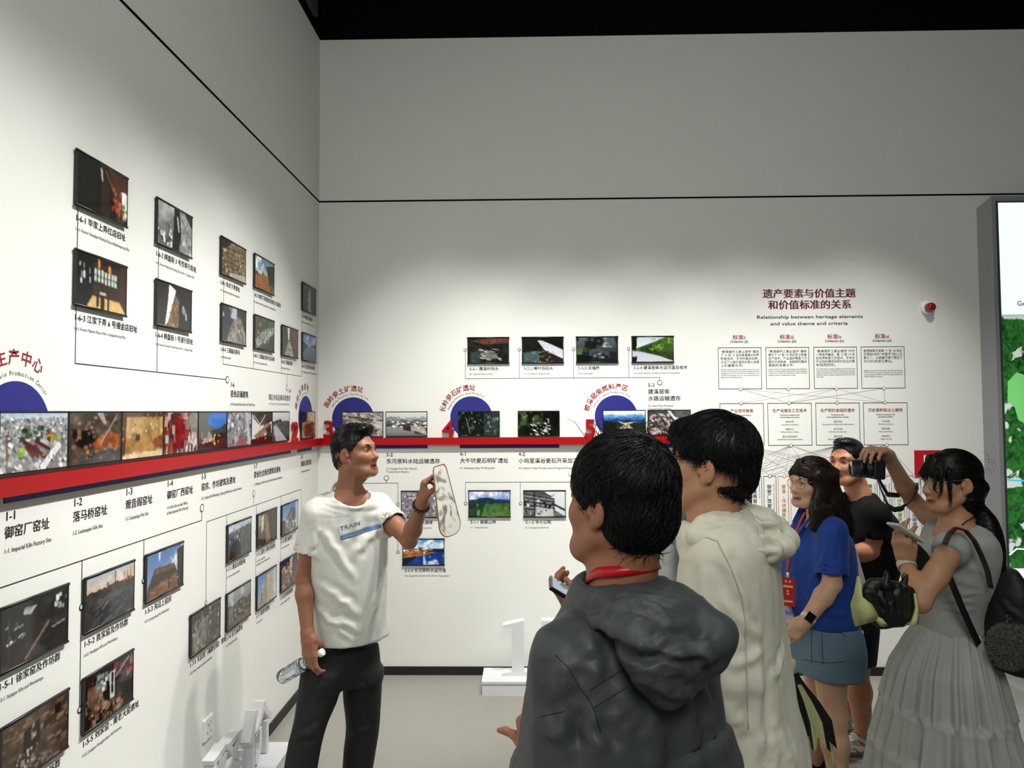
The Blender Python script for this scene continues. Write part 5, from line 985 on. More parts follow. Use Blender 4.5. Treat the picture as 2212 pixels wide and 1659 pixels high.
SKIN = {}
def skin_mat(rough=0.5):
    return mat('skin', (200, 150, 120), rough, vcol=True, noise=0.05, nscale=60, bump=0.08, bscale=500, sss=0.08, spec=0.4)
def make_eyes(parent, C, M, s, brow=(20, 15, 12), look=(0, 1, 0), browth=1.0):
    for sx in (-1, 1):
        c = np.asarray(C) + M @ (np.array([sx * 0.031, 0.0735, 0.0055]) * s); n, k = 18, 12; P = []; 
        for i in range(k + 1):
            th = math.pi * i / k
            for j in range(n):
                ph = 2 * math.pi * j / n; P.append((math.sin(th) * math.cos(ph), math.cos(th), math.sin(th) * math.sin(ph)))
        P = np.array(P); F = np.array([(i * n + j, i * n + (j + 1) % n, (i + 1) * n + (j + 1) % n, (i + 1) * n + j) for i in range(k) for j in range(n)])
        lk = unit(look); dt = P @ lk; col = np.where(dt[:, None] > 0.95, 0.003, np.where(dt[:, None] > 0.80, np.array([[0.018, 0.010, 0.006]]), np.array([[0.62, 0.58, 0.55]])))
        mesh_obj('eye', c + (P * np.array([0.0145, 0.0135, 0.0052]) * s) @ M.T, F, mat('eye_surface', (200, 200, 200), 0.15, vcol=True, coat=0.6), parent, col)
        mb = MB(); pts = [np.asarray(C) + M @ (np.array([sx * x, y, z]) * s) for x, y, z in ((0.014, 0.0915, 0.0255), (0.026, 0.0885, 0.0305), (0.038, 0.0815, 0.0315), (0.05, 0.0705, 0.0265))]
        mb.tube(pts, [0.0030 * s, 0.0042 * s * browth, 0.0038 * s * browth, 0.0015 * s], 8); mb.build('eyebrow', mat('brow_hair', brow, 0.8, noise=0.3, nscale=300), parent)
        mb = MB(); pts = [np.asarray(C) + M @ (np.array([sx * x, y, z]) * s) for x, y, z in ((0.0175, 0.0865, 0.0065), (0.025, 0.0895, 0.0118), (0.034, 0.0885, 0.0118), (0.0445, 0.0800, 0.0065))]
        mb.tube(pts, [0.0008 * s, 0.0014 * s, 0.0016 * s, 0.001 * s], 6); mb.build('eyelashes', mat('brow_hair', brow), parent)
def hair_obj(parent, S, C, M, s, flow, n=900, L=0.05, rad=0.0011, seed=1, color=(10, 9, 9), roots=None, lift=0.002, name='hair', streak=0.0025, sfreq=(90, 90, 25), extra=None, wild=0.25, keep=None):
    """cap field S -> meshed hair mass plus tapering locks that follow `flow`"""
    P, F = S.mesh(1); N = vnormals(P, F); T = (P - np.asarray(C)) @ M / s
    P = P + N * (streak * noise3(T, sfreq, seed, 2))[:, None] * 2
    r = np.random.RandomState(seed); idx = r.choice(len(P), n); VS = [P]; FS = [F]; off = len(P)
    A = P[idx].copy(); W = r.randn(n, 3) * wild; LL = L * (0.5 + r.rand(n)); steps = 6; pts = [A]; cur = A
    for i in range(steps):
        loc = (cur - np.asarray(C)) @ M / s; fl = flow(loc) + W * (0.4 + i / steps); fl = fl @ M.T; g = S.grad(cur)
        fl = fl - g * (fl * g).sum(1, keepdims=True) * 0.9; fl = fl / (np.linalg.norm(fl, axis=1, keepdims=True) + 1e-9)
        cur = cur + fl * (LL / steps)[:, None]; dd = S.samp(cur); tgt = lift * (1 + i * 0.5)
        cur = cur + g * np.clip(tgt - dd, -0.002, 0.004)[:, None]; pts.append(cur)
    pts = np.stack(pts, 1); k = 3
    tn = np.gradient(pts, axis=1); tn /= np.linalg.norm(tn, axis=2, keepdims=True) + 1e-9; a = np.cross(tn, r.randn(n, 1, 3)); a /= np.linalg.norm(a, axis=2, keepdims=True) + 1e-9; b = np.cross(tn, a)
    rr = rad * (0.6 + 0.9 * r.rand(n))[:, None] * np.array([1.0, 1.0, 0.95, 0.85, 0.65, 0.4, 0.08])[None]
    ring = np.stack([pts + (a * math.cos(2 * math.pi * q / k) + b * math.sin(2 * math.pi * q / k)) * rr[..., None] for q in range(k)], 2)
    VS.append(ring.reshape(-1, 3)); base = off + np.arange(n)[:, None, None] * (steps + 1) * k + np.arange(steps)[None, :, None] * k; q = np.arange(k)[None, None, :]; q2 = (q + 1) % k
    FS.append(np.stack([base + q, base + q2, base + k + q2, base + k + q], -1).reshape(-1, 4))
    return mesh_obj(name, np.concatenate(VS), np.concatenate(FS), mat('hair_%d_%d_%d' % color, color, 0.42, noise=0.35, nscale=120, spec=0.35, stretch=(1, 1, 0.25)), parent)
def cloth(name, S, m, parent, folds=(), drape=(), smooth=2, noise=0.0015, seed=0, col=None, noisef=(14, 14, 7)):
    P, F = S.mesh(smooth); N = vnormals(P, F); D = creases(P, N, folds) if len(folds) else np.zeros(len(P))
    D += noise * 2 * noise3(P, noisef, seed, 3)
    for (f, amp, sd) in drape:
        n_ = noise3(P, f, sd, 2); D += amp * (1 - np.abs(n_) * 5)
    P = P + N * D[:, None]
    return mesh_obj(name, P, F, m, parent, None if col is None else col(P))

from mathutils.bvhtree import BVHTree
def bvh_of(ob):
    o = np.array([0., 0., 0.]); q = ob
    while q is not None and '_o' not in q: q = q.parent
    if q is not None: o = np.array(q['_o'])
    me = ob.data; n = len(me.vertices); co = np.zeros(n * 3, np.float32); me.vertices.foreach_get('co', co); co = co.reshape(-1, 3) + o
    return BVHTree.FromPolygons(co.tolist(), [tuple(p.vertices) for p in me.polygons])
def drop(bv, P, d, far=0.4, lift=0.002):
    """drops points along -d on to a surface; points that miss keep their place"""
    d = unit(d); out = []
    for p in np.asarray(P, float):
        h = bv.ray_cast(Vector(p + d * far), Vector(-d), far * 2)
        out.append(np.array(h[0]) + d * lift if h[0] is not None else p)
    return np.array(out)
def sleeve(T, nb, sh, el, t, ra, rb, hollow=True, rsh=0.056, kk=0.03, kin=0.45):
    e = sh + (el - sh) * t; T2 = T.like(); T2.cap(nb - np.array([0, 0, .06]) + (sh - nb) * kin, sh, rsh - .004, rsh, 0.045); T2.cap(sh, e + (el - sh) * .12, ra, rb, 0.03)
    T2.halfspace(e, el - sh)
    if hollow: T2.cap(e - (el - sh) * .10, e + (el - sh) * .3, rb - 0.009, rb - 0.007, 0.004, 'cut')
    T.merge(T2, kk)


# ---------------------------------------------------------------- people
UP = np.array([0, 0, 1.0])
def person(label, base): return thing('person', label, 'person', base, None)
def collar(parent, c, M, rx, ry, r, m, tilt=0.0, name='collar', flat=(1, 1.6)):
    mb = MB(); n = 40; pts = []
    for i in range(n + 1):
        a = 2 * math.pi * i / n; p = np.array([math.cos(a) * rx, math.sin(a) * ry, -tilt * math.sin(a)]); pts.append(np.asarray(c) + M @ p)
    mb.tube(pts, r, 8, cap=False, flat=flat); return mb.build(name, m, parent)
def trace(S, P, d, far=0.3, lift=0.003):
    """drops points along -d on to the surface of a field"""
    d = unit(d); Q = P + d * far
    for _ in range(60): Q = Q - d * np.clip(S.samp(Q) - lift, -0.01, 0.03)[:, None]
    return Q
def haircap(H, C, M, s, top=0.022, side=0.012, back=0.014, line=((0, 0.088, 0.068), (0, 0.81, -0.585)), nape=(-0.060, 0.15), earcut=True, quiff=0.0, cutk=0.006, sideburn=None):
    T = lambda x, y, z: np.asarray(C) + M @ (np.array([x, y, z]) * s)
    H.ell(T(0, -0.014, 0.036 + top * .35), np.array((0.074 + side, 0.096 + back, 0.084 + top * .65)) * s, M, 0.01)
    H.ell(T(0, -0.052, -0.018), np.array((0.058 + side, 0.052 + back, 0.062)) * s, M, 0.02)
    if quiff: H.ell(T(0, 0.05, 0.105), np.array((0.055, 0.045, 0.022 + quiff)) * s, M, 0.02)
    H.halfspace(T(*line[0]), M @ np.array(line[1]), cutk)
    H.halfspace(T(0, -0.05, nape[0]), M @ unit((0, nape[1], -1)), cutk)
    if earcut:
        for sx in (-1, 1): H.ell(T(sx * 0.088, 0.008, -0.026), np.array((0.034, 0.027, 0.034)) * s, M, 0.006, 'cut')
def shoe(parent, ankle, toe, m_up, m_sole, L=0.27, name='shoe'):
    f = unit(np.array([toe[0], toe[1], 0])); r = np.cross(f, UP); b = np.array([ankle[0], ankle[1], 0])
    S = Field(*bbox([b - f * .12 - r * .07, b + f * (L - .05) + r * .07 + UP * .14], 0.01), 0.005)
    S.cap(b - f * .045 + UP * .055, b + f * .06 + UP * .055, 0.041, 0.043, 0.02); S.cap(b + f * .06 + UP * .045, b + f * (L - .12) + UP * .035, 0.043, 0.036, 0.02)
    S.cap(b - f * .03 + UP * .06, b - f * .02 + UP * .105, 0.042, 0.042, 0.02)
    S.cap(b - f * .02 + UP * .10, b - f * .02 + UP * .16, 0.034, 0.034, 0.004, 'cut'); S.halfspace(b + UP * .022, (0, 0, -1))
    root = mesh_obj(name, *S.mesh(2), m_up, parent)
    Q = Field(*bbox([b - f * .12 - r * .07, b + f * (L - .04) + r * .07 + UP * .03], 0.01), 0.005)
    Q.cap(b - f * .05 + UP * .02, b + f * .06 + UP * .02, 0.046, 0.048, 0.01); Q.cap(b + f * .06 + UP * .02, b + f * (L - .12) + UP * .02, 0.048, 0.041, 0.01)
    Q.halfspace(b + UP * .03, (0, 0, 1)); Q.halfspace(b, (0, 0, -1)); mesh_obj('sole', *Q.mesh(1), m_sole, root)
    return root
def skin_of(*c): return s2l(c)

# --- the speaker in the white T-shirt
def speaker():
    fB = unit((0.5, -0.86, 0)); rB = np.cross(fB, UP)
    base = (0.472, -1.484, 0.000)
    R = person('person speaking in a white T-shirt with a blue TRAIN print, raising a fan', base)
    C = np.array((0.658, -1.674, 1.569)); M = frame((0.94, -0.31, 0.13)); s = 0.95
    nb = np.array((0.629, -1.668, 1.402)); shR = np.array((0.510, -1.757, 1.317)); shL = np.array((0.732, -1.573, 1.324))
    elR = np.array((0.459, -1.768, 1.055)); wrR = np.array((0.491, -1.808, 0.828)); elL = np.array((0.909, -1.755, 1.202)); wrL = np.array((0.985, -1.910, 1.377))
    pel = np.array((0.603, -1.638, 0.631)); hpR = np.array((0.528, -1.690, 0.629)); hpL = np.array((0.669, -1.576, 0.605))
    knR = np.array((0.481, -1.742, 0.411)); knL = np.array((0.665, -1.555, 0.324)); anR = np.array((0.425, -1.772, 0.113)); anL = np.array((0.632, -1.547, 0.101))
    S = Field(*bbox([C, shR, shL, elR, wrR, elL, wrL, pel, C + [0, 0, .14], wrR - [0, 0, .2], wrL + [.12, 0, .16], C + M[:, 1] * .13], 0.07), 0.0036)
    add_head(S, C, M, s, mouth=0.004)
    S.cap(C + M @ [0, -0.03, -0.06], nb - UP * 0.02, 0.052, 0.056, 0.025); S.cap(nb - UP * .01, nb - UP * .07, 0.056, 0.064, 0.03); S.cap(nb - UP * .05 + fB * .02 - rB * .06, nb - UP * .05 + fB * .02 + rB * .06, .05, .05, .03)
    S.cap(C + M @ [0.028, 0.012, -0.075], nb + fB * .05 - UP * .015, 0.012, 0.012, 0.02)
    S.cap(C + M @ [0, 0.03, -0.11], C + M @ [0, 0.022, -0.118], 0.012, 0.012, 0.02)
    S.loft([(nb - UP * .09, .10, .05, rB), (nb - UP * .2, .13, .07, rB), (pel + UP * .12, .12, .07, rB)], 0.02)
    S.cap(nb - UP * .08, shR, 0.035, 0.042, 0.03); S.cap(nb - UP * .08, shL, 0.035, 0.042, 0.03)
    add_arm(S, shR, elR, wrR, 0.97); add_arm(S, shL, elL, wrL, 0.97)
    FR = unit(np.array((0.509, -1.823, 0.696)) - wrR); add_hand(S, wrR, FR, (0.5, 0.85, 0.05), 1, [(0.12, 0.55, 0.7), (0.15, 0.6, 0.7), (0.2, 0.65, 0.7), (0.3, 0.7, 0.7)], ((0.7, -0.1, 0.9), (0.8, -0.4, 0.7), (0.7, -0.5, 0.6)), 1.06)
    FL = unit((0.10, 0.05, 1.0)); add_hand(S, wrL, FL, (0.95, 0.25, -0.1), -1, [(0.75, 0.75, 0.3), (0.95, 0.85, 0.4), (1.1, 0.95, 0.5), (1.2, 1.0, 0.6)], ((0.75, 0.25, 0.6), (0.7, -0.15, 0.7), (0.7, -0.2, 0.6)))
    P, F = S.mesh(1); sk = skin_of(146, 98, 74)
    mesh_obj('body', P, F, skin_mat(), R, head_tint(P, C, M, s, sk, 0.004))
    make_eyes(R, C, M, s, look=(0, 1, 0.02), browth=1.2)
    H = Field(*bbox([C - .16, C + .16], 0.01), 0.004)
    haircap(H, C, M, s, top=0.022, side=0.003, back=0.004, quiff=0.002, line=((0, 0.070, 0.070), (0, 0.88, -0.48)), nape=(-0.05, 0.35))
    hair_obj(R, H, C, M, s, lambda L: np.stack([L[:, 0] * 2, 0.5 + 0 * L[:, 0] - (L[:, 1] < -0.02) * 1.0, 0.6 * (L[:, 2] > 0.07) - 1.2 * (L[:, 2] < 0.05)], 1), 1600, 0.020, 0.0011, 3, (9, 9, 9), wild=0.5, lift=0.002)
    # T-shirt
    mT = mat('tee_white', (212, 212, 204), 0.85, noise=0.015, nscale=90, bump=0.05, bscale=900, sheen=0.1, wr=0.22, wscale=6)
    T = Field(*bbox([shR, shL, elR, elL, pel - UP * .02, nb + UP * .05], 0.16), 0.006)
    secs = [(np.array((0.641, -1.642, 0.757)), .158, .122, rB), (np.array((0.630, -1.650, 0.937)), .164, .124, rB), (np.array((0.619, -1.658, 1.141)), .176, .125, rB), (np.array((0.620, -1.664, 1.294)), .178, .108, rB), (nb - UP * .05 + fB * .008, .135, .094, rB), (nb + UP * .004 + fB * .004, .078, .076, rB)]
    T.loft(secs, 0.05, n=2.4)
    sleeve(T, nb, shR, elR, .62, .058, .064); sleeve(T, nb, shL, elL, .55, .056, .064)
    hz = np.array((0.509, -1.704, 0.737)); T.halfspace((secs[0][0]), unit(np.array([-0.04, 0.03, -1])))
    T.cap(nb - UP * .03 + fB * .012, nb + UP * .12 + fB * .02, 0.069, 0.072, 0.008, 'cut'); T.ell(nb + fB * .052 - UP * .012, (.078, .06, .058), np.stack([rB, fB, UP], 1), .01, 'cut')
    pr = rB; ch = secs[3][0] + fB * .11
    folds = [(shR + fB * .05 - UP * .03, secs[2][0] + fB * .1 - UP * .1, .016, .004), (shL + fB * .06 - UP * .04, secs[2][0] + fB * .12 + rB * .02, .018, .005),
             (secs[1][0] + rB * .14 + fB * .06 + UP * .1, secs[1][0] + fB * .13 - UP * .05, .016, .005), (secs[1][0] + rB * .15 + fB * .03, secs[0][0] + fB * .12 + UP * .05, .015, .005),
             (secs[1][0] - rB * .1 + fB * .1 + UP * .12, secs[0][0] - rB * .02 + fB * .12 + UP * .02, .014, .004), (secs[1][0] + rB * .12 + fB * .08 - UP * .03, secs[0][0] + rB * .02 + fB * .12 + UP * .01, .012, .004),
             (shR + (elR - shR) * .2 + fB * .06, shR + (elR - shR) * .62 + fB * .05, .012, .004), (shL + fB * .06, shL + (elL - shL) * .5 + fB * .06, .012, .004), (nb - UP * .07 + fB * .08, secs[2][0] + fB * .12 + UP * .05, .02, .003)]
    tee = cloth('t_shirt', T, mT, R, [(a_, b_, w_, d_ * 1.7) for a_, b_, w_, d_ in folds], [((8, 8, 2.6), 0.0034, 4), ((17, 17, 6), 0.0014, 9)], 2, 0.003, 2)
    collar(R, nb - UP * .012 + fB * .016, np.stack([rB, fB, UP], 1), 0.076, 0.086, 0.0065, mT, 0.052)
    # print on the chest
    a = np.array((0.605, -1.761, 1.220)); b = np.array((0.756, -1.670, 1.258)); e1 = unit(b - a); wd = np.linalg.norm(b - a); e2 = unit(np.cross(fB, e1)); e2 = e2 if e2[2] > 0 else -e2
    bv = bvh_of(tee)
    def prj(uv): uv = np.asarray(uv); return drop(bv, a + uv[:, :1] * e1 + uv[:, 1:2] * e2, fB)
    def grid(u0, v0, u1, v1, nu=40, nv=5): u, v = np.meshgrid(np.linspace(u0, u1, nu + 1), np.linspace(v0, v1, nv + 1)); F = [(j*(nu+1)+i, j*(nu+1)+i+1, (j+1)*(nu+1)+i+1, (j+1)*(nu+1)+i) for j in range(nv) for i in range(nu)]; return np.stack([u.ravel(), v.ravel()], 1), F
    mNB = mat('print_blue', (72, 104, 150), 0.7, noise=0.1); mNG = mat('print_grey', (196, 198, 196), 0.8, noise=0.2, nscale=700)
    pb = MB(); uv, F = grid(0, -.008, wd, .008); pb.add(prj(uv), F, 0); uv, F = grid(0, .012, wd, .05); pb.add(prj(uv), F, 1)
    co, fs = glyphs('TRAIN', 4); k = 0.024; Q = prj(np.stack([0.008 + co[:, 0] * k * 1.25, 0.030 + co[:, 1] * k], 1)) + fB * 0.0015
    pb.add(Q, fs, 2)
    co, fs = glyphs('BEAUTY LINE COLLECTION', 2); k = 0.008; Q = prj(np.stack([0.006 + co[:, 0] * k, -0.004 + co[:, 1] * k], 1)) + fB * 0.0015; pb.add(Q, fs, 3)
    pb.build('shirt_print', [mNB, mNG, mat('print_navy', (50, 66, 108), 0.7, noise=.05), mat('print_pale', (200, 208, 216), 0.7)], R, fix=False)
    # trousers
    mP = mat('trousers_black', (13, 14, 17), 0.8, noise=0.08, nscale=200, bump=0.1, bscale=600)
    Q = Field(*bbox([pel + UP * .1, hpR, hpL, knR, knL, anR, anL], 0.13), 0.008)
    Q.loft([(pel + UP * .09, .150, .112, rB), (pel, .160, .118, rB), (pel - UP * .06, .155, .115, rB)], 0.03)
    for hp, kn, an in ((hpR, knR, anR), (hpL, knL, anL)):
        U = rB; Q.loft([(hp - UP * .0, .088, .10, U), (hp * .5 + kn * .5, .080, .09, U), (kn, .068, .078, U), (kn * .5 + an * .5, .066, .075, U), (an - UP * .03, .062, .068, U)], 0.04)
    Q.halfspace(pel + UP * .10, (0, 0, 1))
    folds = [(knR + fB * .07 - rB * .04 + UP * .04, knR + fB * .05 + rB * .06 - UP * .02, .014, .006), (knL + fB * .07 + UP * .05, knL + fB * .05 + rB * .06, .014, .006), (hpR + fB * .1, knR + fB * .08 + UP * .15, .02, .004), (hpL + fB * .1 - UP * .03, pel + fB * .11 - UP * .08, .015, .005)]
    cloth('trousers', Q, mP, R, folds, [((10, 10, 3), 0.0025, 8)], 2, 0.003, 5)
    mS = mat('shoe_dark', (30, 30, 32), 0.6, noise=.05); mSo = mat('sole_white', (200, 200, 196), 0.7, noise=.03)
    shoe(R, anR, fB, mS, mSo); shoe(R, anL, (0.9, -0.4, 0), mS, mSo)
    # bead bracelet, ring
    mb = MB(); ax = unit(wrL - elL); q = wrL - ax * .012; u = unit(np.cross(ax, (0, 1, 0))); v = np.cross(ax, u)
    for i in range(16):
        an = 2 * math.pi * i / 16; p = q + (u * math.cos(an) + v * math.sin(an)) * 0.032; mb.tube([p - ax * .0065, p - ax * .003, p + ax * .003, p + ax * .0065], [.003, .0068, .0068, .003], 8)
    mb.build('bead_bracelet', mat('bead_red', (64, 18, 20), 0.3, noise=0.2, coat=0.4), R)
    # bottle in the lowered hand
    b0 = np.array((0.356, -1.753, 0.621)); b1 = np.array((0.560, -1.819, 0.756)); ax = unit(b1 - b0); L = np.linalg.norm(b1 - b0)
    Bt = thing('water_bottle', 'clear water bottle with a white cap in the lowered hand of the speaker', 'bottle', b0)
    prof = [(0, .012), (.004, .022), (.012, .0295), (.03, .0315), (.05, .0300), (.058, .0285), (.066, .0305), (.08, .0315), (.09, .0295), (.1, .0315), (.11, .0295), (.125, .031), (.14, .0285), (.155, .0215), (.165, .0145), (L - .018, .0130)]
    m = MB(); m.tube([b0 + ax * t for t, r in prof], [r for t, r in prof], 28); m.build('bottle_shell', mat('clear_plastic', (236, 240, 242), 0.05, trans=0.92, spec=0.5, bump=0.25, bscale=60), Bt)
    m = MB(); prf = [(.006, .02), (.014, .028), (.05, .0285), (.062, .0275), (.1, .0285), (.13, .0265)]; m.tube([b0 + ax * t for t, r in prf], [r for t, r in prf], 24); m.build('water', mat('water_clear', (240, 246, 248), 0.02, trans=1.0, spec=0.5), Bt)
    m = MB(); m.tube([b0 + ax * (L - .02), b0 + ax * (L - .018), b0 + ax * (L - .002), b0 + ax * L], [.0145, .0158, .0158, .0140], 24); m.build('cap', mat('white_plastic', (232, 232, 228)), Bt)
    # fan
    c0 = np.array((1.042, -1.955, 1.532)); c1 = np.array((1.092, -1.943, 1.250)); lx = unit(c1 - c0); Ln = np.linalg.norm(c1 - c0); nrm = unit(np.array([0.80, -0.6, 0.12])); wy = unit(np.cross(nrm, lx)); wy = wy if wy[0] > 0 else -wy
    mid = (c0 + c1) / 2 + wy * 0.028; hw = 0.062; hl = Ln / 2
    pts = []
    for sx, sy, a0 in ((1, 1, 0), (-1, 1, 90), (-1, -1, 180), (1, -1, 270)):
        rr = 0.045 if sx > 0 else 0.02
        for k in range(7):
            an = math.radians(a0 + 15 * k); pts.append((sx * (hl - rr) + rr * math.cos(an), sy * (hw - rr) + rr * math.sin(an)))
    pts = [(x, y * (1.0 if x > 0 else 0.55 + 0.45 * (1 + x / hl))) for x, y in pts]
    Fn = thing('hand_fan', 'white hand fan with grey ink painting and tan rim, raised by the speaker', 'fan', c1)
    W3 = lambda x, y, t: mid + lx * x + wy * y + nrm * t; n = len(pts); m = MB()
    m.add([W3(x, y, -.001) for x, y in pts] + [W3(x, y, .001) for x, y in pts], [tuple(range(n))[::-1], tuple(range(n, 2 * n))] + [(k, (k + 1) % n, n + (k + 1) % n, n + k) for k in range(n)])
    def fan_mat():
        mm = bpy.data.materials.new('fan_paper'); mm.use_nodes = True; nt = mm.node_tree; b = nt.nodes['Principled BSDF']; b.inputs['Roughness'].default_value = 0.7
        tc = nt.nodes.new('ShaderNodeTexCoord'); nz = nt.nodes.new('ShaderNodeTexNoise'); nz.inputs['Scale'].default_value = 16; nz.inputs['Detail'].default_value = 6; nz.inputs['Distortion'].default_value = 1.2
        nt.links.new(tc.outputs['Object'], nz.inputs['Vector']); r = nt.nodes.new('ShaderNodeValToRGB'); e = r.color_ramp.elements
        e[0].position = .36; e[0].color = tuple(s2l((120, 116, 112))) + (1,); e[1].position = .5; e[1].color = tuple(s2l((226, 224, 212))) + (1,)
        nt.links.new(nz.outputs['Fac'], r.inputs['Fac']); nt.links.new(r.outputs['Color'], b.inputs['Base Color']); return mm
    m.build('fan_leaf', fan_mat(), Fn); m = MB(); m.tube([W3(x, y, 0) for x, y in pts + pts[:1]], 0.0028, 6, cap=False); m.build('rim', mat('fan_rim', (150, 122, 78), 0.5, noise=.1), Fn)
speaker()


def hood_lump(T, pts, r, k=0.03):
    for a, b, ra, rb in r: T.cap(pts[a], pts[b], ra, rb, k)

# --- the man in the dark grey hooded jacket, closest to the camera
def grey_man():
    f = unit((-0.66, 0.75, 0)); r = np.cross(f, UP)
    base = (1.635, -3.243, 0.000); base = (base[0], base[1] , 0)
    R = person('person with black hair in a dark grey hooded jacket and red lanyard, seen from behind', base)
    C = np.array((1.584, -3.458, 1.579)); M = frame((-0.70, 0.71, 0.02)); s = 1.0
    nb = np.array((1.585, -3.452, 1.435))
    shL = np.array((1.490, -3.550, 1.316)); shR = np.array((1.727, -3.323, 1.273)); elL = np.array((1.477, -3.501, 1.079)); wrL = np.array((1.419, -3.269, 1.004))
    elR = np.array((1.714, -3.161, 0.966)); wrR = np.array((1.578, -3.176, 1.267))
    pel = np.array([nb[0] + 0.02, nb[1] - 0.02, 0.93])
    S = Field(*bbox([C - .15, C + .15, nb, shL, shR, elL, elR, wrL, wrR, pel, wrL + f * .15 - r * .15, wrR - r * .2 + UP * .1], 0.08), 0.0036)
    add_head(S, C, M, s)
    S.cap(C + M @ [0, -0.035, -0.05], nb - UP * .02, 0.054, 0.058, 0.025); S.cap(nb - UP * .0, nb - UP * .08, 0.058, 0.075, 0.03)
    S.loft([(nb - UP * .10, .12, .06, r), (nb - UP * .3, .14, .08, r), (pel, .13, .09, r)], 0.02)
    S.cap(nb - UP * .1, shL, 0.04, 0.045, 0.03); S.cap(nb - UP * .1, shR, 0.04, 0.045, 0.03)
    add_arm(S, shL, elL, wrL); add_arm(S, shR, elR, wrR)
    FL = unit(np.array((1.413, -3.241, 1.066)) - wrL)
    add_hand(S, wrL, FL, (0.75, 0.65, 0.0), 1, [(0.9, 0.9, 0.5)] * 4, ((0.75, 0.6, -0.1), (0.35, 0.9, -0.1), (0.1, 1.0, 0.0)))
    FR = unit((-0.75, 0.35, 0.35)); add_hand(S, wrR, FR, (0.3, 0.2, 0.9), -1, [(0.5, 0.8, 0.5)] * 4, ((0.8, 0.4, 0.5), (0.8, 0.2, 0.5), (0.8, 0, 0.4)))
    P, F = S.mesh(1); mesh_obj('body', P, F, skin_mat(), R, head_tint(P, C, M, s, skin_of(158, 106, 78)))
    make_eyes(R, C, M, s)
    H = Field(*bbox([C - .17, C + .17], 0.01), 0.004)
    haircap(H, C, M, s, top=0.014, side=0.016, back=0.006, line=((0, 0.098, 0.045), (0, 0.93, -0.35)), nape=(-0.072, 0.2))
    H.ell(C + M @ [0, -0.045, -0.025], (0.074, 0.054, 0.062), M, 0.02); H.halfspace(C + M @ [0, -0.05, -0.078], M @ unit((0, 0.25, -1)), 0.01)
    for sx in (-1, 1): H.ell(C + M @ [sx * 0.098, 0.010, -0.030], (0.036, 0.034, 0.040), M, 0.006, 'cut')
    crown = np.array([0.01, -0.06, 0.1])
    def flow(L):
        v = L - crown; v[:, 2] -= 0.04 + 0.9 * np.clip(0.06 - L[:, 2], 0, 1); v[:, 1] += 0.03 * (L[:, 2] > 0.05); return v / (np.linalg.norm(v, axis=1, keepdims=True) + 1e-6)
    hair_obj(R, H, C, M, s, flow, 5200, 0.038, 0.0009, 11, (9, 9, 10), wild=0.28, lift=0.0015, streak=0.002, sfreq=(120, 120, 20))
    # flyaway tuft at the crown
    mb = MB(); rg = random.Random(4)
    for i in range(34):
        p = C + M @ np.array([rg.uniform(-.05, .04), rg.uniform(-.05, .05), 0.118]); d = M @ unit((rg.uniform(-.9, .4), rg.uniform(-.5, .3), rg.uniform(.25, .8))); q = p + d * rg.uniform(.02, .04); e = q + (d + M @ np.array([rg.uniform(-.5, .5), rg.uniform(-.5, .5), -.5])) * rg.uniform(.015, .03)
        mb.tube([p, (p + q) / 2 + d * .003, q, e], [.0007, .0006, .0005, .0002], 4)
    mb.build('stray_hairs', mat('hair_9_9_10', (9, 9, 10)), R)
    # jacket
    mJ = mat('jacket_grey', (66, 70, 71), 0.5, noise=0.10, nscale=7, bump=0.12, bscale=260, spec=0.35, wr=0.28, wscale=10)
    T = Field(*bbox([nb + UP * .06, shL, shR, elL, elR, pel - UP * .1, wrL, wrR], 0.17), 0.0065)
    sp = nb + (0, 0, 0)
    secs = [(pel - UP * .08, .215, .155, r), (pel + UP * .15, .212, .155, r), (nb - UP * .36 - f * .01, .212, .15, r), (nb - UP * .24 - f * .012, .205, .135, r), (nb - UP * .15 - f * .012, .175, .115, r), (nb - UP * .07, .115, .10, r), (nb + UP * .0, .080, .080, r)]
    T.loft(secs, 0.04, n=2.4)
    sleeve(T, nb, shL, elL, 1.0, .068, .070, False, rsh=.060, kk=.05); sleeve(T, nb, shR, elR, 1.0, .070, .066, False, rsh=.062, kk=.05)
    for el, wr in ((elL, wrL), (elR, wrR)):
        T2 = T.like(); e = el + (wr - el) * .86; T2.cap(el, e, .072, .055, 0.03); T2.halfspace(e, wr - el); T2.cap(e - (wr - el) * .08, wr, .042, .042, .004, 'cut'); T.merge(T2, 0.03)
    T.cap(nb - UP * .035 + f * .004, nb + UP * .12, 0.068, 0.07, 0.01, 'cut')
    A = lambda x, y, d: np.array((x, y, d))
    folds = [((1.488, -3.532, 1.378), (1.511, -3.659, 1.318), .013, .008), ((1.508, -3.562, 1.391), (1.540, -3.660, 1.336), .012, .007), ((1.459, -3.632, 1.367), (1.440, -3.639, 1.281), .014, .008), ((1.472, -3.661, 1.348), (1.454, -3.637, 1.222), .013, .007), ((1.502, -3.679, 1.297), (1.518, -3.675, 1.198), .012, .011), ((1.514, -3.677, 1.269), (1.540, -3.674, 1.198), .014, .008),
             ((1.586, -3.678, 1.326), (1.553, -3.674, 1.198), .017, .008), ((1.603, -3.677, 1.311), (1.599, -3.673, 1.197), .015, .007), ((1.632, -3.655, 1.274), (1.650, -3.652, 1.187), .016, .008), ((1.525, -3.679, 1.312), (1.574, -3.675, 1.247), .014, .005), ((1.417, -3.628, 1.247), (1.465, -3.646, 1.204), .013, .007), ((1.428, -3.637, 1.215), (1.483, -3.658, 1.271), .011, .006), ((1.728, -3.523, 1.267), (1.752, -3.518, 1.153), .014, .008), ((1.691, -3.573, 1.255), (1.714, -3.569, 1.154), .014, .006)]
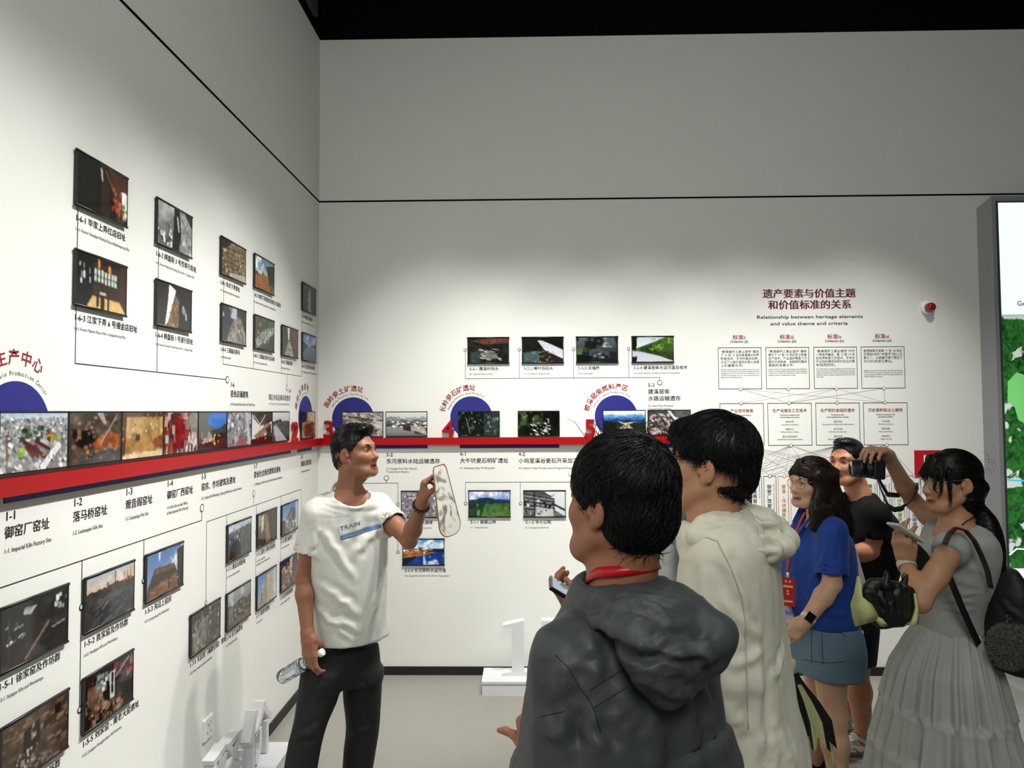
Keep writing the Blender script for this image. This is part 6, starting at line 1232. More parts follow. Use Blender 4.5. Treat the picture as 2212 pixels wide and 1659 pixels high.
    jk = cloth('jacket', T, mJ, R, [(a_, b_, w_ * 1.15, d_ * .95) for a_, b_, w_, d_ in folds], [((7, 7, 2.2), 0.0070, 21), ((15, 15, 5), 0.0014, 5)], 2, 0.002, 3)
    # seams of the yoke and sleeve
    bv = bvh_of(jk); ms = mat('jacket_seam', (30, 31, 32), 0.7); sm = MB()
    for pts in (((1.443, -3.734, 1.396), (1.466, -3.732, 1.373), (1.485, -3.731, 1.339), (1.497, -3.730, 1.325), (1.508, -3.729, 1.304), (1.519, -3.727, 1.263)), ((1.500, -3.730, 1.337), (1.540, -3.731, 1.362), (1.588, -3.731, 1.391)), ((1.508, -3.729, 1.310), (1.554, -3.729, 1.337), (1.596, -3.730, 1.372)), ((1.418, -3.730, 1.294), (1.437, -3.730, 1.298), (1.463, -3.730, 1.304))):
        Q = []
        for a, b in zip(pts[:-1], pts[1:]):
            for k in range(6): Q.append(np.array(a) * (1 - k / 6) + np.array(b) * k / 6)
        sm.tube(drop(bv, Q, (-0.1, -1, 0.38), lift=0.0002), 0.0010, 5)
    sm.build('jacket_seams', ms, R)
    # hood lying on the back
    Hd = Field(*bbox([(1.496, -3.482, 1.385), (1.769, -3.526, 1.365), (1.657, -3.624, 1.261), (1.632, -3.482, 1.443), (1.557, -3.382, 1.402), (1.752, -3.327, 1.388)], 0.06), 0.005)
    rim = [(1.508, -3.451, 1.366), (1.525, -3.512, 1.398), (1.556, -3.542, 1.415), (1.598, -3.537, 1.418), (1.643, -3.510, 1.411), (1.684, -3.469, 1.389), (1.717, -3.417, 1.356)]
    for a, b in zip(rim[:-1], rim[1:]): Hd.cap(a, b, .024, .024, .02)
    q0, q1, q2, q3 = (np.array(p) for p in ((1.602, -3.531, 1.414), (1.640, -3.574, 1.385), (1.659, -3.592, 1.339), (1.664, -3.585, 1.291)))
    Hd.loft([(q0, .085, .032, r), (q1, .112, .050, r), (q2, .098, .052, r), (q3, .055, .034, r)], 0.03)
    edge = [(1.504, -3.482, 1.376), (1.529, -3.572, 1.386), (1.561, -3.626, 1.389), (1.601, -3.655, 1.376), (1.643, -3.664, 1.365), (1.690, -3.648, 1.364), (1.728, -3.607, 1.368), (1.745, -3.567, 1.371)]
    for a, b in zip(edge[:-1], edge[1:]): Hd.cap(a, b, .016, .016, .010)
    ecut = [(1.535, -3.591, 1.373), (1.560, -3.636, 1.374), (1.598, -3.669, 1.362), (1.640, -3.678, 1.351), (1.683, -3.662, 1.350)]
    for a, b in zip(ecut[:-1], ecut[1:]): Hd.cap(a, b, .012, .012, .008, 'cut')
    Hd.cap((1.676, -3.509, 1.400), (1.727, -3.577, 1.374), .030, .026, .03); Hd.cap((1.727, -3.577, 1.374), (1.721, -3.586, 1.337), .026, .022, .03); Hd.cap((1.593, -3.609, 1.360), (1.638, -3.611, 1.285), .020, .022, .03)
    Hd.cap(nb + UP * .06 + f * .0, nb - UP * .02, .062, .066, .01, 'cut')
    fl = [((1.509, -3.583, 1.414), (1.710, -3.629, 1.402), .010, .006), ((1.536, -3.583, 1.428), (1.698, -3.648, 1.383), .010, .007), ((1.575, -3.583, 1.432), (1.692, -3.579, 1.404), .009, .005), ((1.571, -3.661, 1.384), (1.712, -3.648, 1.371), .008, .007), ((1.596, -3.659, 1.358), (1.697, -3.646, 1.328), .011, .008), ((1.602, -3.648, 1.336), (1.680, -3.625, 1.283), .009, .005)]
    cloth('hood', Hd, mJ, R, fl, [((12, 12, 9), 0.0026, 31)], 2, 0.0015, 8)
    # lanyard round the neck
    cc = nb + UP * .036 - f * .004; pts = []; wd = []
    for k in range(25):
        a = math.pi * (-0.35 + 1.7 * k / 24); n_ = r * math.cos(a) - f * math.sin(a); pts.append(cc + n_ * .069 - UP * .05 * max(0, -math.sin(a)) ** 1.0 - UP * .012 * (1 - abs(math.sin(a)))); wd.append(UP + n_ * -.35)
    mb = MB(); mb.ribbon(pts, wd, 0.019, 0.0015); mb.build('lanyard', mat('lanyard_red', (186, 14, 32), 0.35, noise=.05), R)
    # trousers
    mP = mat('trousers_dark', (32, 33, 36), 0.8, noise=.08); Q = Field(*bbox([pel, [pel[0], pel[1], 0.05]], 0.22), 0.012)
    for sx in (-1, 1): Q.loft([(pel + r * sx * .09, .10, .12, r), (pel + r * sx * .1 - UP * .42, .08, .09, r), (pel + r * sx * .1 - UP * .86, .065, .075, r)], 0.04)
    cloth('trousers', Q, mP, R, (), [((10, 10, 3), .003, 3)], 2)
    for sx in (-1, 1): shoe(R, pel + r * sx * .1, f, mat('shoe_dark', (30, 30, 32)), mat('sole_white', (200, 200, 196)))
    # phone held up in front
    pc = np.array((1.499, -3.221, 1.351)); lx = unit(np.array((1.523, -3.219, 1.336)) - np.array((1.476, -3.221, 1.365))); nn = unit(np.array((0.12, -0.10, 0.98))); nn = unit(nn - lx * (nn @ lx)); ly = np.cross(nn, lx)
    Ph = thing('smartphone', 'smartphone held flat in front of the man in the dark grey jacket', 'phone', pc)
    def slab(mb, c, hx_, hy_, hz_, mi=0):
        vs = [c + lx * a * hx_ + ly * b * hy_ + nn * e * hz_ for e in (-1, 1) for a, b in ((-1, -1), (1, -1), (1, 1), (-1, 1))]
        mb.add(vs, [(0, 3, 2, 1), (4, 5, 6, 7), (0, 1, 5, 4), (1, 2, 6, 5), (2, 3, 7, 6), (3, 0, 4, 7)], mi)
    m = MB(); slab(m, pc + lx * .03, .076, .037, .0042); m.build('phone_body', mat('phone_dark', (40, 44, 50), 0.25, noise=.02, metal=.4), Ph)
    m = MB(); slab(m, pc + lx * .03 + nn * .0045, .072, .0335, .0004); m.build('phone_screen', mat('phone_glass', (120, 150, 180), 0.08, noise=.25, nscale=30, coat=.6), Ph)
grey_man()


def glasses(R, C, M, s, col, rad=0.023, thick=0.0011, rx=1.0):
    T = lambda x, y, z: np.asarray(C) + M @ (np.array([x, y, z]) * s); m = MB()
    for sx in (-1, 1):
        m.tube([T(sx * (0.032 + rad * rx * math.cos(a)), 0.101 - 0.012 * abs(math.cos(a)) * (1 if math.cos(a) > 0 else 0), 0.004 + rad * 0.92 * math.sin(a)) for a in [2 * math.pi * k / 28 for k in range(29)]], thick, 6, cap=False)
        m.tube([T(sx * (0.032 + rad * rx), 0.090, 0.012), T(sx * 0.078, 0.06, 0.016), T(sx * 0.082, 0.0, 0.018), T(sx * 0.083, -0.012, 0.008)], thick, 6)
    m.tube([T(-0.010, 0.104, 0.009), T(0, 0.107, 0.012), T(0.010, 0.104, 0.009)], thick, 6)
    o = m.build('glasses', mat('glasses_%d%d%d' % col, col, 0.25, metal=0.7, noise=.03), R)
    for sx in (-1, 1):
        g = MB(); n = 28; g.add([T(sx * (0.032 + rad * .96 * rx * math.cos(2 * math.pi * k / n)), 0.0985, 0.004 + rad * 0.88 * math.sin(2 * math.pi * k / n)) for k in range(n)], [tuple(range(n))])
        g.build('lens', mat('lens_glass', (250, 250, 250), 0.02, trans=1.0, alpha=0.22, spec=0.5), o)
def ponytail(H, pts, rads, U):
    H.loft([(p, a, b, U) for p, (a, b) in zip(pts, rads)], 0.012, n=2.0)

# --- tall man in the cream hooded jacket
def cream_man():
    f = unit((-0.88, 0.46, 0)); r = np.cross(f, UP); nb = np.array((1.892, -2.948, 1.486)); base = (nb[0] + .04, nb[1] - .02, 0)
    R = person('person with black hair and thin glasses in a cream hooded jacket, facing left', base)
    C = np.array((1.884, -2.953, 1.608)); M = frame((-0.88, 0.46, 0.07)); s = 1.0
    shL = np.array((1.884, -3.075, 1.396)); shR = np.array((1.991, -2.791, 1.352)); elL = np.array((1.882, -3.074, 1.130)); wrL = np.array((1.828, -3.089, 0.974)); elR = np.array((1.977, -2.738, 1.022)); wrR = np.array((1.856, -2.857, 0.942))
    pel = np.array([base[0], base[1], 0.95])
    S = Field(*bbox([C - .15, C + .15, shL, shR, elL, elR, wrL, wrR, pel, wrL - UP * .2], 0.08), 0.0038)
    add_head(S, C, M, s); S.cap(C + M @ [0, -0.03, -0.05], nb - UP * .02, 0.053, 0.057, 0.025); S.cap(nb, nb - UP * .08, 0.057, 0.075, 0.03)
    S.cap(C + M @ [0, 0.030, -0.125], C + M @ [0, 0.022, -0.14], 0.014, 0.012, 0.02)
    S.loft([(nb - UP * .1, .12, .06, r), (nb - UP * .3, .14, .08, r), (pel, .13, .09, r)], 0.02)
    for sh in (shL, shR): S.cap(nb - UP * .1, sh, 0.04, 0.045, 0.03)
    add_arm(S, shL, elL, wrL); add_arm(S, shR, elR, wrR)
    for w_, e_, sd in ((wrL, elL, -1), (wrR, elR, 1)): add_hand(S, w_, w_ - e_, (0.4, 0.2, -0.6), sd, [(0.4, 0.5, 0.3)] * 4, ((0.7, 0.5, 0.3), (0.9, 0.2, 0.2), (1, 0, 0.1)))
    P, F = S.mesh(1); mesh_obj('body', P, F, skin_mat(), R, head_tint(P, C, M, s, skin_of(188, 138, 106))); make_eyes(R, C, M, s)
    glasses(R, C, M, s, (30, 28, 28))
    H = Field(*bbox([C - .17, C + .17], 0.01), 0.004)
    haircap(H, C, M, s, top=0.024, side=0.013, back=0.014, line=((0, 0.092, 0.052), (0, 0.90, -0.44)), nape=(-0.060, 0.45))
    H.ell(C + M @ [0, 0.075, 0.085], (0.052, 0.03, 0.028), M, 0.02); H.halfspace(C + M @ [0, 0.04, 0.022], M @ unit((0, 0.25, -1)), 0.006, *bbox([C + M @ [0.09, 0.13, -.03], C + M @ [-0.09, 0.13, -.03], C + M @ [.09, .02, .03], C + M @ [-.09, .02, .03]], 0.02))
    crown = np.array([0.0, -0.055, 0.11])
    def flow(L):
        v = L - crown; v[:, 2] -= 0.03 + 1.0 * np.clip(0.07 - L[:, 2], 0, 1); return v / (np.linalg.norm(v, axis=1, keepdims=True) + 1e-6)
    hair_obj(R, H, C, M, s, flow, 4200, 0.042, 0.0009, 21, (9, 9, 10), wild=0.25, lift=0.0015, streak=0.002, sfreq=(120, 120, 20))
    mJ = mat('jacket_cream', (230, 226, 206), 0.75, noise=0.04, nscale=9, bump=0.10, bscale=220, sheen=.1, wr=0.25, wscale=10)
    T = Field(*bbox([nb + UP * .05, shL, shR, elL, elR, wrL, wrR, [pel[0], pel[1], .62]], 0.2), 0.0075)
    c = lambda x, y, d: None
    secs = [(np.array((1.971, -2.915, 0.673)), .23, .17, r), (np.array((1.962, -2.922, 0.852)), .225, .155, r), (np.array((1.945, -2.930, 1.043)), .215, .132, r), (np.array((1.935, -2.937, 1.222)), .21, .122, r), (np.array((1.932, -2.942, 1.341)), .205, .116, r), (np.array((1.916, -2.945, 1.410)), .165, .098, r), (nb - UP * .06, .095, .090, r), (nb - UP * .035, .080, .080, r)]
    T.loft(secs, 0.04, n=2.3)
    sleeve(T, nb, shL, elL, 1.0, .070, .066, False, rsh=.060, kk=.05); sleeve(T, nb, shR, elR, 1.0, .068, .064, False, rsh=.064, kk=.05)
    for el, wr in ((elL, wrL), (elR, wrR)):
        T2 = T.like(); e = el + (wr - el) * .9; T2.cap(el, e, .066, .05, .03); T2.halfspace(e, wr - el); T2.cap(e - (wr - el) * .08, wr, .04, .04, .004, 'cut'); T.merge(T2, .03)
    T.cap(nb - UP * .05, nb + UP * .12, 0.066, 0.07, 0.01, 'cut')
    folds = [((1.850, -3.158, 1.456), (1.917, -3.108, 1.238), .014, .008), ((1.917, -3.108, 1.238), (1.924, -3.096, 0.935), .016, .009), ((1.792, -3.157, 1.420), (1.807, -3.170, 1.236), .016, .006), ((1.865, -3.152, 1.324), (1.928, -3.107, 1.222), .013, .008), ((1.870, -3.147, 1.177), (1.935, -3.106, 1.195), .012, .007), ((1.951, -3.099, 1.022), (2.039, -3.073, 0.904), .02, .010), ((1.853, -3.143, 1.082), (1.918, -3.100, 1.022), .014, .008), ((2.049, -2.983, 1.166), (1.958, -3.083, 1.122), .012, .008), ((1.929, -3.098, 1.000), (1.982, -3.094, 0.914), .018, .010)]
    jk = cloth('jacket', T, mJ, R, folds, [((6, 6, 1.8), 0.0075, 41), ((14, 14, 5), .0014, 3)], 2, 0.002, 6)
    Hd = Field(*bbox([(1.800, -3.130, 1.478), (2.093, -2.970, 1.382), (2.000, -2.777, 1.511), (1.892, -3.175, 1.413)], 0.06), 0.005)
    Hd.cap((1.937, -2.916, 1.465), (2.016, -2.924, 1.437), .046, .056, .03); Hd.cap((2.016, -2.924, 1.437), (2.063, -2.932, 1.412), .056, .032, .03)
    rim = [(1.834, -3.038, 1.452), (1.853, -3.077, 1.439), (1.888, -3.096, 1.424), (1.941, -3.084, 1.411), (1.997, -3.053, 1.407), (2.053, -2.992, 1.409), (2.084, -2.931, 1.414), (2.082, -2.872, 1.436), (2.049, -2.824, 1.460), (1.991, -2.806, 1.479)]
    for i, (a, b) in enumerate(zip(rim[:-1], rim[1:])): Hd.cap(a, b, .022, .022, .025)
    nk = [(1.823, -3.058, 1.444), (1.853, -3.038, 1.459), (1.898, -2.997, 1.475), (1.950, -2.937, 1.489), (1.985, -2.876, 1.488)]
    for a, b in zip(nk[:-1], nk[1:]): Hd.cap(a, b, .024, .024, .025)
    Hd.cap((1.866, -3.038, 1.463), (1.957, -3.035, 1.431), .03, .035, .03)
    Hd.ell((2.060, -2.972, 1.426), (.012, .028, .016), M, .01, 'cut'); Hd.cap(nb + UP * .08, nb - UP * .03, .060, .062, .01, 'cut')
    fl = [((1.834, -3.079, 1.470), (2.029, -3.053, 1.415), .009, .009), ((1.867, -3.059, 1.489), (2.062, -2.992, 1.427), .010, .010), ((1.918, -3.018, 1.500), (2.053, -2.953, 1.449), .010, .008), ((1.883, -3.116, 1.422), (2.022, -3.073, 1.411), .008, .006), ((1.928, -3.056, 1.455), (1.963, -3.084, 1.421), .007, .007), ((1.988, -2.976, 1.476), (2.064, -2.973, 1.431), .008, .007)]
    cloth('hood', Hd, mJ, R, [(a_, b_, w_, d_ * 1.5) for a_, b_, w_, d_ in fl], [((14, 14, 10), 0.0035, 9)], 2, 0.002, 4)
    bv = bvh_of(jk); sm = MB()
    for pts in (((1.796, -3.179, 1.466), (1.819, -3.179, 1.461), (1.846, -3.178, 1.451)), ((1.842, -3.178, 1.450), (1.871, -3.175, 1.392), (1.893, -3.172, 1.329), (1.901, -3.170, 1.277), (1.904, -3.164, 1.131), (1.908, -3.159, 1.006))):
        Q = [np.array(a) * (1 - k / 6) + np.array(b) * k / 6 for a, b in zip(pts[:-1], pts[1:]) for k in range(6)]; sm.tube(drop(bv, Q, (-0.25, -1, 0.15), lift=.0002), .0022, 6)
    sm.build('jacket_seams', mat('seam_cream', (196, 190, 170), .8), R)
    mP = mat('jeans_blue', (70, 92, 118), .8, noise=.08, nscale=60); Q = Field(*bbox([pel, [pel[0], pel[1], .05]], .22), .012)
    for sx in (-1, 1): Q.loft([(pel + r * sx * .09 - UP * .02, .10, .12, r), (pel + r * sx * .1 - UP * .45, .08, .09, r), (pel + r * sx * .1 - UP * .88, .065, .075, r)], 0.04)
    cloth('jeans', Q, mP, R, (), [((10, 10, 3), .003, 3)], 2)
    for sx in (-1, 1): shoe(R, pel + r * sx * .1, f, mat('shoe_dark', (30, 30, 32)), mat('sole_white', (200, 200, 196)))
cream_man()

# --- person in white half hidden between the two men
def hidden_person():
    f = unit((-0.7, 0.71, 0)); r = np.cross(f, UP); nb = np.array((2.021, -2.322, 1.413)); base = (nb[0], nb[1], 0)
    R = person('person in white with a black ponytail, mostly hidden behind the cream jacket man', base)
    C = np.array((2.070, -2.327, 1.557)); M = frame((-0.85, 0.5, 0)); s = 0.93
    shL = np.array((1.863, -2.471, 1.309)); shR = np.array((2.168, -2.164, 1.270)); elL = np.array((1.840, -2.483, 1.093)); wrL = np.array((1.827, -2.308, 0.964)); elR = np.array((2.175, -2.153, 0.999)); wrR = np.array((2.116, -2.050, 0.900))
    pel = np.array([base[0], base[1], .9])
    S = Field(*bbox([C - .14, C + .14, shL, shR, elL, elR, wrL, wrR, pel, [pel[0], pel[1], .06], wrL - f * 0 - UP * .1], .1), .0055)
    add_head(S, C, M, s); S.cap(C + M @ [0, -.03, -.05], nb, .045, .05, .02); S.loft([(nb - UP * .05, .1, .05, r), (nb - UP * .3, .12, .08, r), (pel, .13, .09, r)], .02)
    for sh in (shL, shR): S.cap(nb - UP * .07, sh, .038, .042, .03)
    add_arm(S, shL, elL, wrL, .9); add_arm(S, shR, elR, wrR, .9)
    for w_, e_, sd in ((wrL, elL, -1), (wrR, elR, 1)): add_hand(S, w_, w_ - e_, (.4, .2, -.6), sd, [(.4, .5, .3)] * 4, ((.7, .5, .3), (.9, .2, .2), (1, 0, .1)), .9)
    for sx in (-1, 1): add_leg(S, pel + r * sx * .09, pel + r * sx * .09 - UP * .42, pel + r * sx * .09 - UP * .82, .9)
    P, F = S.mesh(1); mesh_obj('body', P, F, skin_mat(), R, head_tint(P, C, M, s, skin_of(190, 140, 110))); make_eyes(R, C, M, s)
    H = Field(*bbox([C - .17, C + .17, (2.149, -2.369, 1.401)], .05), .005); haircap(H, C, M, s, top=.012, side=.008, back=.01, nape=(-.05, .3), earcut=False)
    ponytail(H, [np.array((2.122, -2.356, 1.571)), np.array((2.137, -2.364, 1.517)), np.array((2.146, -2.362, 1.462)), np.array((2.158, -2.349, 1.394))], [(.028, .028), (.030, .026), (.026, .022), (.010, .010)], r)
    hair_obj(R, H, C, M, s, lambda L: np.stack([0 * L[:, 0], -.3 + 0 * L[:, 0], -1 + 0 * L[:, 0]], 1), 900, .04, .0011, 5, (9, 9, 10), wild=.2)
    mT = mat('tee_cool_white', (206, 208, 210), .85, noise=.02, bump=.05, bscale=600)
    T = Field(*bbox([nb, shL, shR, elL, elR, pel], .15), .007)
    T.loft([(pel - UP * .05, .19, .14, r), (pel + UP * .2, .185, .13, r), (nb - UP * .16, .18, .11, r), (nb - UP * .05, .12, .08, r), (nb + UP * .01, .07, .065, r)], .04)
    sleeve(T, nb, shL, elL, .85, .062, .072, True, rsh=.062); sleeve(T, nb, shR, elR, .85, .06, .068, True, rsh=.06); T.cap(nb, nb + UP * .1, .06, .06, .01, 'cut')
    cloth('t_shirt', T, mT, R, [((1.822, -2.572, 1.316), (1.857, -2.566, 1.173), .02, .006), ((1.858, -2.572, 1.331), (1.883, -2.567, 1.201), .02, .006)], [((9, 9, 3), .004, 5)], 2, .003, 2)
    V = Field(*bbox([(1.893, -2.326, 1.443), (1.983, -2.468, 1.296)], .1), .006)
    V.loft([(np.array((1.949, -2.414, 1.423)), .06, .035, r), (np.array((1.920, -2.473, 1.371)), .085, .045, r), (np.array((1.909, -2.481, 1.316)), .075, .03, r)], .03)
    cloth('hood', V, mat('hood_khaki', (168, 164, 146), .8, noise=.05, bump=.08), R, [((1.876, -2.525, 1.409), (1.902, -2.531, 1.323), .012, .007)], [((12, 12, 6), .003, 3)], 2)
    m = MB(); m.ribbon([(1.815, -2.472, 1.300), (1.787, -2.531, 1.272), (1.779, -2.539, 1.209), (1.793, -2.516, 1.131)], [r] * 4, .035, .006); m.ribbon([(1.879, -2.552, 1.348), (1.892, -2.570, 1.302), (1.897, -2.568, 1.230), (1.898, -2.545, 1.153)], [r] * 4, .03, .006)
    m.build('backpack_straps', mat('strap_blue', (128, 148, 164), .8, noise=.05), R)
    sk = Field(*bbox([pel, [pel[0], pel[1], .4]], .25), .01); sk.loft([(pel + UP * .04, .16, .12, r), (pel - UP * .4, .2, .16, r)], .03); cloth('skirt', sk, mat('skirt_grey', (120, 124, 130), .8, noise=.05), R, (), [((14, 14, 2), .004, 2)], 2)
    for sx in (-1, 1): shoe(R, pel + r * sx * .09, f, mat('shoe_white', (214, 210, 200), .6, noise=.03), mat('sole_white', (200, 200, 196)))
hidden_person()

# --- woman in the blue shirt
def blue_woman():
    f = unit((-0.95, -0.26, 0)); r = np.cross(f, UP); nb = np.array((2.733, -1.522, 1.274)); base = (nb[0], nb[1], 0)
    R = person('person with long dark hair and round glasses in a blue shirt and denim shorts', base)
    C = np.array((2.703, -1.528, 1.417)); M = frame((-0.92, -0.38, -0.02)); s = 0.93
    shL = np.array((2.727, -1.680, 1.221)); shR = np.array((2.768, -1.357, 1.171)); elL = np.array((2.707, -1.723, 1.009)); wrL = np.array((2.578, -1.760, 0.864)); elR = np.array((2.627, -1.323, 1.002)); wrR = np.array((2.572, -1.520, 0.882))
    pel = np.array((2.743, -1.501, 0.741)); hL = np.array((2.738, -1.600, 0.711)); hR = np.array((2.775, -1.397, 0.645)); kL = np.array((2.752, -1.598, 0.399)); kR = np.array((2.773, -1.394, 0.324)); aL = np.array((2.766, -1.606, 0.105)); aR = np.array((2.766, -1.344, 0.051))
    aL[2] = .085; aR[2] = .085
    S = Field(*bbox([C - .14, C + .14, shL, shR, elL, elR, wrL, wrR, pel, aL, aR, hL, (2.488, -1.788, 0.782)], .1), .0042)
    add_head(S, C, M, s, jaw=.95, fem=True); S.cap(C + M @ [0, -.03, -.05], nb, .045, .048, .02); S.loft([(nb - UP * .03, .08, .05, r), (nb - UP * .10, .11, .06, r), (nb - UP * .3, .12, .09, r), (pel, .15, .11, r)], .03)
    for sh in (shL, shR): S.cap(nb - UP * .06, sh, .038, .044, .03)
    add_arm(S, shL, elL, wrL, 1.0, 1.08); add_arm(S, shR, elR, wrR, 1.0)
    FL = unit(np.array((2.523, -1.759, 0.814)) - wrL); add_hand(S, wrL, FL, (0.1, 1.0, -.1), -1, [(.5, .9, .5)] * 4, ((.8, .3, .5), (.9, .1, .4), (1, 0, .3)), .95)
    add_hand(S, wrR, unit((-.1, -.6, -.8)), (-.2, -.8, .5), 1, [(.5, .8, .5)] * 4, ((.8, .3, .5), (.9, .1, .4), (1, 0, .3)), .92)
    add_leg(S, hL, kL, aL, 1.02); add_leg(S, hR, kR, aR, 1.02)
    P, F = S.mesh(1); mesh_obj('body', P, F, skin_mat(), R, head_tint(P, C, M, s, skin_of(206, 162, 132))); make_eyes(R, C, M, s, browth=.7)
    glasses(R, C, M, s, (190, 140, 120), .025)
    H = Field(*bbox([C - .17, C + .17, (2.627, -1.651, 1.196), (2.943, -1.391, 1.085)], .08), .005)
    haircap(H, C, M, s, top=.012, side=.014, back=.014, line=((0, .088, .066), (0, .90, -.43)), nape=(-.2, 0), earcut=False)
    rr = M[:, 0]; bk = -M[:, 1]
    H.loft([(C + M @ [0, -.03, .04], .086, .095, rr), (C + M @ [0, -.05, -.03], .088, .072, rr), (np.array((2.788, -1.522, 1.288)), .100, .058, rr), (np.array((2.807, -1.529, 1.216)), .095, .045, rr), (np.array((2.808, -1.546, 1.153)), .07, .03, rr)], .03)
    H.loft([(C + M @ [-.066, .030, .05], .030, .018, M[:, 1]), (C + M @ [-.080, .018, -.01], .032, .018, M[:, 1]), (np.array((2.676, -1.655, 1.317)), .03, .018, M[:, 1]), (np.array((2.663, -1.672, 1.230)), .018, .012, M[:, 1])], .02)
    H.loft([(np.array((2.698, -1.655, 1.327)), .05, .02, M[:, 1]), (np.array((2.716, -1.671, 1.239)), .045, .02, M[:, 1]), (np.array((2.748, -1.647, 1.155)), .03, .014, M[:, 1])], .02)
    for k in range(6): H.cap(C + M @ [.01 - .004 * k, .062, .100], C + M @ [-.066 + .024 * k, .082 - abs(k - 2.5) * .006, .040 + .006 * (k > 3)], .009, .006, .012)
    def flow(L): return np.stack([L[:, 0] * 3, -.25 - .5 * (L[:, 2] > .07), -1 + .6 * (L[:, 2] > .09)], 1)
    hair_obj(R, H, C, M, s, flow, 3000, .07, .0010, 31, (38, 25, 20), wild=.12, lift=.001, streak=.0022, sfreq=(70, 70, 8))
    mB = mat('shirt_blue', (20, 62, 148), .8, noise=.05, nscale=50, bump=.08, bscale=500, sheen=.05, wr=.35, wscale=14)
    T = Field(*bbox([nb, shL, shR, elL, elR, pel], .16), .0065)
    T.loft([(np.array((2.739, -1.504, 0.798)), .185, .142, r), (np.array((2.735, -1.509, 0.931)), .182, .140, r), (np.array((2.732, -1.515, 1.078)), .18, .142, r), (np.array((2.737, -1.519, 1.183)), .165, .105, r), (nb - UP * .045, .10, .075, r), (nb + UP * .005, .06, .058, r)], .04)
    sleeve(T, nb, shL, elL, .82, .062, .066, True, rsh=.060); sleeve(T, nb, shR, elR, .7, .058, .062, True, rsh=.056)
    T.cap(nb - UP * .02 + f * .01, nb + UP * .1, .055, .06, .008, 'cut'); T.cap(nb + f * .05 + UP * .02, nb + f * .09 - UP * .10, .035, .012, .008, 'cut')
    folds = [((2.685, -1.749, 1.155), (2.795, -1.693, 1.065), .014, .006), ((2.637, -1.767, 1.082), (2.711, -1.795, 1.059), .01, .005), ((2.617, -1.700, 1.165), (2.668, -1.660, 0.919), .016, .005), ((2.605, -1.641, 0.914), (2.807, -1.635, 0.862), .014, .005), ((2.666, -1.751, 1.214), (2.637, -1.766, 1.062), .012, .005), ((2.583, -1.591, 0.921), (2.665, -1.637, 0.853), .014, .005)]
    sh = cloth('shirt', T, mB, R, folds, [((9, 9, 4), .0035, 51)], 2, .003, 7)
    m = MB()
    for sx, a, b in ((-1, -.03, .055), (1, .03, .055)):
        m.ribbon([nb + r * sx * .055 + UP * .035 - f * .01, nb + r * sx * .05 + f * .05 + UP * .015, nb + r * sx * .028 + f * .098 - UP * .04, nb + r * sx * .010 + f * .122 - UP * .09], [UP + r * sx * .6, UP + r * sx * .8, r * sx + UP * .4, r * sx], [.03, .036, .04, .02], .003)
    m.build('collar', mB, R)
    mD = mat('denim', (104, 130, 148), .85, noise=.16, nscale=140, bump=.15, bscale=700)
    D = Field(*bbox([pel + UP * .1, (2.748, -1.495, 0.571)], .24), .007)
    D.loft([(np.array((2.739, -1.504, 0.815)), .178, .132, r), (np.array((2.751, -1.499, 0.689)), .208, .148, r), (np.array((2.752, -1.494, 0.571)), .205, .142, r)], .02); D.halfspace((2.750, -1.495, 0.575), (0, 0, -1)); D.cap((2.750, -1.494, 0.562), (2.750, -1.496, 0.615), .11, .11, .005, 'cut')
    dn = cloth('denim_shorts', D, mD, R, [((2.585, -1.739, 0.843), (2.575, -1.732, 0.667), .006, .003), ((2.654, -1.738, 0.872), (2.659, -1.730, 0.667), .006, .003)], [((9, 9, 5), .002, 5)], 2)
    bv = bvh_of(dn); sm = MB()
    for pts in (((2.591, -1.789, 0.867), (2.588, -1.782, 0.685)), ((2.633, -1.789, 0.877), (2.638, -1.781, 0.681)), ((2.693, -1.788, 0.876), (2.704, -1.785, 0.823), (2.739, -1.784, 0.803)), ((2.546, -1.784, 0.697), (2.642, -1.782, 0.690), (2.728, -1.780, 0.696))):
        Q = [np.array(a) * (1 - k / 6) + np.array(b) * k / 6 for a, b in zip(pts[:-1], pts[1:]) for k in range(7)]; sm.tube(drop(bv, Q, (-.4, -1, .25), lift=.0003), .0016, 4)
    sm.build('stitching', mat('stitch_dark', (52, 72, 92), .8), R)
    for a in (aL, aR): shoe(R, a, f, mat('shoe_black', (16, 16, 17), .5, noise=.04), mat('sole_black', (26, 26, 26), .7))
    # watch
    ax = unit(wrL - elL); w0 = wrL - ax * .018; m = MB(); u = unit(np.cross(ax, UP)); v = np.cross(ax, u)
    m.ribbon([w0 + (u * math.cos(a) + v * math.sin(a)) * .031 for a in [2 * math.pi * k / 24 for k in range(25)]], [ax] * 25, .02, .003); wt = m.build('watch_strap', mat('strap_white', (220, 214, 206), .5, noise=.02), R)
    d = unit(np.array((-.1, -1, .35)) - ax * (np.array((-.1, -1, .35)) @ ax)); e = np.cross(ax, d); m = MB(); cc = w0 + d * .033
    vs = [cc + ax * a * .019 + e * b * .017 + d * c_ * .005 for c_ in (-1, 1) for a, b in ((-1, -1), (1, -1), (1, 1), (-1, 1))]; m.add(vs, [(0, 3, 2, 1), (4, 5, 6, 7), (0, 1, 5, 4), (1, 2, 6, 5), (2, 3, 7, 6), (3, 0, 4, 7)]); m.build('watch_face', mat('watch_black', (14, 14, 15), .15, coat=.5), wt)
    # lanyard with badge
    bv = bvh_of(sh); Bd = thing('name_badge', 'red name badge on a red lanyard round the neck of the woman in blue', 'badge', (2.538, -1.642, 0.908))
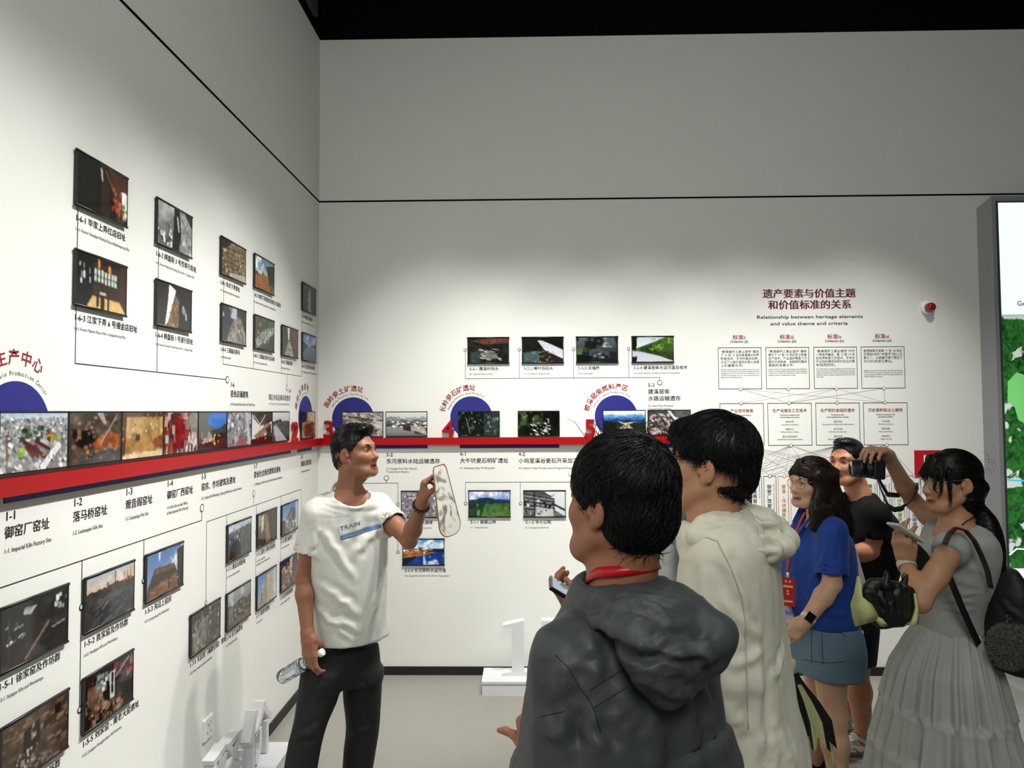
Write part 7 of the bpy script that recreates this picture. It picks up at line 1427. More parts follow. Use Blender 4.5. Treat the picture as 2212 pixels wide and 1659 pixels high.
    Q = [np.array(p) + f * .012 for p in ((2.648, -1.625, 1.301), (2.627, -1.634, 1.270), (2.609, -1.633, 1.229), (2.592, -1.621, 1.181), (2.583, -1.610, 1.128), (2.576, -1.608, 1.077), (2.570, -1.616, 1.036))]
    wv = unit((.35, -.75, .35)); m = MB(); m.ribbon(Q, [wv] * len(Q), .017, .002); Q2 = [np.array(p) + f * .012 for p in ((2.685, -1.453, 1.268), (2.657, -1.461, 1.216), (2.625, -1.480, 1.156), (2.594, -1.538, 1.093), (2.570, -1.611, 1.035))]; m.ribbon(Q2, [unit((.3, .8, .3))] * 5, .017, .002)
    st = m.build('strap', mat('lanyard_red', (186, 14, 32)), Bd)
    e0 = Q[-1]; m = MB(); m.tube([e0, e0 - UP * .022], .006, 8); m.build('clip', M_PLAS, Bd)
    cc = e0 - UP * .022; wx = unit((.90, -.42, 0)); nx = unit((-.42, -.90, 0)); m = MB()
    def card(mb, x0, z0, x1, z1, t, mi): mb.add([cc + wx * x + UP * z + nx * tt for tt in (t - .0012, t) for x, z in ((x0, z0), (x1, z0), (x1, z1), (x0, z1))], [(0, 3, 2, 1), (4, 5, 6, 7), (0, 1, 5, 4), (1, 2, 6, 5), (2, 3, 7, 6), (3, 0, 4, 7)], mi)
    card(m, -.027, -.125, .027, 0, 0, 0); m.build('card', mat('badge_red', (176, 38, 40), .35, noise=.12, nscale=40), Bd)
    m = MB()
    for x0, z0, x1, z1 in ((-.012, -.022, -.004, -.012), (.004, -.022, .012, -.012), (-.020, -.044, .020, -.034), (-.006, -.062, .004, -.054), (-.006, -.075, .004, -.067), (-.018, -.108, .018, -.100)): card(m, x0, z0, x1, z1, .0014, 0)
    m.build('card_print', mat('badge_gold', (226, 176, 130), .4, noise=.05), Bd)
    lf = thing('leaflet', 'purple and teal leaflet in the hand of the woman in blue', 'leaflet', (2.564, -1.619, 0.848)); m = MB()
    m.add([(2.564, -1.541, 0.904), (2.581, -1.658, 0.829), (2.536, -1.658, 0.819), (2.556, -1.539, 0.845)], [(0, 1, 2, 3)]); o = m.build('sheet', mat('leaflet_print', (108, 112, 160), .4, noise=.35, nscale=14), lf); o.modifiers.new('t', 'SOLIDIFY').thickness = .002
    # her folded sun umbrella
    a0 = np.array((2.517, -1.765, 0.709)); a1 = np.array((2.522, -1.762, 0.655)); U_ = thing('folded_umbrella', 'loosely folded black and pale green umbrella hanging from the hand of the woman in blue', 'umbrella', np.array((2.648, -1.739, 0.363)))
    m = MB(); m.tube([a0, a0 * .9 + a1 * .1, a1], [.013, .0155, .0165], 16); m.build('handle', mat('handle_cream', (204, 196, 160), .5, noise=.03), U_)
    m = MB(); m.tube([a0 + UP * .005, np.array((2.507, -1.767, 0.765)), wrL + FL * .09], .0022, 6); m.build('wrist_loop', mat('handle_cream', (204, 196, 160)), U_)
    sp = [a1, np.array((2.537, -1.760, 0.608)), np.array((2.564, -1.757, 0.542)), np.array((2.587, -1.754, 0.465)), np.array((2.602, -1.750, 0.372))]; rr_ = [.016, .024, .045, .066, .07]; n = 48; vs = []; fs = []; mi = []
    ff = np.array([.95, -.3, 0]); gg = np.array([.3, .95, 0])
    for j, (p, rd) in enumerate(zip(sp, rr_)):
        for k in range(n):
            a = 2 * math.pi * k / n; q = rd * (1 + (.32 if j > 0 else 0) * math.cos(8 * a)); dr = -.025 * math.cos(8 * a) * (j == 4); vs.append(p + ff * math.cos(a) * q + gg * math.sin(a) * q * .6 + UP * dr)
    m = MB()
    for j in range(4):
        for k in range(n): m.add([], []); fs.append((j * n + k, j * n + (k + 1) % n, (j + 1) * n + (k + 1) % n, (j + 1) * n + k)); mi.append(1 if (k // 6) % 2 == 0 and j >= 1 and (k % 6) < 5 else 0)
    m.v = [tuple(map(float, p)) for p in vs]; m.f = fs; m.mi = mi; m.sm = [True] * len(fs)
    m.build('canopy', [mat('umbrella_black', (14, 14, 15), .5, noise=.05), mat('umbrella_green', (186, 190, 140), .7, noise=.05)], U_)
    m = MB(); m.tube([np.array((2.680, -1.729, 0.397)), np.array((2.699, -1.714, 0.275)), np.array((2.711, -1.712, 0.221))], .006, 8); m.build('strap_end', mat('umbrella_green', (186, 190, 140)), U_)
blue_woman()


# --- man in the black T-shirt
def black_man():
    f = unit((-0.78, -0.60, 0)); r = np.cross(f, UP); nb = np.array((3.120, -1.096, 1.315)); base = (nb[0], nb[1], 0)
    R = person('person with swept black hair in a black T-shirt and black shorts, arms folded', base)
    C = np.array((3.062, -1.103, 1.475)); M = frame((-0.82, -0.56, 0.05)); s = 0.97
    shL = np.array((3.131, -1.243, 1.232)); shR = np.array((3.081, -0.942, 1.206)); elL = np.array((3.117, -1.236, 1.050)); wrL = np.array((2.980, -1.279, 1.059)); elR = np.array((3.039, -0.996, 1.008)); wrR = np.array((3.039, -1.237, 1.032))
    pel = np.array((3.103, -1.075, 0.776)); hL = np.array((3.079, -1.165, 0.765)); hR = np.array((3.124, -0.962, 0.710)); kL = np.array((3.050, -1.175, 0.471)); kR = np.array((3.111, -0.910, 0.397)); aL = np.array((3.122, -1.078, 0.083)); aR = np.array((3.207, -0.745, 0.065)); aL[2] = .085; aR[2] = .085
    S = Field(*bbox([C - .14, C + .14, shL, shR, elL, elR, wrL, wrR, pel, aL, aR, wrL + f * .1 + r * .1, wrR + f * .1], .1), .0045)
    add_head(S, C, M, s, jaw=1.06); S.cap(C + M @ [0, -.03, -.05], nb, .055, .06, .02); S.loft([(nb - UP * .05, .11, .06, r), (nb - UP * .3, .14, .10, r), (pel, .15, .11, r)], .03)
    for sh in (shL, shR): S.cap(nb - UP * .06, sh, .045, .05, .03)
    add_arm(S, shL, elL, wrL, 1.06, 1.1); add_arm(S, shR, elR, wrR, 1.06, 1.1)
    add_hand(S, wrL, unit((-.9, .1, .15)), (.1, .9, 0), -1, [(.3, .6, .4)] * 4, ((.8, .3, .3), (.9, .1, .3), (1, 0, .3))); add_hand(S, wrR, unit((.9, -.2, .1)), (.1, .9, 0), 1, [(.3, .6, .4)] * 4, ((.8, .3, .3), (.9, .1, .3), (1, 0, .3)))
    add_leg(S, hL, kL, aL, 1.05); add_leg(S, hR, kR, aR, 1.05)
    P, F = S.mesh(1); mesh_obj('body', P, F, skin_mat(), R, head_tint(P, C, M, s, skin_of(180, 122, 94))); make_eyes(R, C, M, s, look=(-.1, 1, .05), browth=1.2)
    H = Field(*bbox([C - .17, C + .17], .01), .004)
    haircap(H, C, M, s, top=.012, side=.004, back=.004, line=((0, .070, .074), (0, .90, -.44)), nape=(-.05, .4))
    H.ell(C + M @ [.0, .032, .108], (.050, .052, .021), M, .02)
    hair_obj(R, H, C, M, s, lambda L: np.stack([.3 + 0 * L[:, 0], -.9 + 0 * L[:, 0], .2 - 1.2 * (L[:, 2] < .07)], 1), 1500, .03, .0011, 41, (14, 13, 13), wild=.15, lift=.001)
    mT = mat('tee_black', (12, 12, 13), .85, noise=.08, bump=.06, bscale=500, spec=.2)
    T = Field(*bbox([nb, shL, shR, elL, elR, pel - UP * .1], .17), .007)
    T.loft([(pel - UP * .04, .18, .145, r), (pel + UP * .12, .185, .15, r), (nb - UP * .30, .19, .15, r), (nb - UP * .15, .19, .125, r), (nb - UP * .05, .125, .085, r), (nb + UP * .008, .07, .066, r)], .04)
    sleeve(T, nb, shL, elL, .62, .068, .070, True, rsh=.064); sleeve(T, nb, shR, elR, .62, .066, .07, True, rsh=.062); T.cap(nb - UP * .02 + f * .01, nb + UP * .1, .064, .066, .008, 'cut')
    cloth('t_shirt', T, mT, R, (), [((9, 9, 4), .004, 5)], 2, .003, 2)
    Q = Field(*bbox([pel + UP * .1, kL, kR, hL, hR], .16), .008); Q.loft([(pel + UP * .06, .165, .125, r), (pel - UP * .05, .17, .13, r)], .02)
    for h, k in ((hL, kL), (hR, kR)): Q.loft([(h, .09, .10, r), (h * .4 + k * .6, .086, .094, r), (k + UP * .02, .084, .09, r)], .03)
    so = cloth('shorts', Q, mat('shorts_black', (13, 13, 14), .8, noise=.08, spec=.2), R, (), [((9, 9, 4), .003, 9)], 2)
    bv = bvh_of(so); q = [np.array(p) for p in ((2.887, -1.425, 0.648), (2.913, -1.424, 0.637), (2.939, -1.424, 0.643), (2.961, -1.424, 0.669), (2.974, -1.425, 0.699))]; Q_ = drop(bv, [a * (1 - k / 5) + b * k / 5 for a, b in zip(q[:-1], q[1:]) for k in range(5)] + [q[-1]], (-.45, -1, .25), lift=.004)
    wd = [.05 + .012 * math.sin(i * 2.3) for i in range(len(Q_))]; wd[0] = .03; wd[-1] = .015; m = MB(); m.ribbon(list(Q_), [UP] * len(Q_), wd, .004); m.build('tail_print', mat('print_fur_white', (190, 188, 184), .9, noise=.35, nscale=160), R)
    mU, mS = mat('sneaker_white', (214, 206, 188), .6, noise=.05, nscale=60), mat('sneaker_sole', (206, 202, 192), .7, noise=.04)
    for a, d in ((aL, (-.95, -.3, 0)), (aR, (-.85, -.5, 0))):
        sh = shoe(R, a, d, mU, mS, .29); d = unit(d); rr = np.cross(d, UP); lc = MB(); b = np.array([a[0], a[1], 0])
        for k in range(5): p = b + d * (.055 + .022 * k) + UP * (.102 - .011 * k); lc.tube([p - rr * .028 - UP * .006, p + UP * .003, p + rr * .028 - UP * .006], .0042, 6)
        lc.build('laces', mat('lace_cream', (226, 220, 204), .8, noise=.04), sh)
        pn = MB()
        for x0, z0, x1, z1, w_ in ((.0, .045, .05, .07, .013), (-.05, .05, -.035, .095, .010), (.075, .04, .10, .06, .008)): pn.tube([b - rr * .041 * (1 if x0 < .06 else .98) + d * x0 + UP * z0, b - rr * .044 + d * (x0 + x1) / 2 + UP * (z0 + z1) / 2, b - rr * .040 + d * x1 + UP * z1], w_ * .5, 8)
        pn.build('side_panel', mat('sneaker_grey', (120, 112, 104), .6, noise=.1), sh)
        tb = MB(); tb.tube([b - d * .055 + UP * .10, b - d * .066 + UP * .125, b - d * .060 + UP * .14], .010, 8); tb.build('heel_tab', mat('sneaker_dark', (36, 32, 34), .7), sh)
black_man()
pf = thing('paper_folder', 'pale grey paper folder between the blue shirt and the black shorts', 'folder', (2.953, -1.331, 0.838)); m = MB()
m.add([(2.953, -1.321, 1.098), (2.982, -1.340, 1.095), (3.015, -1.373, 0.921), (2.960, -1.331, 0.838), (2.947, -1.311, 0.833)], [(0, 1, 2, 3, 4)]); o = m.build('cover', mat('folder_grey', (176, 174, 166), .7, noise=.06, nscale=30), pf); o.modifiers.new('t', 'SOLIDIFY').thickness = .004

# --- woman with the ponytail, camera and backpack
def pony_woman():
    f = unit((-0.99, -0.06, 0)); r = np.cross(f, UP); nb = np.array((3.020, -2.090, 1.338)); base = (nb[0], nb[1], 0)
    R = person('person with a black ponytail in a white top and long skirt, raising a camera', base)
    C = np.array((2.998, -2.096, 1.476)); M = frame((-0.985, -0.08, -0.06)); s = 0.94
    shL = np.array((2.909, -2.249, 1.268)); shR = np.array((3.080, -1.925, 1.262)); elL = np.array((2.750, -2.326, 1.092)); wrL = np.array((2.764, -2.210, 1.205)); elR = np.array((3.031, -1.770, 1.367)); wrR = np.array((2.846, -1.942, 1.568))
    wa = np.array((2.990, -2.075, 0.943)); pel = np.array((2.985, -2.070, 0.821)); an = np.array([pel[0], pel[1], .085])
    S = Field(*bbox([C - .14, C + .14, shL, shR, elL, elR, wrL, wrR, pel, an + r * .1, an - r * .1, (2.727, -2.206, 1.343), (2.740, -1.966, 1.613)], .1), .0042)
    add_head(S, C, M, s, jaw=.95, fem=True); S.cap(C + M @ [0, -.03, -.05], nb, .046, .050, .02); S.cap(nb + UP * .01, nb - UP * .05, .05, .075, .03)
    S.loft([(nb - UP * .04, .10, .055, r), (nb - UP * .11, .145, .075, r), (nb - UP * .2, .13, .09, r), (wa, .105, .085, r), (pel, .15, .11, r)], .03)
    for sh in (shL, shR): S.cap(nb - UP * .055, sh, .040, .045, .03)
    add_arm(S, shL, elL, wrL, .96, .97); add_arm(S, shR, elR, wrR, .96, .97)
    FL = unit(np.array((2.737, -2.233, 1.290)) - wrL); add_hand(S, wrL, FL, (.75, .55, .3), -1, [(.75, .7, .4), (.5, .6, .4), (.55, .7, .4), (.6, .8, .4)], ((.9, .1, .5), (1, -.1, .3), (1, -.1, .2)), .95)
    FR = unit(np.array((2.762, -2.005, 1.604)) - wrR); add_hand(S, wrR, FR, (-.35, -.1, -.93), -1, [(.45, .75, .5), (.5, .8, .5), (.55, .8, .5), (.6, .8, .5)], ((.7, .5, .6), (.8, .2, .6), (.9, 0, .5)), .98)
    for sx in (-1, 1): add_leg(S, pel + r * sx * .08, pel + r * sx * .08 - UP * .40, an + r * sx * .09, .95)
    P, F = S.mesh(1); mesh_obj('body', P, F, skin_mat(), R, head_tint(P, C, M, s, skin_of(186, 138, 106))); make_eyes(R, C, M, s, browth=.8)
    glasses(R, C, M, s, (150, 150, 156), .024)
    H = Field(*bbox([C - .17, C + .17, (3.084, -2.150, 1.367), (3.116, -2.186, 1.042)], .05), .0045)
    haircap(H, C, M, s, top=.012, side=.010, back=.014, line=((0, .098, .052), (0, .93, -.37)), nape=(-.062, .5), earcut=True)
    tie = np.array((3.086, -2.130, 1.376))
    H.loft([(C + M @ [0, -.06, -.02], .07, .06, M[:, 0]), (C * .45 + tie * .55 - UP * .012, .052, .045, M[:, 0]), (tie, .022, .022, M[:, 0])], .03)
    ponytail(H, [tie, np.array((3.095, -2.148, 1.333)), np.array((3.100, -2.166, 1.269)), np.array((3.097, -2.183, 1.197)), np.array((3.095, -2.190, 1.121)), np.array((3.091, -2.187, 1.050))], [(.022, .022), (.036, .032), (.038, .034), (.034, .030), (.026, .022), (.010, .010)], r)
    for k in range(7): H.cap(C + M @ [.012 - .004 * k, .066, .096], C + M @ [-.062 + .020 * k, .088 - .004 * abs(k - 3), .034 - .010 * (k % 2)], .008, .005, .012)
    H.cap(C + M @ [-.060, .070, .055], C + M @ [-.066, .082, -.020], .007, .003, .008); H.cap(C + M @ [-.070, .050, .05], C + M @ [-.076, .056, -.055], .009, .003, .010); H.cap(C + M @ [-.045, .084, .05], C + M @ [-.050, .094, .000], .006, .003, .008)
    def flow(L):
        back = L[:, 1] < .03; low = L[:, 1] < -.11
        return np.stack([0 * L[:, 0], np.where(low, -.12, np.where(back, -1.0, .35)), np.where(low, -1.0, np.where(back, -.45, -1.0))], 1)
    hair_obj(R, H, C, M, s, flow, 2600, .05, .0010, 51, (11, 10, 10), wild=.12, lift=.001, streak=.0016, sfreq=(50, 50, 50))
    m = MB(); m.tube([tie + UP * .006 - unit((.5, 0, -1)) * .004, tie, tie - UP * .010], [.0235, .0265, .0235], 16); m.build('hair_tie', mat('tie_black', (8, 8, 8), .7), R)
    m = MB(); rg = random.Random(8)
    for i in range(14):
        p = C + M @ np.array([rg.uniform(-.05, .03), rg.uniform(-.13, -.02), rg.uniform(.05, .11)]); d = unit(p - C) * .6 + unit((.5, -.1, rg.uniform(-.8, .6))); d = unit(d); q = p + d * rg.uniform(.01, .028); e = q + unit((rg.uniform(-.1, .5), 0, -1)) * rg.uniform(.02, .05); m.tube([p, q, e], [.0005, .0005, .0002], 4)
    m.build('stray_hairs', mat('hair_11_10_10', (11, 10, 10)), R)
    mT = mat('top_white', (160, 162, 157), .85, noise=.03, bump=.1, bscale=500, sheen=.1)
    T = Field(*bbox([nb, shL, shR, wa, pel], .17), .0055)
    T.loft([(wa - UP * .02, .125, .102, r), (wa + UP * .07, .125, .104, r), (np.array((3.012, -2.082, 1.133)), .148, .118, r), (np.array((3.029, -2.085, 1.228)), .162, .105, r), (np.array((3.026, -2.088, 1.289)), .160, .075, r), (nb - UP * .022, .088, .064, r)], .03)
    for sh, el in ((shL, elL), (shR, elR)): T2 = T.like(); T2.cap(nb - UP * .06 + (sh - nb) * .45, sh + (el - sh) * .05, .054, .060, .03); e = sh + (el - sh) * .16; T2.halfspace(e, unit(el - sh) + unit(sh - nb) * .6); T.merge(T2, .02)
    T.cap(nb - UP * .03 + f * .012, nb + UP * .1, .068, .075, .008, 'cut')
    folds = [((2.867, -2.192, 1.059), (2.993, -2.239, 1.056), .008, .005), ((2.858, -2.191, 1.030), (3.001, -2.238, 1.020), .008, .005), ((2.875, -2.193, 1.093), (3.009, -2.241, 1.097), .009, .004), ((2.912, -2.247, 1.211), (3.010, -2.244, 1.170), .012, .005), ((2.863, -2.246, 1.154), (2.993, -2.242, 1.129), .01, .004)]
    cloth('sleeveless_top', T, mT, R, folds, [((9, 9, 9), .002, 5)], 2, .002, 2)
    # tiered skirt
    n = 220; rows = []; zs = np.linspace(0, 1, 70); vs = []; keys = [(wa + UP * .0, .124, .102), (np.array((2.982, -2.073, 0.882)), .158, .128), (np.array((2.971, -2.069, 0.787)), .20, .160), (np.array((2.972, -2.063, 0.631)), .235, .190), (np.array((2.976, -2.056, 0.440)), .275, .225), (np.array([pel[0], pel[1], .10]), .33, .28)]
    kz = np.array([k[0][2] for k in keys]); top, bot = kz[0], kz[-1]
    def at_z(z): return [np.interp(z, kz[::-1], np.array([q(k) for k in keys])[::-1]) for q in (lambda k: k[0][0], lambda k: k[0][1], lambda k: k[1], lambda k: k[2])]
    tiers = [top, (2.977, -2.064, 0.645)[2], (2.976, -2.058, 0.489)[2], (2.975, -2.048, 0.232)[2], bot]; rg = np.random.RandomState(3); vs = []
    ph = [rg.rand(8) * 6.28 for _ in range(4)]
    for z in [top + (bot - top) * t for t in zs]:
        cx, cy, a, b = at_z(z); ti = max(i for i in range(4) if z <= tiers[i] + 1e-6); u = (tiers[ti] - z) / (tiers[ti] - tiers[ti + 1] + 1e-6); a += .012 * ti; b += .012 * ti; puff = .005 * math.exp(-((u - .06) / .07) ** 2) * (ti > 0)
        for k in range(n):
            th = 2 * math.pi * k / n; w_ = (.0035 + .012 * u) * (math.sin(23 * th + ph[ti][0] + .8 * u) + .6 * math.sin(37 * th + ph[ti][1]) + .5 * math.sin(11 * th + ph[ti][2] + u)) * min(1, (top - z) * 9 + .35) + puff
            d = r * math.cos(th) * (a + w_) + f * math.sin(th) * (b + w_); vs.append((cx + d[0], cy + d[1], z))
    F = np.array([(i * n + k, i * n + (k + 1) % n, (i + 1) * n + (k + 1) % n, (i + 1) * n + k) for i in range(69) for k in range(n)])
    sk = mesh_obj('tiered_skirt', np.array(vs), F, mat('skirt_white', (170, 172, 166), .9, noise=.03, bump=.12, bscale=420, sheen=.1), R)
    for sx in (-1, 1): shoe(R, an + r * sx * .09, f, mat('shoe_white', (214, 210, 200), .6), mat('sole_white', (200, 200, 196)))
    # necklace cord, bracelet
    m = MB(); cc = nb + UP * .005; m.tube([cc + r * .066 * math.cos(a) + f * (.060 * math.sin(a) + .006) - UP * (.055 * max(0, math.sin(a)) - .02 * max(0, -math.sin(a))) for a in [2 * math.pi * k / 36 for k in range(37)]], .0022, 6, cap=False); m.tube([cc + f * .068 - UP * .052, cc + f * .082 - UP * .095, cc + f * .094 - UP * .13], [.003, .005, .003], 6)
    m.build('necklace', mat('cord_dark', (34, 18, 16), .6, noise=.1), R)
    ax = unit(wrL - elL); u = unit(np.cross(ax, UP)); v = np.cross(ax, u); w0 = wrL - ax * .012; m = MB(); m.ribbon([w0 + (u * math.cos(a) + v * math.sin(a)) * .0305 for a in [2 * math.pi * k / 24 for k in range(25)]], [ax] * 25, .022, .003); m.build('wrist_band', mat('band_white', (210, 206, 198), .5, noise=.03), R)
    # camera
    cb = np.array((2.768, -1.982, 1.524)); KS = .86; fx = unit((-1, .05, .03)); fz = UP - fx * fx[2]; fz = unit(fz); fy = np.cross(fz, fx)
    K = thing('camera', 'black photo camera with a long lens raised by the woman with the ponytail', 'camera', cb)
    T3 = lambda x, y, z: cb + (fx * x + fy * y + fz * z) * KS
    def bx(mb, x0, x1, y0, y1, z0, z1, mi=0, bev=0): mb.add([T3(*p) for p in ((x0, y0, z0), (x1, y0, z0), (x1, y1, z0), (x0, y1, z0), (x0, y0, z1), (x1, y0, z1), (x1, y1, z1), (x0, y1, z1))], [(0, 3, 2, 1), (4, 5, 6, 7), (0, 1, 5, 4), (1, 2, 6, 5), (2, 3, 7, 6), (3, 0, 4, 7)], mi)
    mK = mat('camera_black', (16, 16, 17), .4, noise=.06, bump=.08, bscale=600)
    m = MB(); bx(m, -.03, .022, -.062, .062, -.050, .040); o = m.build('camera_body', mK, K); o.modifiers.new('b', 'BEVEL').width = .008; o.modifiers['b'].segments = 3
    m = MB(); bx(m, -.022, .035, -.026, .026, .034, .062); o = m.build('viewfinder_hump', mK, K); o.modifiers.new('b', 'BEVEL').width = .009; o.modifiers['b'].segments = 3
    m = MB(); bx(m, -.04, .03, -.078, -.045, -.052, .034); o = m.build('grip', mK, K); o.modifiers.new('b', 'BEVEL').width = .012; o.modifiers['b'].segments = 3
    m = MB(); m.tube([T3(x, .008, -.006) for x in (.02, .03, .03, .055, .055, .075, .075, .098, .098)], [.036, .036, .033, .033, .0355, .0355, .034, .034, .030], 32); m.build('lens', mK, K)
    m = MB(); m.tube([T3(.0985, .008, -.006), T3(.0988, .008, -.006)], .026, 24); m.build('lens_glass', mat('lens_dark', (10, 12, 20), .05, coat=1.0), K)
    m = MB()
    for a, b, c_, d_ in ((-.012, -.016, -.006, .012), (-.012, .008, .016, .013), (-.012, -.018, .016, -.013)): bx(m, a, c_, -.0795, -.0785, b, d_)
    m.build('side_mark', mat('mark_grey', (150, 152, 150), .5), K)
    m = MB(); q = [(2.772, -2.010, 1.487), (2.781, -2.019, 1.452), (2.792, -2.027, 1.424), (2.812, -2.037, 1.418), (2.890, -1.955, 1.419)]; Pn = lambda L, k=5: [np.array(a) * (1 - j / k) + np.array(b) * j / k for a, b in zip(L[:-1], L[1:]) for j in range(k)] + [np.array(L[-1])]
    q1 = [(2.764, -2.020, 1.484), (2.768, -2.039, 1.443), (2.773, -2.057, 1.410), (2.782, -2.066, 1.383), (2.803, -2.065, 1.371), (2.842, -2.045, 1.373), (2.892, -2.004, 1.389), (2.941, -1.954, 1.412), (2.983, -1.894, 1.430), (3.029, -1.803, 1.440), (3.068, -1.702, 1.421), (3.047, -1.691, 1.396), (2.955, -1.793, 1.393), (2.855, -1.916, 1.411), (2.810, -1.958, 1.456), (2.794, -1.970, 1.486)]
    q1 = Pn(q1, 4); m.ribbon(q1, [unit(np.array([.15, .35, 1.0])) if i < len(q1) * .35 else unit(np.array([.75, .2, .6])) if i < len(q1) * .62 else UP for i in range(len(q1))], .020, .003); m.build('strap', mat('strap_black', (14, 14, 15), .7, noise=.08), K)
    # phone
    pc = np.array((2.745, -2.254, 1.318)); lx = unit(np.array((2.774, -2.253, 1.296)) - np.array((2.717, -2.256, 1.334))); nn = unit(np.array((.35, .1, .9))); nn = unit(nn - lx * (nn @ lx)); ly = np.cross(nn, lx)
    Ph = thing('smartphone', 'phone in a pale case held up by the woman with the ponytail', 'phone', pc)
    def slab(c, hx_, hy_, hz_): vs = [c + lx * a * hx_ + ly * b * hy_ + nn * e * hz_ for e in (-1, 1) for a, b in ((-1, -1), (1, -1), (1, 1), (-1, 1))]; return MB().add(vs, [(0, 3, 2, 1), (4, 5, 6, 7), (0, 1, 5, 4), (1, 2, 6, 5), (2, 3, 7, 6), (3, 0, 4, 7)])
    slab(pc, .055, .036, .0045).build('phone_case', mat('case_pale', (186, 184, 178), .3, noise=.04), Ph); slab(pc + nn * .0048, .052, .033, .0005).build('phone_screen', mat('screen_dark', (30, 34, 40), .08, coat=.6), Ph)
    # rolled dark cloth she carries against the forearm
    W = Field(*bbox([(2.769, -2.233, 1.281), (2.840, -2.187, 1.182), (2.879, -2.145, 1.139)], .07), .005)
    W.loft([(np.array((2.779, -2.222, 1.263)), .022, .016, f), (np.array((2.806, -2.199, 1.218)), .042, .024, f), (np.array((2.837, -2.177, 1.163)), .045, .026, f), (np.array((2.874, -2.144, 1.127)), .02, .015, f)], .02)
    B0 = thing('black_pouch', 'black cloth pouch tucked between the forearm and chest of the ponytail woman', 'pouch', (2.837, -2.176, 1.155)); cloth('pouch_cloth', W, mat('cloth_black', (14, 14, 15), .8, noise=.1), B0, [((2.766, -2.252, 1.261), (2.806, -2.248, 1.171), .008, .004)], [((20, 20, 12), .002, 3)])
    # backpack
    Bp = thing('backpack', 'black backpack with a dark brown strap on the back of the ponytail woman', 'backpack', (3.153, -2.106, 0.800))
    mBk = mat('backpack_black', (13, 13, 14), .6, noise=.08, bump=.15, bscale=350)
    G = Field(*bbox([(3.061, -2.122, 1.151), (3.289, -2.102, 0.765)], .16), .006)
    G.loft([(np.array((3.118, -2.142, 1.177)), .11, .035, r), (np.array((3.128, -2.139, 1.109)), .145, .065, r), (np.array((3.137, -2.134, 0.994)), .155, .084, r), (np.array((3.143, -2.130, 0.892)), .15, .09, r), (np.array((3.126, -2.128, 0.821)), .13, .072, r)], .03)
    G.cap((3.027, -2.182, 0.893), (3.122, -2.229, 0.863), .022, .026, .04); G.cap((3.173, -2.176, 1.055), (3.188, -2.169, 0.888), .045, .05, .04)
    bo = cloth('bag_body', G, mBk, Bp, [((3.042, -2.240, 1.088), (3.133, -2.256, 1.028), .01, .005), ((3.008, -2.235, 0.942), (3.125, -2.251, 0.899), .01, .005)], [((10, 10, 8), .003, 2)])
    m = MB(); m.tube([(3.133, -2.140, 1.129), (3.142, -2.140, 1.153), (3.162, -2.140, 1.160), (3.175, -2.139, 1.143), (3.168, -2.138, 1.109)], .012, 8); m.build('carry_handle', mBk, Bp)
    FG = Field(*bbox([(3.115, -2.240, 1.137), (3.215, -2.183, 1.008)], .04), .005); FG.cap((3.124, -2.220, 1.129), (3.159, -2.237, 1.063), .020, .026, .02); FG.cap((3.162, -2.218, 1.091), (3.175, -2.235, 1.022), .026, .018, .02); cloth('grey_flap', FG, mat('flap_grey', (62, 60, 62), .6, noise=.06), Bp, (), [((14, 14, 10), .002, 3)])
    m = MB(); m.ribbon(Pn([(2.833, -2.332, 1.290), (2.858, -2.318, 1.325), (2.905, -2.282, 1.338), (2.937, -2.281, 1.328), (2.956, -2.295, 1.296), (2.978, -2.297, 1.245), (3.003, -2.289, 1.187), (3.029, -2.261, 1.126)], 4), [unit((.15, 1, -.1))] * 29, .034, .005); m.build('shoulder_strap', mat('strap_brown', (52, 26, 24), .6, noise=.08), Bp)
    m = MB(); m.ribbon(Pn([(2.877, -2.267, 1.182), (2.890, -2.275, 1.139), (2.922, -2.266, 1.066), (2.960, -2.248, 0.994), (3.005, -2.224, 0.919)], 4), [unit((.75, .1, .62))] * 17, .024, .004); m.build('lower_strap', mBk, Bp)
    # pompom charm
    pc = np.array((3.077, -2.283, 0.938)); Pm = thing('pompom_charm', 'grey fluffy pompom charm hanging from the black backpack', 'charm', pc)
    Z = Field(*bbox([pc], .1), .004); Z.ell(pc, (.052, .045, .050)); Z.ell(pc + np.array((-.02, -.01, -.03)), (.03, .03, .03), None, .03); Z.ell(pc + np.array((.03, 0, .01)), (.03, .03, .03), None, .03)
    o = hair_obj(Pm, Z, pc, np.eye(3), 1.0, lambda L: L + np.array([.02, 0, -.03]), 2600, .016, .0011, 61, (118, 112, 106), wild=1.2, lift=.008, streak=.006, sfreq=(60, 60, 60), name='fluff')
    m = MB(); k0 = np.array((3.086, -2.266, 1.007))
    for dx, dz, rd in ((0, 0, .011), (.008, -.014, .009), (-.004, .018, .007)): m.tube([k0 + np.array((dx + rd * math.cos(a), -.002, dz + rd * math.sin(a))) for a in [2 * math.pi * k / 20 for k in range(21)]], .0018, 6, cap=False)
    m.tube([k0 + np.array((.004, 0, -.02)), pc + np.array((0, -.01, .045))], .003, 6); m.build('key_ring', mat('brass_dark', (128, 112, 84), .3, metal=.9, noise=.05), Pm)
    # drooping black and lime sun umbrella hooked over the arm
    U_ = thing('draped_umbrella', 'half-folded black umbrella with lime lining drooping from the arm of the ponytail woman', 'umbrella', (2.640, -2.345, 1.016))
    G = Field(*bbox([(2.547, -2.354, 1.195), (2.741, -2.343, 1.014)], .09), .005); ux = unit((1, .1, 0))
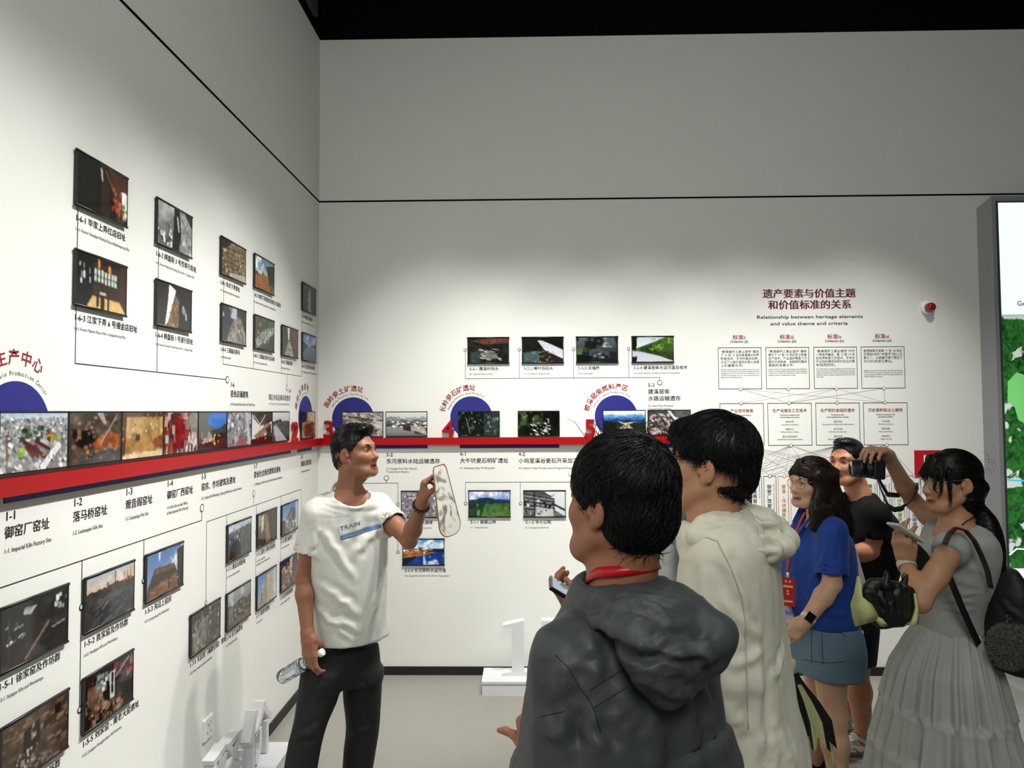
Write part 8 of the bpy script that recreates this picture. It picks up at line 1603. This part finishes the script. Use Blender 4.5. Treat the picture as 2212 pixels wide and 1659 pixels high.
    G.loft([(np.array((2.630, -2.351, 1.170)), .055, .018, ux), (np.array((2.626, -2.350, 1.138)), .090, .028, ux), (np.array((2.635, -2.348, 1.092)), .095, .034, ux), (np.array((2.660, -2.346, 1.046)), .072, .032, ux), (np.array((2.666, -2.345, 1.023)), .055, .022, ux)], .02)
    G.cap((2.608, -2.381, 1.168), (2.613, -2.383, 1.202), .014, .008, .02); G.cap((2.672, -2.370, 1.162), (2.678, -2.371, 1.190), .014, .008, .02)
    cloth('black_canopy', G, mat('umbrella_black', (14, 14, 15), .5), U_, [((2.589, -2.423, 1.196), (2.604, -2.417, 1.052), .008, .007), ((2.646, -2.421, 1.188), (2.670, -2.406, 1.056), .008, .007), ((2.561, -2.402, 1.153), (2.619, -2.418, 1.089), .009, .006), ((2.620, -2.421, 1.177), (2.630, -2.417, 1.059), .008, .006)], [((14, 14, 9), .004, 3)])
    mG = mat('umbrella_lime', (196, 200, 132), .75, noise=.06, nscale=30)
    def sheet(pts_rows):
        m = MB(); nr = len(pts_rows); nc = len(pts_rows[0]); m.add([p for row in pts_rows for p in row], [(i * nc + j, i * nc + j + 1, (i + 1) * nc + j + 1, (i + 1) * nc + j) for i in range(nr - 1) for j in range(nc - 1)], 0, True); o = m.build('lime_flap', mG, U_); o.modifiers.new('t', 'SOLIDIFY').thickness = .003
    sheet([[(2.525, -2.354, 1.189), (2.512, -2.394, 1.197), (2.514, -2.404, 1.191)], [(2.515, -2.352, 1.133), (2.504, -2.412, 1.142), (2.516, -2.412, 1.133)], [(2.502, -2.350, 1.092), (2.504, -2.431, 1.111), (2.542, -2.420, 1.111)], [(2.508, -2.349, 1.052), (2.516, -2.430, 1.078), (2.563, -2.419, 1.074)], [(2.518, -2.347, 1.017), (2.522, -2.408, 1.044), (2.556, -2.408, 1.053)]])
    sheet([[(2.544, -2.389, 1.084), (2.559, -2.409, 1.072), (2.580, -2.408, 1.062)], [(2.562, -2.388, 1.054), (2.569, -2.418, 1.050), (2.595, -2.407, 1.044)], [(2.586, -2.376, 1.029), (2.586, -2.407, 1.033), (2.606, -2.396, 1.038)]])
    sheet([[(2.703, -2.368, 1.134), (2.698, -2.389, 1.140), (2.715, -2.368, 1.131)], [(2.706, -2.366, 1.090), (2.700, -2.397, 1.096), (2.724, -2.366, 1.081)], [(2.693, -2.365, 1.050), (2.695, -2.395, 1.056), (2.724, -2.364, 1.050)], [(2.669, -2.375, 1.033), (2.683, -2.395, 1.036), (2.721, -2.364, 1.030)]])
    m = MB()
    for x0, x1 in ((1911, 1920), (1950, 1960)): m.tube([np.array(p) for p in (((2.605, -2.382, 1.186), (2.601, -2.383, 1.202), (2.608, -2.383, 1.214), (2.618, -2.383, 1.208), (2.619, -2.382, 1.186)) if x0 == 1911 else ((2.669, -2.370, 1.174), (2.666, -2.371, 1.190), (2.674, -2.371, 1.202), (2.685, -2.371, 1.196), (2.686, -2.370, 1.174)))], .0022, 6)
    m.build('loops', mat('umbrella_black', (14, 14, 15)), U_)
pony_woman()


bpy.data.objects.remove(_fo)
for r in ROOTS:
    if '_o' in r: del r['_o']
